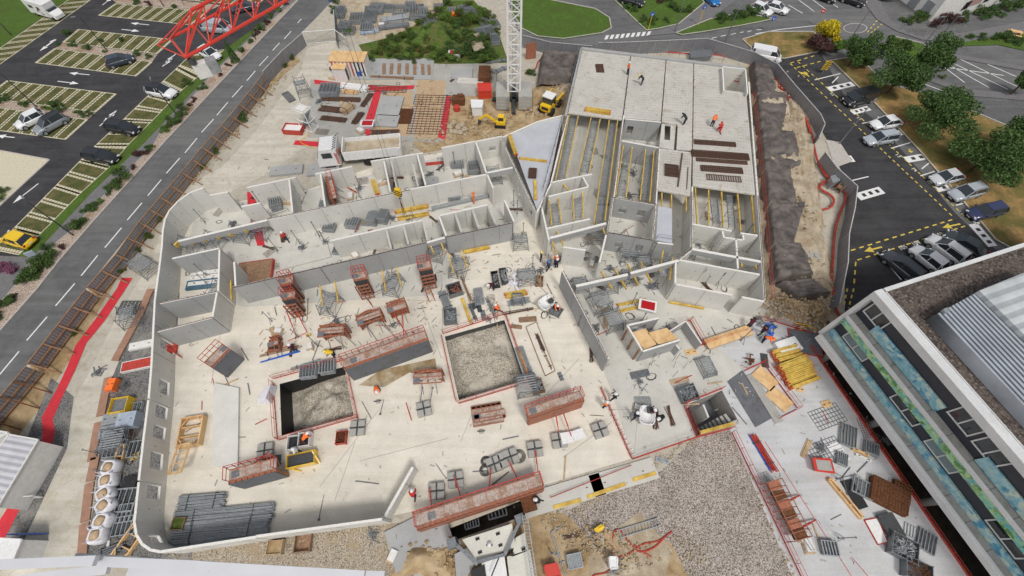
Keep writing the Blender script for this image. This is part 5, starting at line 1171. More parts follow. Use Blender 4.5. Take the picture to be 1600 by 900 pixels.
def slabs(px, ang, L, W, h, mat, label, cat='panel', z=.03, group=None, name='flat_board', trim=None):
    k_ = SCL(px); L *= k_; W *= k_
    o = thing(name, label, cat, P(*px, z+h), R(ang), group); o.location.z = z
    MB().box((0,0,h/2),(L,W,h)).build('panel', K[mat], o)
    if trim:
        m = MB()
        for s in (-1,1): m.box((0,s*(W/2+.03),h/2+.02),(L+.12,.06,h+.06)); m.box((s*(L/2+.03),0,h/2+.02),(.06,W,h+.06))
        m.build('edge_trim', K[trim], o)
    else:
        m = MB()
        for x in (-L*.3,L*.3): m.box((x,0,h+.02),(.18,.06,.05))
        m.build('lifting_loop', K['steel'], o)
    return o
def hose(pts, r, mat, label, z=.08, group=None, n=6, cat='hose', name='hose', k=8):
    q = [P(*p, z) for p in pts]; c = q[0].copy(); q = [p-c for p in q]; out = []
    for i in range(len(q)-1):
        p0, p1, p2, p3 = q[max(0,i-1)], q[i], q[i+1], q[min(len(q)-1,i+2)]
        for j in range(k):
            t = j/k; out.append(.5*((2*p1)+(-p0+p2)*t+(2*p0-5*p1+4*p2-p3)*t*t+(-p0+3*p1-3*p2+p3)*t**3))
    out.append(q[-1]); return one(name, MB().path(out, r, n), K[mat], label, cat, c, 0, group, smooth=True)
def bag(px, ang, label, s=1.0):
    o = thing('bulk_bag', label, 'bulk bag', P(*px, .5), R(ang), 'white bulk bags on the gravel strip'); o.location.z = .025; rr = random.Random(int(px[1])); rings = []
    for zz, k in ((0,.9),(.25,1.12),(.6,1.15),(.85,1.0),(1.0,.8)):
        rings.append([(k*s*.55*c_(a)*(1+rr.uniform(-.05,.05)), k*s*.55*s_(a)*(1+rr.uniform(-.05,.05)), zz*s) for a in range(16)])
    rings.append([(x*.86, y*.86, z-.06*s) for x, y, z in rings[-1]]); MB().loft(rings).build('bag', K['bag'], o, smooth=True)
    MB().loft([[(x, y, .93*s+.0) for x, y, z in rings[-1]], [(x*.4, y*.4, 1.04*s) for x, y, z in rings[-1]]]).build('sand', K['wood'], o, smooth=True)
    m = MB()
    for a in (2,6,10,14): x, y = .5*s*c_(a), .5*s*s_(a); m.path([(x*1.0,y*1.0,.9*s),(x*1.25,y*1.1,1.2*s),(x*.9,y*1.2,.9*s)], .03, 5)
    m.build('lifting_loops', K['bag'], o); return o
def c_(a): t = a*math.pi/8; return math.copysign(abs(math.cos(t))**.6, math.cos(t))
def s_(a): t = a*math.pi/8; return math.copysign(abs(math.sin(t))**.6, math.sin(t))
def fence(pts, h, label, mat='hoard', post='galv', sp=2.0, cat='hoarding', z=0, top=True, timber=False, ztop=True, thick=.05, brace=None, name='hoarding', capm='worn'):
    """pts = photo pixels of the fence TOP line (at height h)"""
    q = [P(*p, h if ztop else 0) for p in pts]; c = Vector((q[0].x, q[0].y, 0)); o = thing(name, label, cat, c); q = [Vector((p.x-c.x, p.y-c.y, 0)) for p in q]
    for i in range(len(q)-1):
        a, b = q[i], q[i+1]; L = (b-a).length; n = max(1, round(L/sp))
        for k in range(n):
            u, v = a.lerp(b, k/n), a.lerp(b, (k+.985)/n); ang = math.atan2((b-a).y, (b-a).x)
            m = MB().box((L/n*.49, 0, (h+z)/2), (L/n*.98, thick, h-z)); m.build('panel', K[mat], o, (u.x, u.y, 0), ang)
            dr = (b-a).normalized(); nn = Vector((-dr.y, dr.x, 0)); sd_ = nn if nn.dot(-(u+c)) > 0 else -nn
            MB().bar(u + Vector((0,0,0)), u + Vector((0,0,h+.05)), .08).build('post', K[post], o)
            if brace: MB().bar(u + Vector((0,0,h-.1)) , u + sd_*brace + Vector((0,0,.05)), .12, .1).build('raking_prop', K[post], o)
        if top: MB().bar(a + Vector((0,0,h+.03)), b + Vector((0,0,h+.03)), .1, .06).build('top_rail', K[capm], o)
        if timber:
            dr = (b-a).normalized(); nn = Vector((-dr.y, dr.x, 0)); sd_ = nn if nn.dot(-(a+c)) > 0 else -nn
            for zz in (.25, 1.1): MB().bar(a + sd_*.1 + Vector((0,0,zz)), b + sd_*.1 + Vector((0,0,zz)), .09, .14).build('wale', K['timb'], o)
    return o
# ================================================================ centre of the main slab: formwork, trestles, props
formwork((438,447),(457,443), 3.2, 1, .8, 'tall narrow orange formwork standing first from the left near the grey wall', 'steel', pair=True)
formwork((441,470),(460,466), 2.9, 1, .7, 'tall narrow orange formwork just below the first one on the left', 'steel', pair=True)
formwork((553,440),(573,436), 3.0, 1, .9, 'narrow orange formwork with ladder cage in the middle of the group', 'steel', pair=True)
formwork((655,424),(675,420), 3.1, 1, .9, 'narrow orange formwork with red guard cage nearest the yellow topped trestles', 'steel', pair=True)
formwork((497,514),(537,511), 2.4, -1, .6, 'curved orange formwork, lower left of the curved ones', 'orange', curved=.5, pair=True, rail=False)
formwork((556,498),(594,485), 2.4, -1, .6, 'curved orange formwork in the middle of the curved ones', 'orange', curved=.5, pair=True, rail=False)
formwork((604,478),(632,469), 2.6, -1, .6, 'orange formwork with crossed red props at the right of the curved ones', 'orange', curved=.15, pair=True, rail=False)
formwork((646,586),(690,583), 2.0, -1, .6, 'single curved orange formwork standing between the two gravel pits', 'orange', curved=.5, pair=True, rail=False)
formwork((538,578),(669,531), 2.9, 1, .85, 'long formwork with splashed walkway platform and grey face right of the left gravel pit', 'wetform', rail=True)
K_ = None
formwork((357,757),(431,737), 2.6, 1, .9, 'formwork with orange guard cage and grey sloping face near the lower left', 'wetform')
formwork((360,546),(332,575), 2.6, -1, .9, 'formwork with orange cage and tall grey face near the left wall', 'wetform')
formwork((826,655),(913,626), 2.2, 1, .75, 'long orange formwork with red props on the open floor right of the square pit', 'orange', rail=True)
formwork((652,829),(850,764), 1.9, 1, .95, 'very long orange walkway formwork at the bottom edge of the slab', 'orange', rail=True)
formwork((420,532),(433,528), 1.4, -1, .4, 'small low orange formwork beside the loose planks', 'orange', rail=False, pair=True)
formwork((736,636),(782,628), .3, -1, 1.6, 'orange formwork panel lying flat below the square pit', 'orange', rail=False)
formwork((741,660),(790,651), .3, 1, .5, 'orange formwork edge piece lying along the flat panel below the square pit', 'orange', rail=False)
for a in [((448,487),2.2,(463,525),.1,'red and grey prop, left of the pair at the first tall formwork'), ((462,484),2.2,(480,520),.1,'red and grey prop, right of the pair at the first tall formwork'),
 ((575,468),2.0,(583,480),.1,'short red prop at the foot of the middle narrow formwork'), ((672,450),2.4,(680,470),.1,'red prop at the foot of the formwork with the guard cage, right one'), ((664,452),2.4,(671,472),.1,'red prop at the foot of the formwork with the guard cage, left one'),
 ((613,486),2.0,(636,523),.1,'red prop crossing from upper left near the long platform'), ((628,480),2.2,(631,526),.1,'red prop standing nearly straight near the long platform'),
 ((671,763),.7,(675,795),.4,'red prop from the leftmost ballast blocks to the bottom walkway'),((710,745),.7,(721,780),.5,'red prop from the second ballast blocks to the bottom walkway'),((767,732),.7,(764,766),.5,'red prop from the big ballast row, left one'),((795,720),.7,(810,751),.6,'red prop from the big ballast row, right one'),((836,703),.7,(841,739),.6,'red prop from the small ballast group to the bottom walkway end'),
 ((868,645),1.6,(873,675),.6,'red prop, left of the two under the long orange formwork'),((879,642),1.6,(893,682),.6,'red prop, right of the two under the long orange formwork'),((398,723),.6,(420,705),.6,'red prop lying from ballast to the lower left formwork')]:
    prop(*a)
for a in [((512,518),2.0,(542,545),.1,'grey prop, upper one at the lower left curved formwork'),((528,515),2.0,(556,540),.1,'grey prop, lower one at the lower left curved formwork'),((570,505),2.0,(590,533),.1,'grey prop, left one at the middle curved formwork'),((588,498),2.0,(622,530),.1,'grey prop, right one at the middle curved formwork'),((660,606),1.6,(655,640),.1,'grey prop, left one under the single curved formwork'),((676,606),1.6,(670,642),.1,'grey prop, right one under the single curved formwork')]:
    prop(*a, mat='galvd', r=.045, group='grey push pull props')
n_ = 0
for px, ang, nx, ny, l in [((662,638),15,2,2,'ballast blocks under the single curved formwork'),((558,668),5,2,2,'ballast blocks at the lower right corner of the left pit'),((682,767),5,2,2,'ballast blocks, leftmost group above the bottom walkway'),((712,749),8,2,2,'ballast blocks, second group above the bottom walkway'),
 ((772,725),20,2,2,'ballast blocks at the left end of the big row between the cable reels'),((784,719),20,1,2,'pair of ballast blocks in the middle of the big row'),((798,713),20,2,2,'ballast blocks at the right end of the big row'),((836,701),8,2,2,'ballast blocks between the cable reel and the white sheets'),((874,687),8,2,2,'ballast blocks partly under white paper sheets'),((938,671),18,2,2,'separate ballast blocks nearest the terrace edge'),((413,704),10,2,2,'ballast blocks beside the grey mats at the lower left'),((752,662+12),5,1,1,'single block below the flat orange panel'),((590,637-10),10,1,1,'single small block near the bending worker')]:
    blocks(px, ang, l, nx, ny, .62 if nx > 1 or ny > 1 else .35, .5 if nx > 1 or ny > 1 else .2)
# yellow topped trestles along the grey corridor wall
for px, ang, l in [((520,482),-12,'left along the corridor wall'),((617,452),-12,'centre along the corridor wall'),((718,425),-12,'right near the blue and grey bins'),((684,400),-12,'in the gap of the corridor wall'),((352,462),-10,'at the corner of the left rooms')]:
    trestle(px, ang, 1.4, 1.8, 2.2, 'grey trestle under yellow beams ' + l)
for a, b, l in [((500,446),(505,478),'left beam on the first trestle'),((523,440),(529,473),'right beam on the first trestle'),((597,423),(603,455),'left beam on the centre trestle'),((619,417),(627,447),'right beam on the centre trestle'),((672,382),(678,397),'left short beam in the wall gap'),((689,379),(694,392),'right short beam in the wall gap'),((700,396),(709,427),'left beam on the right trestle'),((721,391),(731,421),'right beam on the right trestle'),((340,446),(344,473),'left beam at the corner of the left rooms'),((361,439),(362,469),'right beam at the corner of the left rooms')]:
    beam(a, b, 2.5, 'yellow beam, ' + l, group='yellow beams over the grey trestles')
for k, (px) in enumerate([(279,384),(303,380),(322,376),(344,371),(363,367),(387,361),(416,352)]):
    w_ = P(px[0], px[1], 2.2); m = MB().box((0,0,.18),(.22,.5,.5)); m.box((0,0,.45),(.26,.54,.05)); one('yellow_post_head', m, K['yel'], 'yellow timber post head number %s from the left under the long grey beam' % ('one','two','three','four','five','six','seven')[k], 'post head', w_, R(-12), 'yellow post heads under the long beam')
for k, px in enumerate([(300,392),(340,384),(384,373),(411,368)]): trestle(px, -12, 1.6, 1.3, 2.1, 'grey trestle under the long beam, ' + ('leftmost','second from the left','third from the left','rightmost')[k])
# stacks of yellow beams
for a, b, nw, nl, z, l in [((617,329),(667,320),4,2,.03,'two layer stack of yellow beams by the hook block'),((622,341),(670,333),4,1,.03,'single layer of yellow beams just below the stack by the hook block'),((582,281),(590,303),4,2,.03,'short yellow beam stack inside the upper rooms'),((915,168),(953,174),4,2,3.03,'yellow beam stack lying on the prefabricated deck'),
 ((966,476),(1010,467),4,1,.03,'yellow beams beside the white tub, upper pair'),((966,486),(1006,477),2,1,.03,'yellow beams beside the white tub, lower pair'),((796,210),(806,240),3,2,2.93,'yellow beam stack leaning along the left edge of the white decking'),((812,246),(854,251),2,1,2.93,'pair of yellow beams across the white decking'),
 ((1212,556),(1250,546),8,3,.03,'large yellow beam stack with black mat, top one of three'),((1223,578),(1266,562),8,4,.03,'large yellow beam stack with orange ends, middle one of three'),((1233,598),(1276,582),8,3,.03,'large yellow beam stack, bottom one of three'),((790,461),(822,455),4,2,.03,'yellow beam stack in the middle below the grey frames')]:
    beam_stack(a, b, nw, nl, l, z)
for a, b, z, w_, h_, l in [((725,394),(765,386),.2,.45,.2,'wide yellow beam near the corridor wall opening'),((722,466),(735,503),.2,.3,.2,'yellow beam lying near the top left corner of the square pit'),((810,548),(827,590),.15,.25,.15,'olive yellow beam beside the right side of the square pit'),((864,793),(908,781),.12,.32,.1,'yellow plank on the concrete strip, left of three'),((917,777),(977,756),.12,.32,.1,'yellow plank on the concrete strip, middle of three'),((988,750),(1025,739),.12,.32,.1,'yellow plank on the concrete strip, right of three'),((1046,472),(1100,482),.2,.18,.2,'brown yellow beam along the foot of the bare wall'),((1094,676),(1146,662),.3,.3,.2,'yellow beam along the lower edge of the stair well'),((836,281),(837,312),3.1,.35,.12,'single yellow beam standing lengthwise on the white decking'),((478,525),(485,522),.2,.3,.2,'short pale yellow offcut by the first tall formwork')]:
    beam(a, b, z, l, w_, h_, group='single yellow beams lying about')
# yellow beams over the open bays, grey tables between them
Y = [((890,177),(868,283)),((904,179),(884,278)),((924,182),(904,272)),((938,185),(921,269)),((952,187),(928,350)),((965,188),(945,345)),((974,228),(962,306)),((988,228),(978,309)),((1009,231),(1000,314)),((1022,233),(1015,316)),((1034,301),(1034,322)),((1049,303),(1049,324)),((1072,307),(1072,330)),((1086,292),(1089,349)),((1107,295),(1107,352)),((1127,298),(1130,355)),((1152,302),(1157,361)),((1174,306),(1179,365)),((858,308),(862,353)),((872,302),(877,350)),((895,299),(897,345)),((910,298),(911,342)),((880,288),(890,301)),((861,373),(870,398)),((871,362),(881,386)),((941,354),(945,366)),
 ((939,424),(957,452)),((960,420),(979,452)),((980,412),(998,446)),((1001,410),(1018,442)),((1036,392),(1031,424)),((1051,402),(1046,438)),((1158,410),(1159,417)),((1179,412),(1182,420))]
NB = ['first','second','third','fourth','fifth','sixth','seventh','eighth','ninth','tenth']
for k, (a, b) in enumerate(Y):
    where = 'in the leftmost open bay' if k < 6 else 'in the second open bay' if k < 10 else 'below the small deck edge' if k < 13 else 'in the right open bay under the deck' if k < 18 else 'in the lower left bay by the low walls' if k < 26 else 'propping the slanting beams' if k < 32 else 'in the small right room'
    st = (0,6,10,13,18,26,32)[[k < 6, k < 10, k < 13, k < 18, k < 26, k < 32, True].index(True)]
    beam(a, b, 2.55, NB[k-st] + ' yellow beam from the left ' + where, .12, .2)
for k, (a, b, w_) in enumerate([((897,182),(876,281),1.1),((931,186),(912,270),1.0),((958,190),(937,347),1.0),((981,250),(970,307),1.0),((1015,236),(1007,314),.9),((865,318),(869,352),1.0),((903,302),(904,344),1.0),((1115,310),(1120,350),.8),((1140,305),(1144,355),.7),((1042,402),(1036,432),.8)]):
    frame_strip(a, b, w_, 1.9, 'grey slatted shoring table, ' + ('far left of the leftmost bay','middle of the leftmost bay','right of the leftmost bay by the starter bars','left of the second bay','right of the second bay','left in the low walled rooms','right in the low walled rooms','left one in the right bay','right one in the right bay','below the slanting beam')[k])
for k, (px, a, w_, l_, h_, lb) in enumerate([((936,477),20,1.7,1.7,1.9,'upper of the pair behind the long grey wall'),((955,506),20,1.7,1.7,1.9,'lower of the pair behind the long grey wall'),((905,450),10,1.4,1.2,1.5,'with dark tray beside the long grey wall'),((950,452),10,1.3,1.2,1.9,'left under the slanting beams'),((978,440),10,1.3,1.2,1.9,'right under the slanting beams'),((930,375),0,1.5,1.3,1.9,'in the passage between the low walls and the box room'),((980,402),5,1.8,1.2,1.4,'in front of the boarded windows, left'),((1003,412),5,1.5,1.0,1.2,'in front of the boarded windows, right'),((823,605),10,1.7,1.7,1.5,'at the lower right corner of the square pit'),((823,438),8,1.8,1.4,1.6,'in the middle beside the white bags'),((772,282),10,1.5,1.5,2.0,'in the upper room beside the long wall'),((813,384),5,1.4,1.2,1.8,'at the foot of the long wall below the white decking'),((808,470),0,.9,.9,1.0,'low one beside the grey tube bundle'),((230,420),60,1.6,2.6,1.6,'outside the left wall by the track'),((212,500),20,1.4,1.6,2.0,'outside the left wall on the gravel'),((190,690),10,1.8,1.8,1.6,'outside the left wall beside the grey blocks'),((1102,575),15,1.0,1.6,.9,'black framed one on the grey slab near the ramp'),((1090,612),15,.4,.4,.3,'small one near the stair well')][:17]):
    trestle(px, a, w_, l_, h_, 'grey trestle ' + lb)
# guardrails
for pts, l, kw in [([(428,592),(538,563)],'guardrail along the top of the left pit',{}),([(541,568),(560,655)],'guardrail along the right of the left pit',{}),([(436,688),(560,652)],'guardrail along the bottom of the left pit',{}),([(427,598),(434,686)],'guardrail along the left of the left pit',{}),
 ([(692,522),(786,492)],'guardrail along the top of the square pit',{}),([(790,494),(826,596)],'guardrail along the right of the square pit',{}),([(717,631),(826,598)],'guardrail along the bottom of the square pit',{}),([(691,528),(713,628)],'guardrail along the left of the square pit',{}),
 ([(1143,676),(1258,915)],'long guardrail between pebble bed and grey slab',{'board':True}),([(1265,541),(1357,675),(1511,900)],'long guardrail along the dark gap by the office',{'h':.5}),([(988,718),(1088,684),(1142,670)],'guardrail between terrace and pebble bed',{}),([(938,606),(986,716)],'low guardrail with white pegs between slab and terrace',{'h':.5}),([(1068,634),(1088,682)],'red guardrail left of the stair well',{}),([(1068,632),(1128,608)],'guardrail above the stair well',{}),
 ([(1047,519),(1078,501),(1100,540)],'guardrail round the square shaft',{}),([(1092,541),(1162,520)],'guardrail below the plywood ramp',{}),([(1163,580),(1192,567)],'guardrail above the plywood covered opening',{}),([(1192,567),(1245,638)],'dark red guardrail right of the plywood covered opening',{}),([(1215,655),(1245,640)],'guardrail below the plywood covered opening',{}),([(1180,500),(1210,503),(1243,513),(1268,520)],'guardrail at the top of the grey slab',{'h':.8}),([(262,560),(268,545),(285,560)],'short guardrail at the wall opening near the red mat',{'h':.9}),([(860,778),(985,728)],'low edge rail along the lower slab edge',{'h':.4,'board':False}),([(1135,125),(1160,130)],'short guardrail in the stair hole of the deck',{'z':1.6})]:
    rail(pts, l, **kw)
for pts, l in [([(972,222),(1028,232)],'grey guardrail above the second bay'),([(1082,382),(1186,405)],'grey guardrail on the wall of the right rooms'),([(1025,374),(1052,378)],'grey guardrail below the white strip deck'),([(985,425),(1058,404)],'grey guardrail over the slanting beam'),([(912,72),(1128,98)],'grey guardrail along the far edge of the deck'),([(1175,150),(1190,300),(1203,470)],'tall guardrail along the right side of the deck'),([(905,78),(880,180),(848,300)],'tall guardrail along the left side of the deck')]:
    rail(pts, l, z=2.85 if pts[0][0] not in (1175,) else 2.0, h=.95, mat='galvd' if pts[0][0] != 1175 else 'redp', board=False, group='grey guardrails')
# ---- bins, frames and bundles
for a in [((428,540),5,1.1,.9,.7,'orange','small orange steel bin on the left of the slab','rust',20,'rust'),((532,683),5,.9,1.1,.6,'redp','red bin full of rusty clamps below the left pit',None,60,'rust'),((457,691),8,1.0,1.2,1.0,'white','white open bin, left of the pair under the left pit','black',0,'galv'),((474,686),8,1.0,1.2,1.0,'white','white open bin, right of the pair under the left pit','black',10,'rust'),
 ((840,602),15,1.1,1.3,.7,'woodd','brown bin of blue grey fittings at the corner of the square pit',None,60,'galv'),((710,450),20,1.5,1.4,.8,'galvd','grey bin with tools right of the guard cage formwork','black',30,'orange'),((703,492),8,1.3,1.6,.8,'galvd','grey mesh bin of fittings left of the yellow beam',None,60,'galv'),((843,437),-5,.8,1.1,.6,'woodd','small brown bin of timber right of the trestle by the bags',None,25,'wood'),
 ((774,435),10,.7,2.0,.5,'black','black edged bin, left of the two in the middle',None,30,'galv'),((787,430),10,.7,2.0,.5,'steel','grey bin beside the white bags',None,50,'galv'),((1076,613),15,1.7,1.5,.7,'galvd','grey bin of props beside the stair well',None,50,'galv'),((1416,856),-30,1.9,1.7,.8,'galvd','grey bin full of clamps, right one on the lower grey slab',None,110,'galv'),((1438,892),-25,1.9,1.5,.8,'galvd','grey bin of rusty fittings at the bottom edge of the grey slab',None,70,'rust'),
 ((472,868-20),5,1.3,1.3,.5,'woodd','timber tray with loose battens on the gravel yard',None,0,'wood'),((428,855),3,1.2,1.0,.6,'wood','brown box below the bottom wall','soil',0,'wood'),((277,818),0,1.0,.9,.6,'woodd','brown box with dark scrap at the foot of the left wall','weed',0,'wood'),((709,875-60),18,.1,.1,.1,'wood','tiny offcut',None,0,'wood'),
 ((455,775-40+0),0,.1,.1,.1,'wood','tiny offcut two',None,0,'wood')][:16]:
    bin_(a[0], a[1], a[2], a[3], a[4], a[5], a[6], a[7], junk=a[8], jm=a[9])
yb = bin_((469,717), 12, 2.4, 1.1, .9, 'yelp', 'yellow crane skip with a worker inside at the lower left', 'steel', cat='skip', name='crane_skip')
m = MB(); m.bar((1.0,.5,.9),(1.5,-.6,.3),.1); m.bar((-1.1,-.5,.2),(-.2,-.9,.1),.08); m.build('skip_arm', K['yelp'], yb)
for a in [((479,345),0,1.3,1.3,7,'grey frame stack, leftmost in the corridor'),((513,353),-5,1.4,1.1,6,'grey frame stack, second in the corridor'),((549,345),-8,1.5,1.3,9,'grey frame stack with sheet, middle of the corridor'),((580,336),-10,1.0,1.5,14,'tall grey frame stack, left of the pair by the yellow beams'),((597,333),-10,1.0,1.5,14,'tall grey frame stack, right of the pair by the yellow beams'),((569,347),-10,1.2,.8,3,'low grey frame stack below the tall pair'),((709,302),5,1.5,1.2,8,'grey oval frame stack in the upper corridor'),
 ((714,250),5,1.6,1.4,10,'grey frame stack with white tie in the upper right room'),((739,258),5,1.3,1.7,10,'rounded grey frame stack in the upper right room'),((530,388),-5,1.4,1.3,5,'grey frame stack inside the first cell'),((427,310),20,1.3,2.2,12,'leaning grey frame stack in the upper left room'),((502,320),5,.6,1.6,5,'narrow grey frame stack by the wall of the upper rooms'),
 ((1350,762),-30,2.4,2.0,4,'grey frames under a glass like panel on the right slab'),((1327,680),-25,1.9,3.0,4,'grey frame stack above the red tub'),((1318,716),-25,1.2,1.6,5,'dark frame stack above the red tub'),((1450,845),-35,1.9,2.4,3,'grey frame stack beside the black panel'),((1299,856),-5,1.8,1.5,6,'grey stillage frame on the lower left of the grey slab'),((1365,700),-25,1.6,1.6,6,'dark rack of rods at the edge of the grey slab'),((818,562),18,.8,3.0,3,'silver stacked steps beside the square pit'),((827,583),18,.7,1.5,3,'small silver stack below the stacked steps'),
 ((748,462),10,.9,2.0,3,'grey ladder frames standing near the centre'),((480,578),8,1.5,1.3,8,'grey crate like frame stack, left of the two above the left pit'),((510,571),10,1.4,1.3,8,'grey crate like frame stack, right of the two above the left pit'),((545,50-5),0,1.8,2.0,6,'grey frame stack on the left of the storage heap'),((556,25),5,2.2,2.6,9,'grey frame stack second on the storage heap'),((578,18),5,2.0,4.0,10,'tall grey frame stack third on the storage heap'),((572,40),5,2.0,2.0,8,'grey frame stack in front of the tall ones'),((651,14),5,2.4,3.6,12,'large white topped frame stack at the top'),((606,10),-5,2.0,2.0,6,'grey frame stack at the top edge'),((684,10),5,1.6,2.2,6,'grey frame stack half in the weeds'),((664,36),-20,1.0,2.4,5,'pale frame stack leaning in the weeds'),((706,14),5,1.4,1.6,4,'small grey frame stack in the weeds by the top'),((740,20),30,1.5,4.5,6,'long grey frame stack along the right of the weeds'),((757,33),30,1.6,2.6,6,'grey frame stack below the long one at the right of the weeds'),((773,35),20,1.5,2.2,5,'dark frame stack beside the crane mast at the top'),((773,58),10,1.3,2.4,8,'grey frame stack standing left of the crane mast')]:
    frames(a[0], a[1], a[2], a[3], a[4], a[5])
for a in [((690,455),(702,485),.9,3,.035,'galv','bundle of grey diagonal tubes right of the red prop'),((795,473),(826,468),.7,4,.035,'galv','bundle of grey props beside the square pit top corner'),((787,490),(834,482),.35,2,.03,'rebar','brown rods bundle just above the square pit corner'),((733,475),(744,500),.35,2,.04,'galvd','dark flat tube bundle right of the yellow beam'),((760,465),(775,497),.25,2,.04,'galv','slim grey tube bundle near the crouching worker'),((720,430),(735,468),.12,1,.08,'woodd','long brown tube near the centre'),
 ((278,787),(349,780),1.2,5,.035,'galv','short pile of galvanised lattice beams at the lower left'),((270,812),(425,797),1.2,5,.035,'galv','upper long pile of galvanised lattice beams at the lower left'),((268,832),(418,820),1.4,5,.035,'galv','middle long pile of galvanised lattice beams at the lower left'),((268,848),(405,832),1.0,4,.035,'galv','bottom pile of galvanised lattice beams along the wall'),
 ((407,565),(468,548),.12,1,.05,'blue','long blue tube among the loose planks'),((406,556),(467,541),.3,1,.06,'woodd','dark planks beside the blue tube'),((416,550),(460,538),.15,1,.06,'orange','orange tube beside the dark planks'),((455,576),(498,562),.25,2,.06,'galv','pale grey tubes above the left pit'),((1178,680),(1212,735),.6,3,.05,'redp','bundle of red props on the upper part of the grey slab'),((1172,682),(1205,736),.12,1,.06,'blue','blue tube beside the red props'),
 ((596,30),(637,24),1.4,6,.05,'galv','big pile of dark grey tubes on the storage heap'),((592,42),(638,36),1.0,4,.05,'galvd','front pile of grey tubes on the storage heap'),((563,50),(590,46),.9,4,.05,'bluel','pale blue tube pile in front of the storage heap'),((620,56),(678,58),.6,3,.05,'rust','rusty bars lying in the weeds'),((590,74),(655,76),.4,2,.05,'rust','long rusty bars below the weeds'),((625,75),(680,80),.7,4,.05,'rust','rusty bars with orange ends in the weeds'),
 ((502,153),(562,155),1.0,3,.03,'rebar','dark rebar bundle, top one in the steel yard'),((500,168),(535,172),1.2,3,.03,'rebar','dark rebar bundle, middle one in the steel yard'),((502,183),(540,187),1.0,3,.03,'rebar','dark rebar bundle, lower one in the steel yard'),((566,165),(580,145),.8,3,.03,'rebar','slanting rebar bundle beside the red walkway'),((553,192),(565,175),.9,3,.03,'rebar','rebar bundle in the lower part of the steel yard'),((534,172),(550,160),1.0,6,.06,'wood','timber battens stacked across the rebar'),((580,206),(623,205),.9,2,.03,'rebar','rust brown rebar mat at the bottom of the timber floor'),((535,141),(558,143),.8,3,.05,'ply','pale timber stack below the white tubes'),((531,132),(573,137),1.4,3,.08,'white','row of white pipes in the steel yard'),
 ((579,118),(645,121),.4,3,.05,'woodd','brown timber poles above the red walkway'),((1043,182),(1044,182),.2,1,.03,'rebar','t')][:31+1]:
    tubes(a[0], a[1], a[2], a[3], a[6], r=a[4], mat=a[5], group=None)
# rebar on the deck, z=3
for px, ang, L, W, nx, ny, lay, l in [((1049,267),-10,1.6,2.0,14,3,3,'dark steel grid on the small deck'),((1125,243),-6,7.0,1.0,30,3,4,'long dark steel grid, second on the right deck'),((1117,224),-6,5.2,.7,26,3,3,'dark steel grid nearest the workers on the right deck'),((1128,265),-6,5.0,.9,22,3,3,'dark steel grid, third on the right deck'),((1131,279),-6,4.0,.9,14,1,2,'row of steel loops at the deck edge'),((937,107),0,1.1,1.9,5,14,2,'small steel grid on the first deck strip'),((1128,252),-6,6.2,.5,34,2,2,'narrow grey steel grid between the dark ones'),((832,271),-5,.9,1.6,6,12,4,'black grid on the white decking')]:
    grid(px, ang, L, W, nx, ny, l, z=3.05, layers=lay, r=.022)
for a, b, l in [((1066,240),(1059,292),'long rust coloured bar bundle on the small deck'),((1075,262),(1073,295),'thin bar on the small deck')]: bar('steel_bar', a, b, 3.05, .16 if 'bundle' in l else .05, .12, 'rebar', l, 'steel bar')
# mats and grids on the right grey slab and the yard
grid((1293,650),18, 4.6,2.6, 9,5,'large grey fence panel lying flat, upper of two on the grey slab', mat='galvd', r=.02); grid((1290,707),18, 4.9,2.7, 10,5,'large grey fence panel lying flat over a white sheet, lower of two', mat='galvd', r=.02)
grid((825,495+5),5,1.8,.5,3,3,'dark metal grille beside the pit corner', mat='woodd', r=.05); grid((807,510),-8,1.1,.35,3,3,'short dark metal grille at the pit corner', mat='woodd', r=.05)
grid((1062,594),12,1.9,.45,14,2,'wooden slatted mat on the terrace', mat='wood', r=.03); grid((1000,585),12,1.8,.6,8,6,'steel grid with red tags on the terrace', mat='galvd', r=.03, layers=3)
grid((1385,775),-30,4.2,3.0,12,14,'rusty reinforcing cages stacked by the edge of the grey slab', mat='rust', r=.035, layers=6, gap=.1); grid((1405,770),-30,1.8,2.4,5,6,'rusty steel cage at the right of the stacked cages', mat='rust', r=.04, layers=5, gap=.12)
grid((672,178),-2,5.4,8.6,9,16,'brown reinforcing mesh spread on the timber floor', mat='rebar', r=.03); grid((605,134+5),-3,6,1.5,10,4,'brown reinforcing mesh at the top of the timber floor', mat='rebar', r=.03); grid((632,182),-2,2.2,3.2,18,12,'dense brown mesh stack beside the grey blankets', mat='rust', r=.02, layers=3)
slabs((665,178),-2,2.0,.1,.05,'steel','thin steel strip on the brown mesh', trim=None); slabs((610,165),-4,3.2,4.4,.25,'wallg','crumpled pale grey blanket pile, upper one', cat='blanket', name='blanket_pile'); slabs((605,188),-4,3.2,2.4,.25,'wallg','crumpled pale grey blanket pile, lower one', cat='blanket', name='blanket_pile')
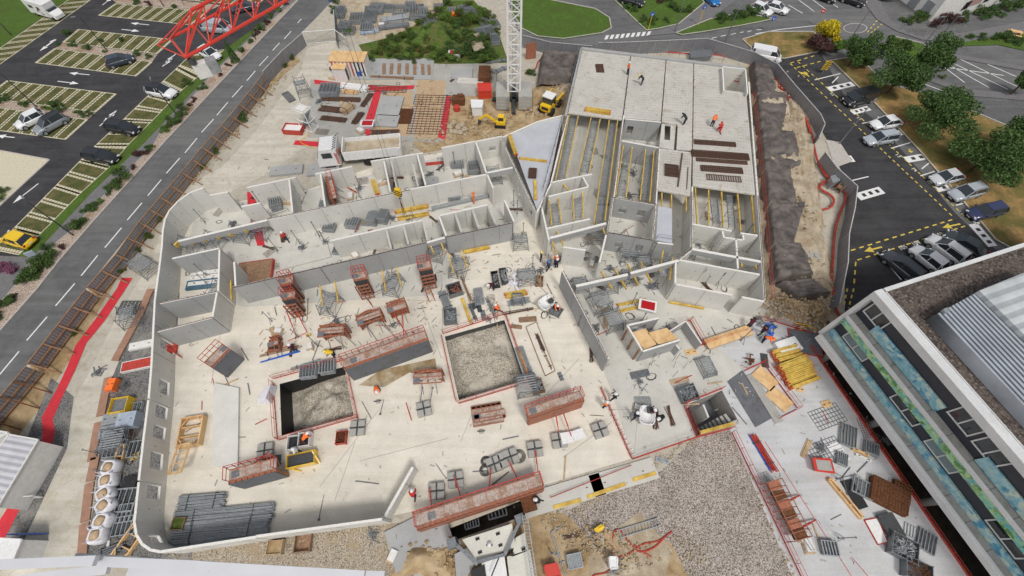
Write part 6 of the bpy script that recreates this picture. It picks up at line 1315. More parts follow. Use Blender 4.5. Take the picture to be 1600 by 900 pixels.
for px, ang, L, W, h_, mt, l, tr in [((398,424),10,3.6,2.8,.5,'woodd','crate of brown timber slats with red edge in the left corridor','redp'),
 ((318,433),8,3.6,.5,.3,'shed','white panel bundle, top one in the left room',None),((320,441),8,3.6,.5,.3,'shed','white panel bundle, middle one in the left room',None),((322,425),8,3.4,.5,.3,'shed','white panel bundle, uppermost strip in the left room',None),((320,440),8,3.9,1.6,.28,'tarpb','crumpled dark blue tarpaulin in the left room',None),((1195,610+0),0,.1,.1,.05,'wood','x',None),((748,478),15,.5,1.5,.05,'steel','dark flat plate near the centre',None),((755,492),10,.5,1.2,.05,'galvd','grey flat plate near the pit top edge',None),((740,478),30,.8,.8,.05,'steel','small dark square plate near the centre',None),
 ((418,720),5,.9,.7,.04,'steel','dark mat, left one beside the ballast blocks',None),((426,721),10,1.4,1.0,.04,'steel','dark mat, right one beside the ballast blocks',None),((876,588),20,.4,.9,.04,'galvd','grey angled plate on the slab right of the square pit',None),((1195,563),-10,1.0,2.2,.08,'steel','dark blue grey plate beside the yellow stacks',None),((1233,540),18,2.4,1.5,.5,'white','white crate cover above the yellow beam stacks',None),
 ((1250,608),-15,.9,.8,.05,'ply','small square of plywood on the grey slab',None),((1292,631),15,1.4,.9,.1,'ply','orange plywood square over black hatch on the grey slab',None),((1258,520+15),-10,3.0,2.6,.1,'galvd','grey lid with pink edge at the corner of the grey slab','redp'),((1080,545+5),10,1.2,.6,.05,'ply','plywood offcut on the grey slab below the shaft',None),((540,280-8),0,.1,.1,.05,'wood','x',None),((975,785-40),15,6.0,1.8,.1,'slab2','pale concrete strip segment right of the dark joint',None),((880,775-2),15,7.2,1.9,.1,'slab2','pale concrete strip segment left of the dark joint',None),((1300,700),-20,.1,.1,.05,'wood','x',None),
 ((655,840),25,5.0,3.2,.2,'wallg','grey precast slab tilted on the soil below the walkway',None),((1035,719),-15,1.2,.4,.1,'galv','silver bent plate at the slab corner above the pebbles',None),((598,310),0,.1,.1,.1,'wood','x',None),((722,113),0,3.0,2.4,.4,'wallg','grey concrete block base near the red box','worn'),((735,126),-4,4.0,1.4,.3,'slab2','white slab below the concrete block base',None),((757,112),0,1.8,3.2,.9,'rust','rusty open steel box left of the crane mast',None),
 ((617,107),0,12,5.4,.08,'wallg','grey timber floor panel with dark bars in the yard',None),((505,278-15),8,4.2,2.0,.3,'wallg','grey precast panels stacked outside, right pile with blue strap',None),((447,265-0),8,4.2,1.6,.3,'wallg','grey precast panels stacked outside, left pile with blue strap',None),((676,249+6),8,3.4,.5,.1,'redp','red and white barrier board in the upper room',None),((668,290-8),5,2.6,1.2,.35,'wallg','small concrete plinth in the upper room',None),((640,850-0),0,.1,.1,.05,'wood','x',None)]:
    if l != 'x': slabs(px, ang, L, W, h_, mt, l, group=None, trim=tr)
# plywood ramp and plywood covered opening
o = thing('plywood_ramp', 'long orange plywood ramp from the shaft to the grey slab', 'ramp'); p, q = P(1104,538,.5), P(1172,516,.3); d = q-p; MB().box((d.length/2,0,0),(d.length,1.1,.06)).build('ramp_board', K['ply'], o, tuple(p), math.atan2(d.y,d.x)); m = MB(); m.box((d.length/2,.5,-.1),(d.length,.08,.2)); m.box((d.length/2,-.5,-.1),(d.length,.08,.2)); m.build('ramp_bearer', K['woodd'], o, tuple(p), math.atan2(d.y,d.x))
o = thing('covered_opening', 'two orange plywood sheets in a timber frame beside the dark rectangle on the grey slab', 'hatch cover')
for a, b in [((1184,578),(1208,605)), ((1203,607),(1233,640))]:
    u, v = P(*a,.15), P(*b,.15); mid = (u+v)/2; MB().box((0,0,0),(2.2,1.5,.05)).build('plywood_sheet', K['ply'], o, tuple(mid), R(-52))
u = P(1172,585,.1); v = P(1218,660,.1); MB().bar(u, v, .9, .1).build('timber_edge', K['conc'], o)
u = P(1162,582,.1); v = P(1196,640,.1)
sheet('damp_slab', [(1136,596),(1160,578),(1212,650),(1180,668)], K['concd'], .03)
# ---- loose items
def tub(px, label, mat, z=.03, s=1.0, ang=0):
    o = thing('mortar_tub', label, 'tub', P(*px, .4), R(ang)); o.location.z = z
    MB().loft([[(-.5*s,-.35*s,0),(.5*s,-.35*s,0),(.5*s,.35*s,0),(-.5*s,.35*s,0)],[(-.75*s,-.5*s,.6*s),(.7*s,-.55*s,.6*s),(.7*s,.55*s,.6*s),(-.75*s,.5*s,.6*s)]]).build('tub_body', K[mat] if isinstance(mat,str) else mat, o); MB().box((0,0,.615*s),(1.1*s,.75*s,.02)).build('contents', K['conc'] if mat == 'redc' else K['taill'], o); return o
tub((1284,728),'bright red tub on the grey slab','redc',s=1.15,ang=-5); tub((1011,480),'white tub with red contents beside the yellow beams','white',s=1.3,ang=-15)
def bucket(px, ang, label, s=1):
    o = thing('concrete_bucket', label, 'concrete bucket', P(*px,.5), R(ang)); o.location.z = .03
    MB().loft([[(.9*s*c_(a)*k, .75*s*s_(a)*k, z*s) for a in range(16)] for z, k in ((.1,.6),(.5,.9),(.9,1.0),(1.1,1.0),(1.05,.9),(.6,.7))]).build('hopper', K['white'], o, smooth=True)
    m = MB()
    for x in (-.6,.6):
        for y in (-.5,.5): m.tube((x*s,y*s,0),(x*s,y*s,1.0*s),.04,5)
    m.bar((.2*s,-.1*s,1.0*s),(1.1*s,-.7*s,.6*s),.1); m.build('legs', K['steel'], o); MB().box((.5*s,-.2*s,1.1*s),(.6*s,.5*s,.25*s)).build('motor', K['steel'], o); return o
bucket((1009,651), 80, 'white concrete bucket surrounded by workers on the terrace', 1.0); bucket((853,476), 40, 'white wheeled machine beside the orange vested rider near the long wall', .95)
person((868,482), 'kneel', 200, HV, NV, WHm, 'worker in orange sitting on the grey base of the white wheeled machine'); bin_((869,485),-30,1.2,1.1,.35,'galvd','grey base frame under the orange vested rider')
frames((1006,630),0,1.4,1.2,3,'pale trolley frame above the white concrete bucket')
for px, r_, l in [((759,721),.45,'cable reel, upper one left of the big ballast row'),((758,735),.5,'cable reel, lower one left of the big ballast row'),((811,713),.6,'dark cable coil at the right of the big ballast row')]:
    m = MB()
    for k in range(5):
        rr_ = r_*(1-k*.13); pts = [(rr_*math.cos(t*.393), rr_*math.sin(t*.393), .04+.02*k) for t in range(17)]; m.path(pts, .02, 4)
    one('cable_coil', m, K['steel'], l, 'cable coil', P(*px,.03), 0, 'coils of cable')
for px, ang, L, W, l in [((885,686),10,2.4,1.0,'white paper sheets spread over ballast blocks')]: one('paper_sheets', MB().box((0,0,.56),(1.1,1.0,.02)).box((1.1,.1,.57),(1.1,.9,.02), .15), K['white'], l, 'paper', P(*px,.03), R(ang))
one('folded_sail', MB().loft([[(-.7,-.9,0),(.6,-.8,0),(.7,.9,0),(-.3,.6,0)],[(-.4,-.6,.8),(.5,-.6,1.1),(.6,.7,1.1),(-.1,.4,.8)]]), K['bag'], 'white covered pump at the left edge of the left pit', 'pump', P(418,618,.1), 0)
# standing bars leaning
for a, b, l in [((498,812),(506,773),'thin dark pole leaning near the bottom wall'),((594,647),(600,624),'thin dark pole beside the small block')]:
    prop(a, .1, b, 1.5, l, 'steel', .03, group='thin dark poles', name='steel_pole')
# scattered small debris: individual cuts
rr = random.Random(5); m = MB()
for k in range(520):
    x, y = rr.choice([(rr.uniform(260,960), rr.uniform(400,800)), (rr.uniform(280,840), rr.uniform(260,430)), (rr.uniform(890,1180), rr.uniform(200,680)), (rr.uniform(1000,1450), rr.uniform(560,880))]); w_ = P(x, y, .03)
    m.box((w_.x, w_.y, .045), (rr.uniform(.05,.5), rr.uniform(.03,.12), .03), rr.uniform(0,3.14))
o = m.build('debris', K['conc']); o['kind'] = 'stuff'
m = MB()
for k in range(300):
    reg = rr.randrange(5)
    x, y = [(rr.uniform(400,680), rr.uniform(420,560)), (rr.uniform(640,870), rr.uniform(380,520)), (rr.uniform(880,1180), rr.uniform(230,680)), (rr.uniform(400,780), rr.uniform(240,420)), (rr.uniform(480,790), rr.uniform(100,220))][reg]; w_ = P(x, y, .03); L = rr.uniform(.15,.8); a = rr.uniform(0,3.14)
    m.bar((w_.x, w_.y, .05), (w_.x+L*math.cos(a), w_.y+L*math.sin(a), .05+rr.choice((0,0,.1))), .035)
o = m.build('debris', K['steel']); o['kind'] = 'stuff'
m = MB()
for k in range(150):
    x, y = rr.choice([(rr.uniform(400,680), rr.uniform(420,560)), (rr.uniform(640,870), rr.uniform(380,520)), (rr.uniform(480,790), rr.uniform(100,220)), (rr.uniform(880,1180), rr.uniform(330,600))]); w_ = P(x, y, .03); L = rr.uniform(.15,.7); a = rr.uniform(0,3.14)
    m.bar((w_.x, w_.y, .05), (w_.x+L*math.cos(a), w_.y+L*math.sin(a), .05), .07)
o = m.build('debris', K['wood']); o['kind'] = 'stuff'
K['baset'] = M_concrete('ballast_top', (.70,.68,.60), (.5,.46,.38), .4, .6); K['gwhite'] = M_paint('platform_white', (.62,.63,.66), .4)
# ================================================================ fences and hoardings
fence([(136,449),(181,398),(217,347),(266,290),(316,230),(360,180),(400,130),(412,114)], 1.9, 'grey hoarding with timber rails and raking props along the road', post='timb', timber=True, brace=1.7, sp=2.3, capm='timb')
fence([(-60,686),(0,620),(41,572)], 1.9, 'grey hoarding held by rusty steel frames at the lower left', post='rust', brace=2.3, sp=1.6, timber=True, capm='woodd')
fence([(43,568),(90,508),(134,452)], 1.9, 'grey hoarding with timber rails between the rusty frames and the long road side run', post='timb', brace=1.8, sp=2.0, timber=True, capm='timb')
fence([(410,112),(440,80),(472,52)], 2.0, 'plain grey metal hoarding beside the site entrance')
fence([(521,15),(524,60)], 1.8, 'short grey metal hoarding on the right of the site entrance')
fence([(817,55),(860,66),(925,72)], 2.0, 'dark grey hoarding behind the crane mast')
fence([(935,67),(980,66),(1025,64),(1070,62),(1105,60),(1140,70),(1180,82),(1215,100),(1240,130),(1282,178),(1289,193)], 2.0, 'dark grey hoarding curving behind the deck')
fence([(1289,194),(1280,215)], 2.0, 'short turned piece of grey hoarding beside the lamp post'); fence([(1290,238),(1308,262),(1340,291),(1336,325),(1327,365),(1325,410),(1317,450),(1312,475)], 2.0, 'dark grey hoarding along the right car park')
fence([(472,49),(522,46)], 2.0, 'open white mesh gate across the site entrance', mat='galv', post='white', thick=.02, sp=4, name='gate', cat='gate') if False else None
def meshfence(a, b, h, label, n=14, mat='white', z=0):
    p, q = P(*a, h), P(*b, h); L = (q-p).length; ang = math.atan2(q.y-p.y, q.x-p.x); o = thing('mesh_gate', label, 'gate', (p.x,p.y,z), ang); m = MB()
    for zz in (.1,h): m.bar((0,0,zz),(L,0,zz), .08)
    for u in (0,L): m.bar((u,0,0),(u,0,h), .08)
    m.build('gate_frame', K[mat], o); m = MB()
    for k in range(n): m.bar((L*k/n,0,.1),(L*k/n,0,h), .018)
    m.bar((0,0,.1),(L,0,h), .05); m.build('gate_mesh', K['galv'], o); return o
meshfence((472,50),(522,46), 2.0, 'white framed mesh gate across the site entrance', 40); meshfence((522,46),(541,60), 2.0, 'white framed gate leaf turned inwards at the entrance', 14)
meshfence((32,776),(50,775), 1.0, 'white low barrier beside the red walkway at the lower left', 6); meshfence((10,835),(55,833), 1.2, 'blue topped barrier at the lower left', 10, 'blue')
for a, b, l in [((66,880),(180,560),'x'),]: pass
# terracotta edge boards along the gravel strip
for a, b, l in [((236,452),(220,490),'uppermost'),((220,490),(180,564),'second from the top'),((170,590),(158,650),'third from the top'),((155,660),(144,720),'fourth from the top'),((150,714),(142,752),'fifth from the top'),((141,755),(134,815),'sixth from the top'),((133,818),(129,875),'lowest')]:
    bar('edge_board', a, b, .05, .72, .12, 'brown', 'terracotta brown edge board beside the site track, ' + l, 'edge board', 'brown edge boards beside the track')
# ================================================================ red crane jib at the top left
J = thing('red_crane_jib', 'red lattice crane jib reaching in from the top left', 'crane jib')
jz = 26; A0, A1 = P(290,90,jz), P(470,-12,jz); B0, B1 = P(266,60,jz), P(420,-38,jz); T0, T1 = P(298,15,jz+1.9), P(430,-60,jz+1.9)
ex = 2.2
A1 = A0.lerp(A1, 1.5); B1 = B0 + (A1-A0); T0 = P(299,16,jz+1.6); T1 = T0 + (A1-A0)
for n_, (u, v, r_) in enumerate([(A0,A1,.11),(B0,B1,.09),(T0,T1,.11)]): MB().tube(u, v, r_, 8).build('chord', K['redc'], J)
m = MB(); N = 8
for k in range(N):
    a, a2, b, b2, t, t2 = A0.lerp(A1,k/N), A0.lerp(A1,(k+1)/N), B0.lerp(B1,k/N), B0.lerp(B1,(k+1)/N), T0.lerp(T1,(k+.5)/N), T0.lerp(T1,(k+1.5)/N)
    for u, v in ((a,t),(t,a2),(b,t),(t,b2),(a,b),(a,b2)): m.tube(u, v, .045, 6)
m.build('lattice', K['redc'], J)
m = MB(); m.tube(T0,A0,.06,6); m.tube(T0,B0,.06,6); m.tube(A0,B0,.07,6); e_ = (A0-A1).normalized()*.9; m.tube(B0,B0+e_,.04,6); m.tube(T0,B0+e_,.04,6); m.tube(A0,B0+e_,.04,6); m.build('end_frame', K['redc'], J)
c_0 = P(317,108,jz-1); MB().box(tuple(c_0), (.9,.5,.9), R(30)).build('motor_box', K['shed'], J); MB().box(tuple(c_0 + Vector((.6,.3,.1))), (.6,.6,.8), R(30)).build('electrical_box', K['galv'], J); MB().box(tuple(P(300,96,jz-.3)), (.35,.3,.3)).build('pulley', K['steel'], J)
# ================================================================ white crane mast and its base
C = thing('white_crane_mast', 'white lattice crane mast standing on concrete ballast behind the site', 'tower crane', P(803,158)); C.location.z = 0; hw_ = .85
for sx in (-1,1):
    for sy in (-1,1): MB().box((sx*hw_,sy*hw_,17.2), (.24,.24,30)).build('mast_chord', K['white'], C)
m = MB()
for k in range(22):
    z0 = 2.2+k*1.36
    for s in (-1,1):
        for (x0,y0),(x1,y1) in (((-hw_,s*hw_),(hw_,s*hw_)),((s*hw_,-hw_),(s*hw_,hw_))):
            m.bar((x0,y0,z0),(x1,y1,z0), .1)
            m.bar((x0,y0,z0) if k % 2 else (x1,y1,z0), (x1,y1,z0+1.36) if k % 2 else (x0,y0,z0+1.36), .1)
m.build('mast_lattice', K['white'], C)
m = MB()
for k in range(60): m.bar((-.25,.3,2.4+k*.48),(.25,.3,2.4+k*.48), .035)
for s in (-1,1): m.bar((s*.25,.3,2.2),(s*.25,.3,31), .045)
m.build('ladder', K['galv'], C)
for k, (x, y) in enumerate(((-1.6,-.6),(1.6,-.6))):
    for j in range(4): MB().box((x, y, .5+j*.55), (1.9,3.4,.5)).build('ballast_block', K['conc'], C)
MB().box((0,0,.3),(6.4,.5,.5)).build('base_beam', K['steel'], C); MB().box((0,0,.3),(.5,6.4,.5)).build('base_beam', K['steel'], C)
# ================================================================ crane hook over the rooms
HK = thing('crane_hook', 'striped yellow and black crane hook hanging on cables over the upper rooms', 'crane hook', P(621,300,5.5))
m = MB(); m.loft([[(-.38,-.16,z*1.0) if False else (-w_,-.16,z), (w_,-.16,z), (w_,.16,z), (-w_,.16,z)][1:] for w_, z in ((.2,-.6),(.42,0),(.36,.5))] if False else [[(-w_,-.18,z),(w_,-.18,z),(w_,.18,z),(-w_,.18,z)] for w_, z in ((.22,-.6),(.45,0),(.35,.5))]); m.build('hook_block', K['yelp'], HK)
for k in range(3): MB().box((0,0,-.35+k*.32),(.96-.12*abs(k-1),.4,.12), 0, 0, .5).build('black_stripe', K['black'], HK)
MB().path([(.0,0,-.6),(.0,0,-.85),(.14,0,-1.0),(.05,0,-1.15),(-.12,0,-1.05)], .05, 6).build('hook', K['steel'], HK)
for s in (-1,1): MB().tube((s*.2,0,.4),(s*.2,0,31), .014, 5).build('hoist_cable', K['steel'], HK)
m = MB()
for a in range(4): m.path([(0,0,-1.1),(.12*math.cos(a*1.6),.12*math.sin(a*1.6),-2.8),(.2*math.cos(a*1.6),.2*math.sin(a*1.6),-4.0)], .025, 5)
m.build('chain_sling', K['rust'], HK)
# ================================================================ crane base at the bottom, straight below the viewer
D = thing('ballast_platform', 'concrete ballast blocks and dark steel struts of the crane base at the bottom edge', 'crane base')
for pts, z1, mt, nm in [([(722,843),(800,818),(806,855),(745,876)],1.6,'baset','ballast_block'),([(806,840),(820,832),(826,860),(800,870)],1.5,'baset','ballast_block'),([(792,870),(828,858),(840,930),(800,940)],1.5,'baset','ballast_block'),([(753,880),(788,868),(798,940),(748,940)],1.2,'white','sheet_cover'),([(735,892),(757,882),(762,915),(740,920)],1.3,'black','black_mat'),([(710,866),(730,856),(745,876),(715,925)],.8,'wallg','base_slab')]:
    q = [P(*p, z1) for p in pts]; MB().prism([(v.x,v.y) for v in q], z1-.8, z1).build(nm, K['baset'] if mt == 'baset' else K[mt], D)
for a, b in [((712,850),(746,882)),((812,815),(788,868)),((746,878),(790,866))]: MB().bar(P(*a,1.9), P(*b,1.75), .25, .25).build('base_strut', K['galvd'], D)
for px in ((708,849),(812,812)): MB().box(tuple(P(*px,1.2)), (.7,.7,2.2), R(20)).build('base_foot', K['galvd'], D)
for k, px in enumerate(((746,842),(750,863),(778,834),(782,852),(800,866),(818,858))): MB().box(tuple(P(*px,1.63)), (.32,.2,.06), R(20)).build('lifting_pocket', K['black'], D)
MB().path([tuple(P(*p,1.8)) for p in ((800,858),(780,870),(768,900))], .05, 6).build('cable', K['black'], D)
m = MB()
for s in (0,1):
    a, b = P(816+s*8,806,2.6), P(835+s*8,930,2.6); m.bar(a, b, .07)
pass
for k in range(22): m.bar(P(816,806,2.6).lerp(P(835,930,2.6), k/22), P(824,806,2.6).lerp(P(843,930,2.6), k/22), .04)
m.build('ladder', K['galv'], D)
# beams of the crane platform just under the viewer, lower left
G_ = thing('crane_platform', 'white steel beams of the near crane platform crossing the lower left edge', 'crane platform')
for a, b, w_, zz, mt in [((-40,884),(150,876),.10,36.3,'gwhite'),((130,876),(330,885),.10,36.15,'gwhite'),((310,884),(570,899),.09,36.3,'gwhite'),((-40,915),(170,889),.10,36.0,'gwhite'),((200,897),(600,908),.2,35.8,'gwhite'),((120,868),(245,875),.05,35.6,'galv')]:
    MB().bar(P(*a,zz), P(*b,zz), w_, .06).build('platform_beam', K[mt], G_)
# ================================================================ shed, cabins, boxes
S_ = thing('striped_shed', 'small timber roofed shed with red, black and white striped walls', 'shed', P(551,112), R(-3))
MB().box((0,0,1.2),(5.4,2.4,2.4)).build('wall', K['shed'], S_)
for k in range(9): MB().box((-2.3+k*.58,-1.22,1.2),(.22,.05,2.3)).build('painted_stripe', K['redp' if k in (0,1,5) else 'black' if k > 5 else 'pink'], S_)
rf = MB()
for k in range(6): rf.box((-2.3+k*.93,0,2.5),(.9,2.7,.08))
rf.build('roof', K['ply'], S_); MB().box((-1.0,-1.9,1.0),(2.0,1.3,2.0)).build('porch', K['shed'], S_); MB().box((-1.0,-1.9,2.06),(2.1,1.5,.08)).build('porch_roof', K['ply'], S_); MB().box((.02,-2.2,1.0),(.04,.6,1.7)).build('door', K['steel'], S_)
def cabin(q, h, label, mat='shed', rib=None, name='site_cabin', cat='site cabin'):
    v = [P(*p, h) for p in q]; c = sum(v, Vector())/4; ang = math.atan2((v[1]-v[0]).y, (v[1]-v[0]).x); o = thing(name, label, cat, (c.x,c.y,0), ang)
    Mi = Matrix.Rotation(-ang, 3, 'Z'); l = [(Mi @ (p-c)) for p in v]; MB().prism([(a.x*.97,a.y*.97) for a in l], 0, h-.1).build('wall', K[mat], o); MB().prism([(a.x,a.y) for a in l], h-.1, h).build('roof', rib or K[mat], o)
    m = MB()
    for i in range(4): m.bar(Vector((l[i].x,l[i].y,h)), Vector((l[(i+1)%4].x,l[(i+1)%4].y,h)), .1, .12)
    m.build('roof_edge', K[mat], o); return o
K['crib'] = M_stripes('cabin_roof', (.42,.42,.45), (.60,.60,.63), .6, 'Y', .5); K['crib2'] = M_stripes('cabin_roof_white', (.55,.57,.56), (.74,.75,.73), .9, 'Y', .5)
cabin([(14,679),(60,687),(-5,795),(-60,780)], 2.6, 'grey ribbed roof of a site cabin at the left edge', rib=K['crib']); cabin([(-40,667),(14,676),(-30,700),(-80,695)], 2.7, 'pale roof of a second site cabin at the left edge', rib=K['crib2']); cabin([(-20,840),(34,843),(15,888),(-30,890)], 2.4, 'white flat container roof at the lower left', mat='white')
cabin([(1383-637,130),(1470-703,130),(768,142),(747,143)], 1.3, 'bright red tool box beside the crane ballast', mat='redc', name='tool_box', cat='tool box'); cabin([(736,156),(755,157),(753,168),(737,168)], 1.4, 'white cube cabinet in front of the red tool box', mat='white', name='cabinet', cat='cabinet')
cabin([(558,103),(572,103),(571,112),(558,113)], .8, 'blue bin beside the striped shed', mat='blue', name='waste_bin', cat='bin')
cabin([(952,870),(964,870),(965,888),(954,889)], 1.0, 'white electrical cabinet with red cables on the soil', mat='white', name='electrical_cabinet', cat='cabinet'); cabin([(850,884),(870,880),(876,900),(855,905)], .7, 'red box on the soil near the crane base', mat='redc', name='tool_box', cat='tool box')
cabin([(1078,79),(1112,77),(1112,88),(1079,90)], .8, 'dark grey container beside the hoarding behind the deck', mat='galvd', name='skip', cat='skip'); cabin([(1298,276),(1309,272),(1312,282),(1302,286)], 1.2, 'small grey cabinet where the red cables meet', mat='galv', name='cabinet', cat='cabinet'); cabin([(1249,210),(1263,210),(1263,219),(1250,219)], .3, 'white board lying on the chalky slope', mat='white', name='board', cat='board')
one('tyre', MB().tube((0,0,0),(0,0,.22),.5,20), K['rubber'], 'black tyre lying beside the striped shed', 'tyre', P(520,108,.02)); one('cable_drum', MB().tube((0,-.3,.55),(0,.3,.55),.25,12).tube((0,-.35,.55),(0,-.28,.55),.6,18).tube((0,.28,.55),(0,.35,.55),.6,18), K['woodd'], 'brown cable drum among the red cables', 'cable drum', P(1309,298,.02), R(40)); one('access_cover', MB().box((0,0,.06),(1.6,1.1,.1)).tube((.3,0,.1),(.3,0,.2),.38,14), K['conc'], 'concrete access chamber cover on the chalky slope', 'chamber cover', P(1272,399,.6), R(-10)); one('red_drum', MB().tube((0,0,0),(0,0,.6),.5,16), K['redp'], 'red round drum left of the white cabinet', 'drum', P(714,172,.05)); one('rusty_block', MB().box((0,0,.5),(1.8,1.2,1)).box((.3,.2,1.1),(.8,.6,.3)), K['rust'], 'rusty machine block above the red round drum', 'machine', P(717,161,.05))
# white stair tower in the steel yard
o = thing('stair_tower', 'white painted steel stair tower in the steel yard by the track', 'stair tower', P(485,200), R(-25)); 
for x in (-1,1):
    for y in (-.7,.7): MB().bar((x,y,0),(x,y,3.4), .09).build('tower_post', K['white'], o)
m = MB()
for z in (.1,1.6,3.2):
    for s in (-1,1): m.bar((-1,s*.7,z),(1,s*.7,z), .08); m.bar((s,-.7,z),(s,.7,z), .08)
m.build('tower_frame', K['white'], o); m = MB()
for k in range(10): m.box((-.9+k*.2,0,.2+k*.3),(.2,1.1,.04))
m.build('stair_treads', K['galv'], o); MB().box((0,0,3.3),(1.4,1.0,.06)).build('landing', K['shed'], o)
bin_((457,198),-5,2.6,1.5,.8,'redp','red skip with white board at the edge of the track','white',cat='skip',name='skip'); trestle((478,150),20,1.4,1.4,3.0,'grey scaffold frame at the left end of the steel yard'); tub((575,196),'white bag heap in the steel yard','bag',s=1.3)
frames((513,136),0,2.6,2.2,12,'big grey tube heap at the top left of the steel yard'); frames((450,160-10),40,1.0,2.4,3,'thin grey frames leaning by the track',mat='galvd')
for k, px in enumerate([(703,200),(709,194),(716,201),(712,208),(722,197),(705,207),(719,209),(726,204)]):
    m = MB(); rr = random.Random(k); m.loft([[(.45*c_(a)*rr.uniform(.8,1.1)*q_,.38*s_(a)*rr.uniform(.8,1.1)*q_,z) for a in range(16)] for q_, z in ((.8,0),(1,.25),(.6,.5))]); one('boulder', m, K['chalk'], 'pale boulder in the rock pile left of the yellow excavator', 'boulder', P(*px,.02), k, 'pale boulders beside the yellow excavator')
# standing orange formwork stack by the mast, storage by the mast
formwork((823,68),(838,66), 2.6, 1, 0, 'narrow orange steel frame standing right of the crane mast', 'orange', rail=False)
# ================================================================ bulk bags, window formers and gravel strip objects
for k, (px, l) in enumerate([((176,731),'topmost bulk bag of sand beside the yellow frame'),((172,751),'second bulk bag of sand from the top'),((168,772),'third bulk bag of sand from the top'),((168,790),'fourth bulk bag of sand, partly under grey mesh'),((164,814),'fifth bulk bag of sand from the top'),((156,836),'lowest bulk bag of sand')]): bag(px, k*20, l, 1.12)
def former(px, ang, L, W, h, label, z=.03, tilt=0, mat='ply'):
    o = thing('window_former', label, 'timber frame', P(*px,z+h), R(ang), 'yellow timber window formers'); o.location.z = z; o.rotation_euler = (tilt,0,R(ang)); m = MB()
    for s in (-1,1): m.box((s*L/2,0,h/2),(.12,W,h)); m.box((0,s*W/2,h/2),(L,.12,h)); m.box((s*L/6,0,h/2),(.08,W,h*.6))
    m.build('frame_timber', K[mat], o); m = MB()
    for sx in (-1,1):
        for sy in (-1,1): m.bar((sx*L*.5,sy*W*.2,h*.8),(sx*L*.2,sy*W*.5,h*.8),.08)
    m.build('corner_brace', K[mat], o); return o
former((296,673),-80,2.6,1.9,.7,'yellow timber window former lying on the floor by the left wall'); former((280,716),-88,2.4,1.9,.15,'yellow timber window former leaning against the left wall',z=1.2,tilt=.5); former((200,846),70,2.8,1.2,.4,'orange timber frame beside the lowest bulk bags'); former((183,722),-80,3.0,.6,.4,'yellow timber trough right of the topmost bulk bags'); former((492,848-4),0,.1,.1,.1,'tiny') if False else None
for k, (px, l) in enumerate([((172,654),'grey precast block with holes, upper one on the gravel'),((167,674),'grey precast block with holes, lower one on the gravel')]): slabs(px, 12, 1.4, 1.1, .6, 'galv', l, name='precast_block', cat='precast block')
slabs((196,643+12),10,1.6,1.4,.9,'bluel','grey covered box with white paper outside the left wall',name='covered_box',cat='box'); bin_((184,632),10,1.5,1.4,1.0,'yelp','orange yellow stillage with grey box outside the left wall','galvd'); slabs((215,569),14,2.9,1.0,.3,'redp','red steel shutter lying outside the left wall',trim='shed',name='shutter',cat='shutter'); slabs((221,538),14,2.4,.8,.3,'shed','white steel shutter lying outside the left wall',name='shutter',cat='shutter'); slabs((268,543),14,.9,1.1,.3,'redp','red board in the left wall opening',name='board',cat='board'); slabs((172,600),5,.7,1.2,.7,'orangeb','bright orange plastic barrier beside the track',name='barrier',cat='barrier'); tubes((150,868),(190,852),.7,3,'grey rolls under plastic on the lowest gravel strip',r=.06,mat='galvd'); tubes((175,800),(168,855),.1,1,'curved pale rail across the timber frame',r=.05,mat='white'); tubes((152,700),(192,690),.8,4,'grey curved frames on the gravel strip',r=.04,mat='galv'); slabs((202,753),0,1.2,1.0,.5,'black','black plastic cover outside the left wall',name='plastic_cover',cat='cover'); frames((187,782),5,2.4,1.8,6,'grey mesh pallet beside the bulk bags'); tubes((205,714),(222,706),.5,3,'yellow and grey bars outside the left wall',r=.035,mat='yel'); frames((200,480),0,2.0,1.6,3,'thin grey frame leaning on the edge board',mat='galvd')
bar('steel_channel', (675,327), (763,307), .05, .5, .3, 'galv', 'long grey steel channel in the upper corridor', 'steel channel'); trestle((450,325-2),0,.2,.2,.5,'tiny') if False else None
rail([(407,346),(452,330)],'dark scaffold rail in the corridor left',h=.6,mat='steel',board=False); formwork((508,276),(516,310), 2.6, 1, .5, 'orange red formwork standing inside the upper rooms', 'orange', rail=True); tubes((520,260+20),(556,300),.15,1,'long red prop leaning in the upper rooms',r=.05,mat='redp')
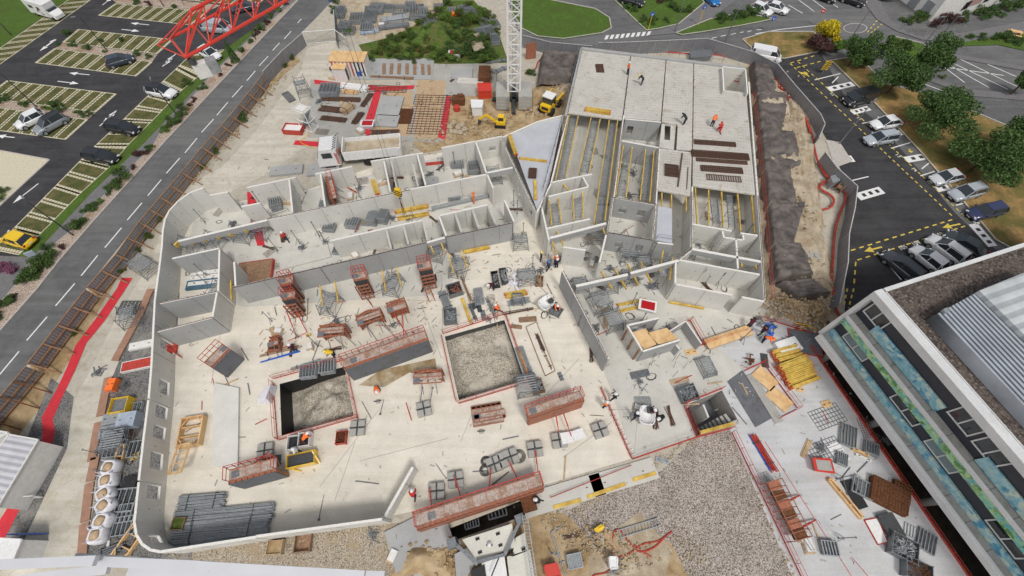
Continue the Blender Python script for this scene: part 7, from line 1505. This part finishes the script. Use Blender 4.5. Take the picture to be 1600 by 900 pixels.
# ladders and hoses in the lower yard
o = thing('aluminium_ladder', 'aluminium ladder lying on the pebbles in the lower yard', 'ladder'); a, b = P(966,835,.15), P(1031,815,.15); d = (b-a).normalized(); n = Vector((-d.y,d.x,0))*.28; m = MB(); m.bar(a-n,b-n,.07); m.bar(a+n,b+n,.07); L = (b-a).length
for k in range(13): c = a.lerp(b,(k+.5)/13); m.bar(c-n,c+n,.05)
m.build('ladder_frame', K['galv'], o)
for pts, r_, mt, l in [([(957,868),(958,835),(968,828),(985,850),(1000,862),(1022,855),(1040,838),(1050,830)],.07,'redp','thick red hose looping past the ladder to the pebbles'),([(957,872),(980,866),(1005,850),(1028,845),(1048,832)],.06,'redp','second red hose below the thick one'),([(955,888),(945,895),(930,898),(925,902)],.06,'redp','red hose leaving the cabinet to the left'),([(1018,870),(1005,862),(990,850)],.05,'redp','short red hose end by the pebbles'),([(935,828),(926,838),(930,852),(948,857)],.035,'black','black hose by the small pump'),([(1006,100),(1006,101)],.01,'black','x'),
 ([(1170,95),(1205,118),(1230,148),(1255,178),(1267,205),(1272,228),(1278,252),(1292,275),(1305,288),(1318,296),(1321,312),(1312,335),(1305,360),(1302,400),(1300,440),(1306,480),(1313,495)],.13,'redp','thick red cable bundle running inside the dark hoarding'),([(1172,100),(1208,126),(1235,158),(1258,186),(1270,222),(1282,262),(1298,284)],.09,'redp','second red cable beside the thick bundle'),([(1300,282),(1285,285),(1282,295),(1298,305),(1303,315),(1295,325),(1275,328),(1252,322),(1240,314)],.14,'redp','red cable loop lying on the chalky slope'),([(1298,284),(1260,300),(1215,320),(1197,332)],.05,'redp','thin red cable across the geotextile'),
 ([(1010,80),(1050,82),(1080,84),(1120,86),(1160,96)],.1,'redp','red cables behind the far edge of the deck'),([(820,115),(836,108),(842,95),(860,88),(905,88)],.1,'redp','red cables between the crane mast and the deck'),([(490,205),(470,222),(505,235)],.04,'yelp','yellow rope at the edge of the steel yard'),([(1240,505),(1262,508),(1275,515),(1262,522),(1250,512),(1270,510)],.08,'yelp','yellow hose coil below the chalky slope')]:
    if l != 'x': hose(pts, r_, mt, l, .35 if pts[0][0] > 1165 and pts[0][1] < 480 else .06, 'hoses and cables', cat='hose')
o = thing('pipe_frame', 'pale pipe frame on the soil beside the crane base', 'pipe frame'); m = MB()
for a, b in [((861,832),(884,898)),((861,832),(868,827)),((868,868),(875,865)),((874,880),(882,877)),((868,826),(876,824))]: m.tube(P(*a,.1),P(*b,.1),.06,6)
m.build('pipes', K['galv'], o); frames((898,876),10,1.1,1.0,6,'grey bundle of clamps on the soil',rungs=9); one('small_pump', MB().box((0,0,.3),(.7,.4,.5)).tube((0,0,.5),(.5,0,.5),.12,8), K['yelp'], 'small yellow pump with black hose above the electrical cabinet', 'pump', P(934,827,.02), .5)
# rusty formwork trolley on the grey slab edge
o = thing('rusty_formwork_rack', 'rust brown formwork rack standing at the edge of the pebble bed', 'formwork rack'); a, b = P(1206,752,.9), P(1252,842,.9); d = (b-a).normalized(); n = Vector((-d.y,d.x,0)); L = (b-a).length
for k in range(6):
    c = a.lerp(b,(k+.5)/6); MB().bar(c-d*L/13, c+d*L/13, 1.0, .5).build('rack_panel', K['rust' if k % 2 else 'orange'], o)
m = MB()
for k in range(9):
    c = a.lerp(b,k/8); m.bar(c-n*.7-Vector((0,0,.85)), c-n*.7+Vector((0,0,.5)), .06); m.bar(c+n*.7-Vector((0,0,.85)), c+n*.7+Vector((0,0,.5)), .06); m.bar(c-n*.8+Vector((0,0,.3)), c+n*.8+Vector((0,0,.3)), .06)
for s in (-.7,.7): m.bar(a+n*s+Vector((0,0,.5)), b+n*s+Vector((0,0,.5)), .06)
m.build('rack_frame', K['orange'], o)
for u, v, l in [((1232,783),(1249,774),'upper'),((1253,824),(1275,812),'lower')]: prop(u,.7,v,.2,'red outrigger prop of the rusty rack, ' + l + ' one', r=.09)
rail([(1188,740),(1210,780),(1262,860)],'blue and grey rail beside the rusty rack',mat='galvd',board=False)
slabs((1346,706),-28,2.0,.35,.3,'ply','orange timber beams at the edge of the grey slab',name='timber_beams',cat='timber'); slabs((1350,715),-28,1.9,.35,.2,'shed','pale boards below the orange timber beams',name='boards',cat='board'); former((1322,778),-62,3.4,.35,.3,'yellow timber ledger along the black flat panel'); slabs((1310,707),18,1.9,2.4,.04,'white','white sheet under the lower flat fence panel',name='sheet_cover',cat='sheet'); frames((1425,830),-30,1.7,1.4,1,'grey framed table with red corner on the grey slab')
# the pit beside the walkway
o = thing('slab_edge_box', 'brown box at the slab edge beside the crouching black dressed worker', 'box'); MB().box((0,0,.3),(1.2,1.2,.6)).build('box_body', K['rust'], o, tuple(P(826,788,.3)), R(15))
frames((776,797+2),15,1.6,.9,3,'white edged grille in the dark trench',z=-1.2); frames((737,817),15,1.2,.7,3,'silver step unit in the dark trench',z=-1.2)
# ================================================================ geotextile on the slope
RAG = random.Random(3)
def tarp(pts, label, seed, mat='tarp', z=.95):
    o = mound('geotextile', pts, .35, K[mat], z-.75, 70, seed, .1, True, .12, kind='x', zfn=lambda u, v: .07*abs(math.sin(v*9+3.2*math.sin(u*2.3+seed)+1.3*math.sin(u*6+seed*2)))+.05*math.sin(v*31+u*9*math.sin(seed)+2*math.sin(u*4)) + .35*(1-u)*min(1,u*8) + .9*min(1,min(u,1-u,v,1-v)*14), fs=1.0); del o['kind']; return tag(o, label, 'geotextile', 'dark geotextile sheets on the slope')
tarp([(1169,106),(1196,112),(1214,162),(1173,166)], 'dark geotextile sheet, uppermost on the slope', 1)
tarp([(1173,156),(1226,152),(1220,216),(1177,220)], 'dark geotextile sheet, second from the top', 2)
tarp([(1178,210),(1234,206),(1248,270),(1182,284)], 'dark geotextile sheet, third from the top', 3)
tarp([(1184,270),(1226,262),(1240,330),(1188,340)], 'dark geotextile sheet, fourth from the top, below the thin red cable', 4)
tarp([(1189,328),(1254,322),(1232,394),(1194,402)], 'dark geotextile sheet, fifth from the top', 5)
tarp([(1195,390),(1242,386),(1266,438),(1199,450)], 'dark geotextile sheet, sixth from the top', 6)
tarp([(1205,450),(1262,444),(1292,468),(1238,474)], 'dark geotextile sheet crumpled at the lower end', 7)
tarp([(845,92),(905,92),(897,134),(838,138)], 'grey brown geotextile sheet between the crane mast and the deck', 8, z=1.0)
# small wooden wedge heap and signs
def sign(px, h, ang, shape, label, pole='galv', z=0):
    o = thing('road_sign', label, 'sign', P(*px), R(ang)); MB().tube((0,0,0),(0,0,h), .05, 8).build('pole', K[pole], o)
    if shape == 'blue': MB().tube((0,-.04,h),(0,.04,h), .38, 20).build('sign_disc', K['blue'], o); q = MB(); q.bar((.15,-.06,h+.12),(-.15,-.06,h-.12),.08,.02); q.bar((-.15,-.06,h-.12),(.08,-.06,h-.14),.08,.02); q.bar((-.15,-.06,h-.12),(-.14,-.06,h+.1),.08,.02); q.build('white_arrow', K['white'], o)
    elif shape == 'noentry': MB().tube((0,-.04,h),(0,.04,h), .34, 20).build('sign_disc', K['redc'], o); MB().box((0,-.06,h),(.44,.03,.12)).build('white_bar', K['white'], o)
    elif shape == 'purple': MB().tube((0,-.04,h),(0,.04,h), .36, 20).build('sign_disc', K['redc'], o); MB().tube((0,-.06,h),(0,-.05,h), .28, 20).build('sign_face', K['blue'], o)
    elif shape == 'chevron':
        b = MB().box((0,0,h*.62),(1.1,.06,1.5)).build('sign_board', K['yelp'], o)
        for k in range(4): MB().box((0,-.045,h*.62-.55+k*.38),(1.05,.02,.16),0,0,-.4).build('black_band', K['black'], b)
    return o
sign((1013,47),2.6,20,'blue','round blue arrow sign on a yellow post at the verge corner','yelp'); sign((1091,40),3.0,20,'blue','blue sign on a yellow post above the bend','yelp'); sign((1273,40),2.4,-20,'noentry','round red and white sign on the traffic island'); sign((1488,225),2.4,0,'purple','round blue sign with red rim beside the dark tree'); sign((1284,115),2.2,10,'chevron','yellow and black striped height board in the hatched bay'); sign((1199,50),2.2,10,'blue','round blue sign on the right of the bend')
one('picnic_bench', MB().box((0,0,.75),(1.8,.8,.06)).box((0,.7,.45),(1.8,.3,.05)).box((0,-.7,.45),(1.8,.3,.05)).box((-.6,0,.4),(.1,1.4,.7)).box((.6,0,.4),(.1,1.4,.7)), K['ply'], 'yellow timber bench on the grass at the right edge', 'bench', P(1582,56,.1), R(-25))
for k, px in enumerate([(1408,46),(1420,51),(1442,57),(1462,57),(1482,55),(1499,50)]): one('bollard', MB().tube((0,0,0),(0,0,.9),.06,8).tube((0,0,.9),(0,0,1.0),.1,8), K['galv'], 'thin bollard along the curved footpath, number %s from the left' % NB[k], 'bollard', P(*px,.1), 0, 'bollards along the curved footpath')
one('info_board', MB().box((0,0,1.0),(1.0,.08,1.4)).box((-.45,0,.5),(.08,.08,1)).box((.45,0,.5),(.08,.08,1)), K['blue'], 'blue board on the verge at the entrance of the site', 'board', P(519,4), R(-10))
one('totem_sign', MB().box((0,0,.8),(.9,.15,1.2)), K['bluel'], 'small pale blue sign at the end of the hedge near the yellow car', 'sign', P(61,405), R(30)); one('flag_post', MB().tube((0,0,0),(0,0,3.6),.05,8).loft([[(0,0,3.2),(0,.02,3.2),(0,.02,3.7),(0,0,3.7)],[(.8,.1,3.3),(.8,.12,3.3),(.8,.12,3.5),(.8,.1,3.5)]]), K['orange'], 'small orange flag on a post at the top of the left car park', 'flag', P(288,8))
# ================================================================ more site stock
K['shade'] = K['galvd']
rr = random.Random(21)
REG = [((420,430),(640,560)), ((650,385),(860,520)), ((560,600),(960,790)), ((300,520),(440,760)), ((900,440),(1180,660)), ((870,200),(1010,400)), ((420,300),(760,420)), ((1150,520),(1400,860))]
LT = {'galvd':('steel_tube','loose thin grey steel tube lying on the concrete','tube','loose thin grey tubes on the concrete'), 'wood':('timber_batten','loose pale timber batten lying on the concrete','batten','loose pale battens on the concrete'), 'redp':('red_prop','loose thin red prop lying on the concrete','prop','loose thin red props on the concrete'), 'rebar':('steel_rod','loose dark brown rod lying on the concrete','rod','loose dark brown rods on the concrete')}
for k in range(110):
    (x0,y0),(x1,y1) = REG[k % len(REG)]; mt = rr.choice(('galvd','galvd','wood','redp','rebar','rebar','galvd')); nm, lb, ct, gp = LT[mt]
    px = (rr.uniform(x0,x1), rr.uniform(y0,y1)); 
    if 425 < px[0] < 565 and 565 < px[1] < 690 or 685 < px[0] < 830 and 490 < px[1] < 635: continue
    L = rr.uniform(.8,2.2); r_ = rr.uniform(.025,.05); m = MB()
    if mt == 'wood': m.box((0,0,.04),(L,.12,.07))
    else: m.tube((-L/2,0,r_),(L/2,0,r_),r_,6)
    one(nm, m, K[mt], lb, ct, P(*px,.035), R(rr.choice((15,-72,15,105)) + rr.uniform(-25,25)), gp)
for px, ang, L, W, l in [((622,374),12,1.6,1.0,'white board lying in the second cell'),((648,366),12,1.3,.9,'white board lying in the third cell'),((705,353),12,1.2,1.5,'white board standing in the fourth cell'),((731,346),12,1.4,1.6,'white board in the fifth cell'),((755,340),12,1.4,1.6,'white board in the cell before last'),((560,385),12,1.6,1.4,'pale floor board in the first long cell')]:
    slabs(px, ang, L, W, .12, 'slab2', l, name='board', cat='board')
frames((590,372),10,1.2,1.0,6,'dark window frame bundle in the first long cell',mat='woodd'); prop((576,350+10),.1,(583,358),2.2,'red prop standing in the first long cell'); prop((555,362),.1,(560,350),2.2,'second red prop standing in the first long cell')
# upper storage heap
for k, (px, ang, L, W, n, l) in enumerate([((530,14),0,1.4,2.6,8,'grey frame stack at the left edge of the storage heap'),((537,36),0,1.6,2.0,8,'grey frame stack just above the hoarding'),((588,8),-5,2.2,2.2,8,'grey frame stack near the top edge left of the big pile'),((623,12),5,2.0,2.4,7,'grey frame stack near the top edge right of the big pile'),((640,5),0,1.6,2.0,8,'grey frame stack beside the large white topped one'),((662,16),10,1.4,2.4,9,'grey frame stack right of the large white topped one'),((676,32),30,1.2,2.4,6,'pale frame stack in the weeds beside the timber planks'),((725,12),15,1.6,2.2,6,'grey frame stack at the top of the long row by the mast'),((751,48),25,1.4,2.2,7,'grey frame stack in the long row by the mast'),((763,46),20,1.6,2.2,6,'grey frame stack nearest the mast in the long row')]):
    frames(px, ang, L*1.1, W*1.1, n, l, dz=.12)
tubes((566,34),(584,30),1.2,4,'grey tube pile beside the dark big pile',r=.05,mat='galvd'); tubes((672,14),(684,28),.5,2,'timber planks leaning in the weeds',r=.06,mat='wood'); tubes((760,98),(790,92),.5,2,'grey tubes at the foot of the crane mast',r=.05,mat='galvd'); tubes((772,112),(790,104),.8,3,'tangle of grey rods beside the crane mast',r=.04,mat='galv'); slabs((598+110,20),20,2.0,.8,.4,'orangeb','orange rolled netting in the weeds',name='netting_roll',cat='netting')
tub((711,86),'round white tub in the weeds above the block base','white',s=1.4); bin_((707,73),0,1.4,1.2,.8,'galvd','grey bin above the round white tub','black'); mound('chalk_patch',[(730,62),(748,58),(758,82),(742,88)],.3,K['chalk'],.75,16,3)
for a in [((600,100),(600,116)),((612,100),(611,116)),((624,100),(623,116)),((636,100),(636,116)),((648,101),(648,117)),((660,101),(661,117)),((670,102),(671,117))]: bar('timber_bearer', a[0], a[1], .12, .5, .12, 'woodd', 'dark timber bearer across the grey floor panel, at photo column %d' % a[0][0] if False else 'dark timber bearer across the grey timber floor panel', 'bearer', 'dark bearers on the grey floor panel')
# outer strip: mesh pallets and stock left of the rounded wall
for px, l in [((183,668),'grey steel stillage below the precast blocks'),((178,700),'grey steel stillage above the bulk bags'),((203,640),'small grey stillage by the left wall'),((200,800),'grey stillage under mesh beside the bulk bags'),((193,820),'lowest grey stillage beside the bulk bags'),((215,700),'narrow grey stillage touching the left wall')]:
    frames(px, 8, 1.8, 1.4, 5, l)
# far bay bits: white tubes, tools and plastic
for px, ang, s_, mt, l in [((1201,515),20,1.2,'blue','crumpled blue cloth heap on the grey slab'),((1190,506),60,1.0,'galv','twisted silver frame heap near the blue cloth'),((1173,565),0,.8,'rust','brown scrap by the dark rectangle'),((804,436),0,1.1,'bag','white plastic bag heap by the trestle, upper one'),((806,447),0,1.1,'bag','white and blue bag heap by the trestle, lower one')]:
    m = MB(); r2 = random.Random(int(px[0]))
    for _ in range(14):
        c = Vector((r2.gauss(0,.35)*s_, r2.gauss(0,.35)*s_, r2.uniform(.05,.4))); m.box(c, (r2.uniform(.2,.6)*s_, r2.uniform(.05,.3)*s_, r2.uniform(.04,.2)), r2.uniform(0,3), r2.uniform(-.6,.6), r2.uniform(-.6,.6))
    one('scrap_heap', m, K[mt], l, 'heap', P(*px,.03), R(ang))

def quad(name, pts, z1, h, mat, label, cat, trim=None):
    v = [P(*q_, z1) for q_ in pts]; c = sum(v, Vector())/len(v); o = thing(name, label, cat, (c.x, c.y, z1-h)); l = [(a.x-c.x, a.y-c.y) for a in v]
    MB().prism(l, 0, h).build('board_body', K[mat], o)
    if trim:
        m = MB()
        for i in range(len(l)): a, b = l[i], l[(i+1) % len(l)]; m.bar((a[0],a[1],h*.6),(b[0],b[1],h*.6), .07, h*.9+.04)
        m.build('edge_trim', K[trim], o)
    return o
quad('lying_slab', [(435,397),(512,383),(517,401),(438,421)], .22, .18, 'slab2', 'large pale concrete slab lying in the corridor', 'concrete slab')
quad('lying_slab', [(334,598),(373,606),(371,734),(331,727)], .26, .22, 'wall', 'long white precast slab lying flat near the left pit', 'concrete slab')
quad('tray', [(822,511),(838,503),(867,579),(852,587)], .14, .1, 'slab', 'long pale tray with brown rim right of the square pit', 'tray', 'woodd'); tubes((838,522),(850,549),.35,2,'short brown bars in the pale tray',z=.15,r=.03,mat='rebar'); tubes((850,551),(862,577),.25,1,'thin brown bars in the pale tray',z=.15,r=.03,mat='woodd')
quad('black_board', [(1313,752),(1331,748),(1357,792),(1341,797)], .1, .06, 'black', 'black flat board on the grey slab', 'board')
quad('framed_sheet', [(1351,813),(1371,809),(1387,847),(1372,851)], .1, .06, 'white', 'white framed sheet beside the black board', 'sheet', 'redp')
quad('ribbed_lid', [(1372,805),(1394,800),(1417,838),(1396,846)], .45, .35, 'steel', 'dark ribbed lid on the grey slab', 'lid')
# white pegs on the joint beside the terrace and starter bars on the terrace
for k in range(13):
    a = lerp((941,622),(984,712),k/12); MB_p = MB().bar((0,0,.12),(.5,.12,.14),.06,.04); one('white_peg', MB_p, K['white'], 'short white peg in the row along the red terrace joint', 'peg', P(*a,.02), 0, 'white pegs along the terrace joint')
for k in range(14):
    px = (rr.uniform(1005,1080), rr.uniform(548,590)); one('starter_rod', MB().tube((0,0,0),(rr.uniform(-.2,.2),rr.uniform(-.2,.2),1.3),.02,5), K['steel'], 'thin upright rod on the terrace below the precast cabin', 'rod', P(*px,.02), 0, 'upright rods on the terrace')

def clutter_kit(kind, seed):
    def f():
        r2 = random.Random(seed); o = bpy.data.objects.new(kind, None); sc.collection.objects.link(o); m = MB()
        if kind == 'fittings_heap':
            for _ in range(26):
                c = Vector((r2.gauss(0,.3), r2.gauss(0,.22), r2.uniform(.03,.22))); a = r2.uniform(0,3.1); L = r2.uniform(.1,.35); m.bar(c-Vector((L*math.cos(a),L*math.sin(a),0)), c+Vector((L*math.cos(a),L*math.sin(a),r2.uniform(-.05,.08))), .05)
            m.build('fittings', K['galvd'], o)
        elif kind == 'pallet':
            for k in range(7): m.box((-.54+k*.18,0,.13),(.12,.8,.03))
            for y in (-.35,0,.35): m.box((0,y,.06),(1.2,.1,.1))
            m.build('pallet_boards', K['wood'], o); MB().box((0,0,.28),(.9,.6,.26)).build('pallet_load', K[r2.choice(('shed','conc','bluel'))], o)
        elif kind == 'rod_bundle':
            for k in range(16): m.bar((-.9+r2.uniform(-.1,.1), r2.gauss(0,.12), .04+.02*(k%4)), (.9+r2.uniform(-.1,.1), r2.gauss(0,.12), .04+.02*(k%4)), .035)
            m.build('rods', K['rebar'], o)
        elif kind == 'prop_stand':
            m.tube((0,0,0),(0,0,2.4),.04,6); m.box((0,0,2.42),(.18,.18,.03)); m.box((0,0,.01),(.18,.18,.02))
            for a in (0,2.1,4.2): m.bar((0,0,.9),(.5*math.cos(a),.5*math.sin(a),0),.035)
            m.build('prop_tube', K['galvd'], o)
        elif kind == 'plank_pile':
            for k in range(9): m.box((r2.uniform(-.1,.1), -.25+.1*(k%5)+r2.uniform(-.02,.02), .03+.05*(k//5)),(1.9,.09,.04), r2.uniform(-.06,.06))
            m.build('planks', K['wood'], o)
        elif kind == 'cable_tangle':
            pts = [(.55*math.cos(t*.7)*(.6+.4*r2.random()), .4*math.sin(t*.7)*(.6+.4*r2.random()), .04) for t in range(22)]; m.path(pts, .018, 4); m.build('cable', K['black'], o)
        elif kind == 'mesh_sheet':
            for k in range(9): m.bar((-.8+k*.2,-.5,.03),(-.8+k*.2,.5,.03),.02)
            for k in range(6): m.bar((-.8,-.5+k*.2,.045),(.8,-.5+k*.2,.045),.02)
            m.build('mesh_wires', K['rebar'], o)
        return o
    return f
KL = {'fittings_heap':('heap','small heap of grey steel fittings on the floor','small heaps of grey fittings'), 'pallet':('pallet','timber pallet with a low load on the floor','loaded timber pallets'), 'rod_bundle':('rods','short bundle of dark brown rods on the floor','short bundles of brown rods'), 'prop_stand':('prop','upright thin grey prop on three feet','upright grey tripod props'), 'plank_pile':('planks','low pile of pale planks on the floor','low piles of pale planks'), 'cable_tangle':('cable','tangle of black cable on the floor','tangles of black cable'), 'mesh_sheet':('mesh','small sheet of brown wire mesh on the floor','small sheets of brown mesh')}
kinds = list(KL); WGT = ['prop_stand','prop_stand','fittings_heap','rod_bundle','plank_pile','pallet','prop_stand','cable_tangle','mesh_sheet','fittings_heap']
ZN = [((300,320),(400,370),6),((400,300),(450,330),4),((460,290),(500,320),4),((515,280),(575,315),8),((600,270),(650,290),5),((665,255),(750,285),9),((420,355),(520,395),8),((530,340),(700,345),6),((520,385),(600,400),4),((690,345),(780,355),5),((800,250),(840,370),8),((270,420),(335,455),4),((895,350),(940,420),8),((950,385),(1050,440),16),((900,440),(1050,520),14),((1070,370),(1180,410),10),((1065,420),(1185,455),8),((870,200),(950,345),10),((965,240),(1020,310),7),((1090,310),(1180,350),8),((850,400),(880,440),3),((640,390),(860,500),16),((400,480),(640,560),12),((480,120),(700,215),16),((700,100),(800,200),10),((880,520),(1100,660),12),((1150,500),(1260,560),8),((1240,660),(1420,860),10),((150,560),(230,860),14),((560,800),(640,870),4),((860,820),(960,890),5),((540,5),(680,50),10),((430,400),(640,440),4)]
for (x0,y0),(x1,y1),n_ in ZN:
    for k in range(n_):
        kd = rr.choice(WGT); px = (rr.uniform(x0,x1), rr.uniform(y0,y1)); v = rr.randrange(2); ct, lb, gp = KL[kd]
        if kd == 'prop_stand' and (px[1] < 110 or 480 < px[0] < 700 and px[1] < 215): kd = 'plank_pile'; ct, lb, gp = KL[kd]
        w_ = P(*px, .03); o = inst(kd+str(v), clutter_kit(kd, v+3), (w_.x, w_.y, .03), rr.uniform(0,6.28), lb, ct, gp, rr.uniform(.75,1.1))

def stones(name, pts_n, mat, seed, lo=.05, hi=.16):
    r2 = random.Random(seed); m = MB()
    for a, b, n_, sp, z in pts_n:
        for _ in range(n_):
            q_ = lerp(a, b, r2.random()); w_ = P(q_[0]+r2.gauss(0,sp), q_[1]+r2.gauss(0,sp), z); s_ = r2.uniform(lo, hi); m.box((w_.x, w_.y, z+s_*.3), (s_, s_*r2.uniform(.6,1), s_*r2.uniform(.5,.9)), r2.uniform(0,3), r2.uniform(-.5,.5), r2.uniform(-.5,.5))
    o = m.build(name, K[mat]); o['kind'] = 'stuff'
stones('loose_stones', [((1140,680),(1240,900),90,3,.01),((900,800),(1080,690),220,4,.02),((900,820),(1000,880),260,16,.03),((262,868),(600,820),200,6,.02),((850,800),(920,860),160,10,.03),((1060,830),(1100,900),160,12,.03)], 'chalk', 4)
stones('loose_stones', [((1215,120),(1275,470),420,14,.75),((1180,470),(1290,500),200,9,.9),((640,225),(800,200),240,9,.03),((820,180),(880,140),120,8,.6),((455,105),(290,290),120,4,.02)], 'chalk', 5, .08, .28)
stones('loose_clods', [((900,830),(1000,870),90,14,.03),((660,860),(720,880),90,10,.2),((700,200),(800,190),160,9,.03),((1200,465),(1290,490),120,7,.9),((440,120),(300,290),60,4,.02)], 'soil', 6, .1, .3)
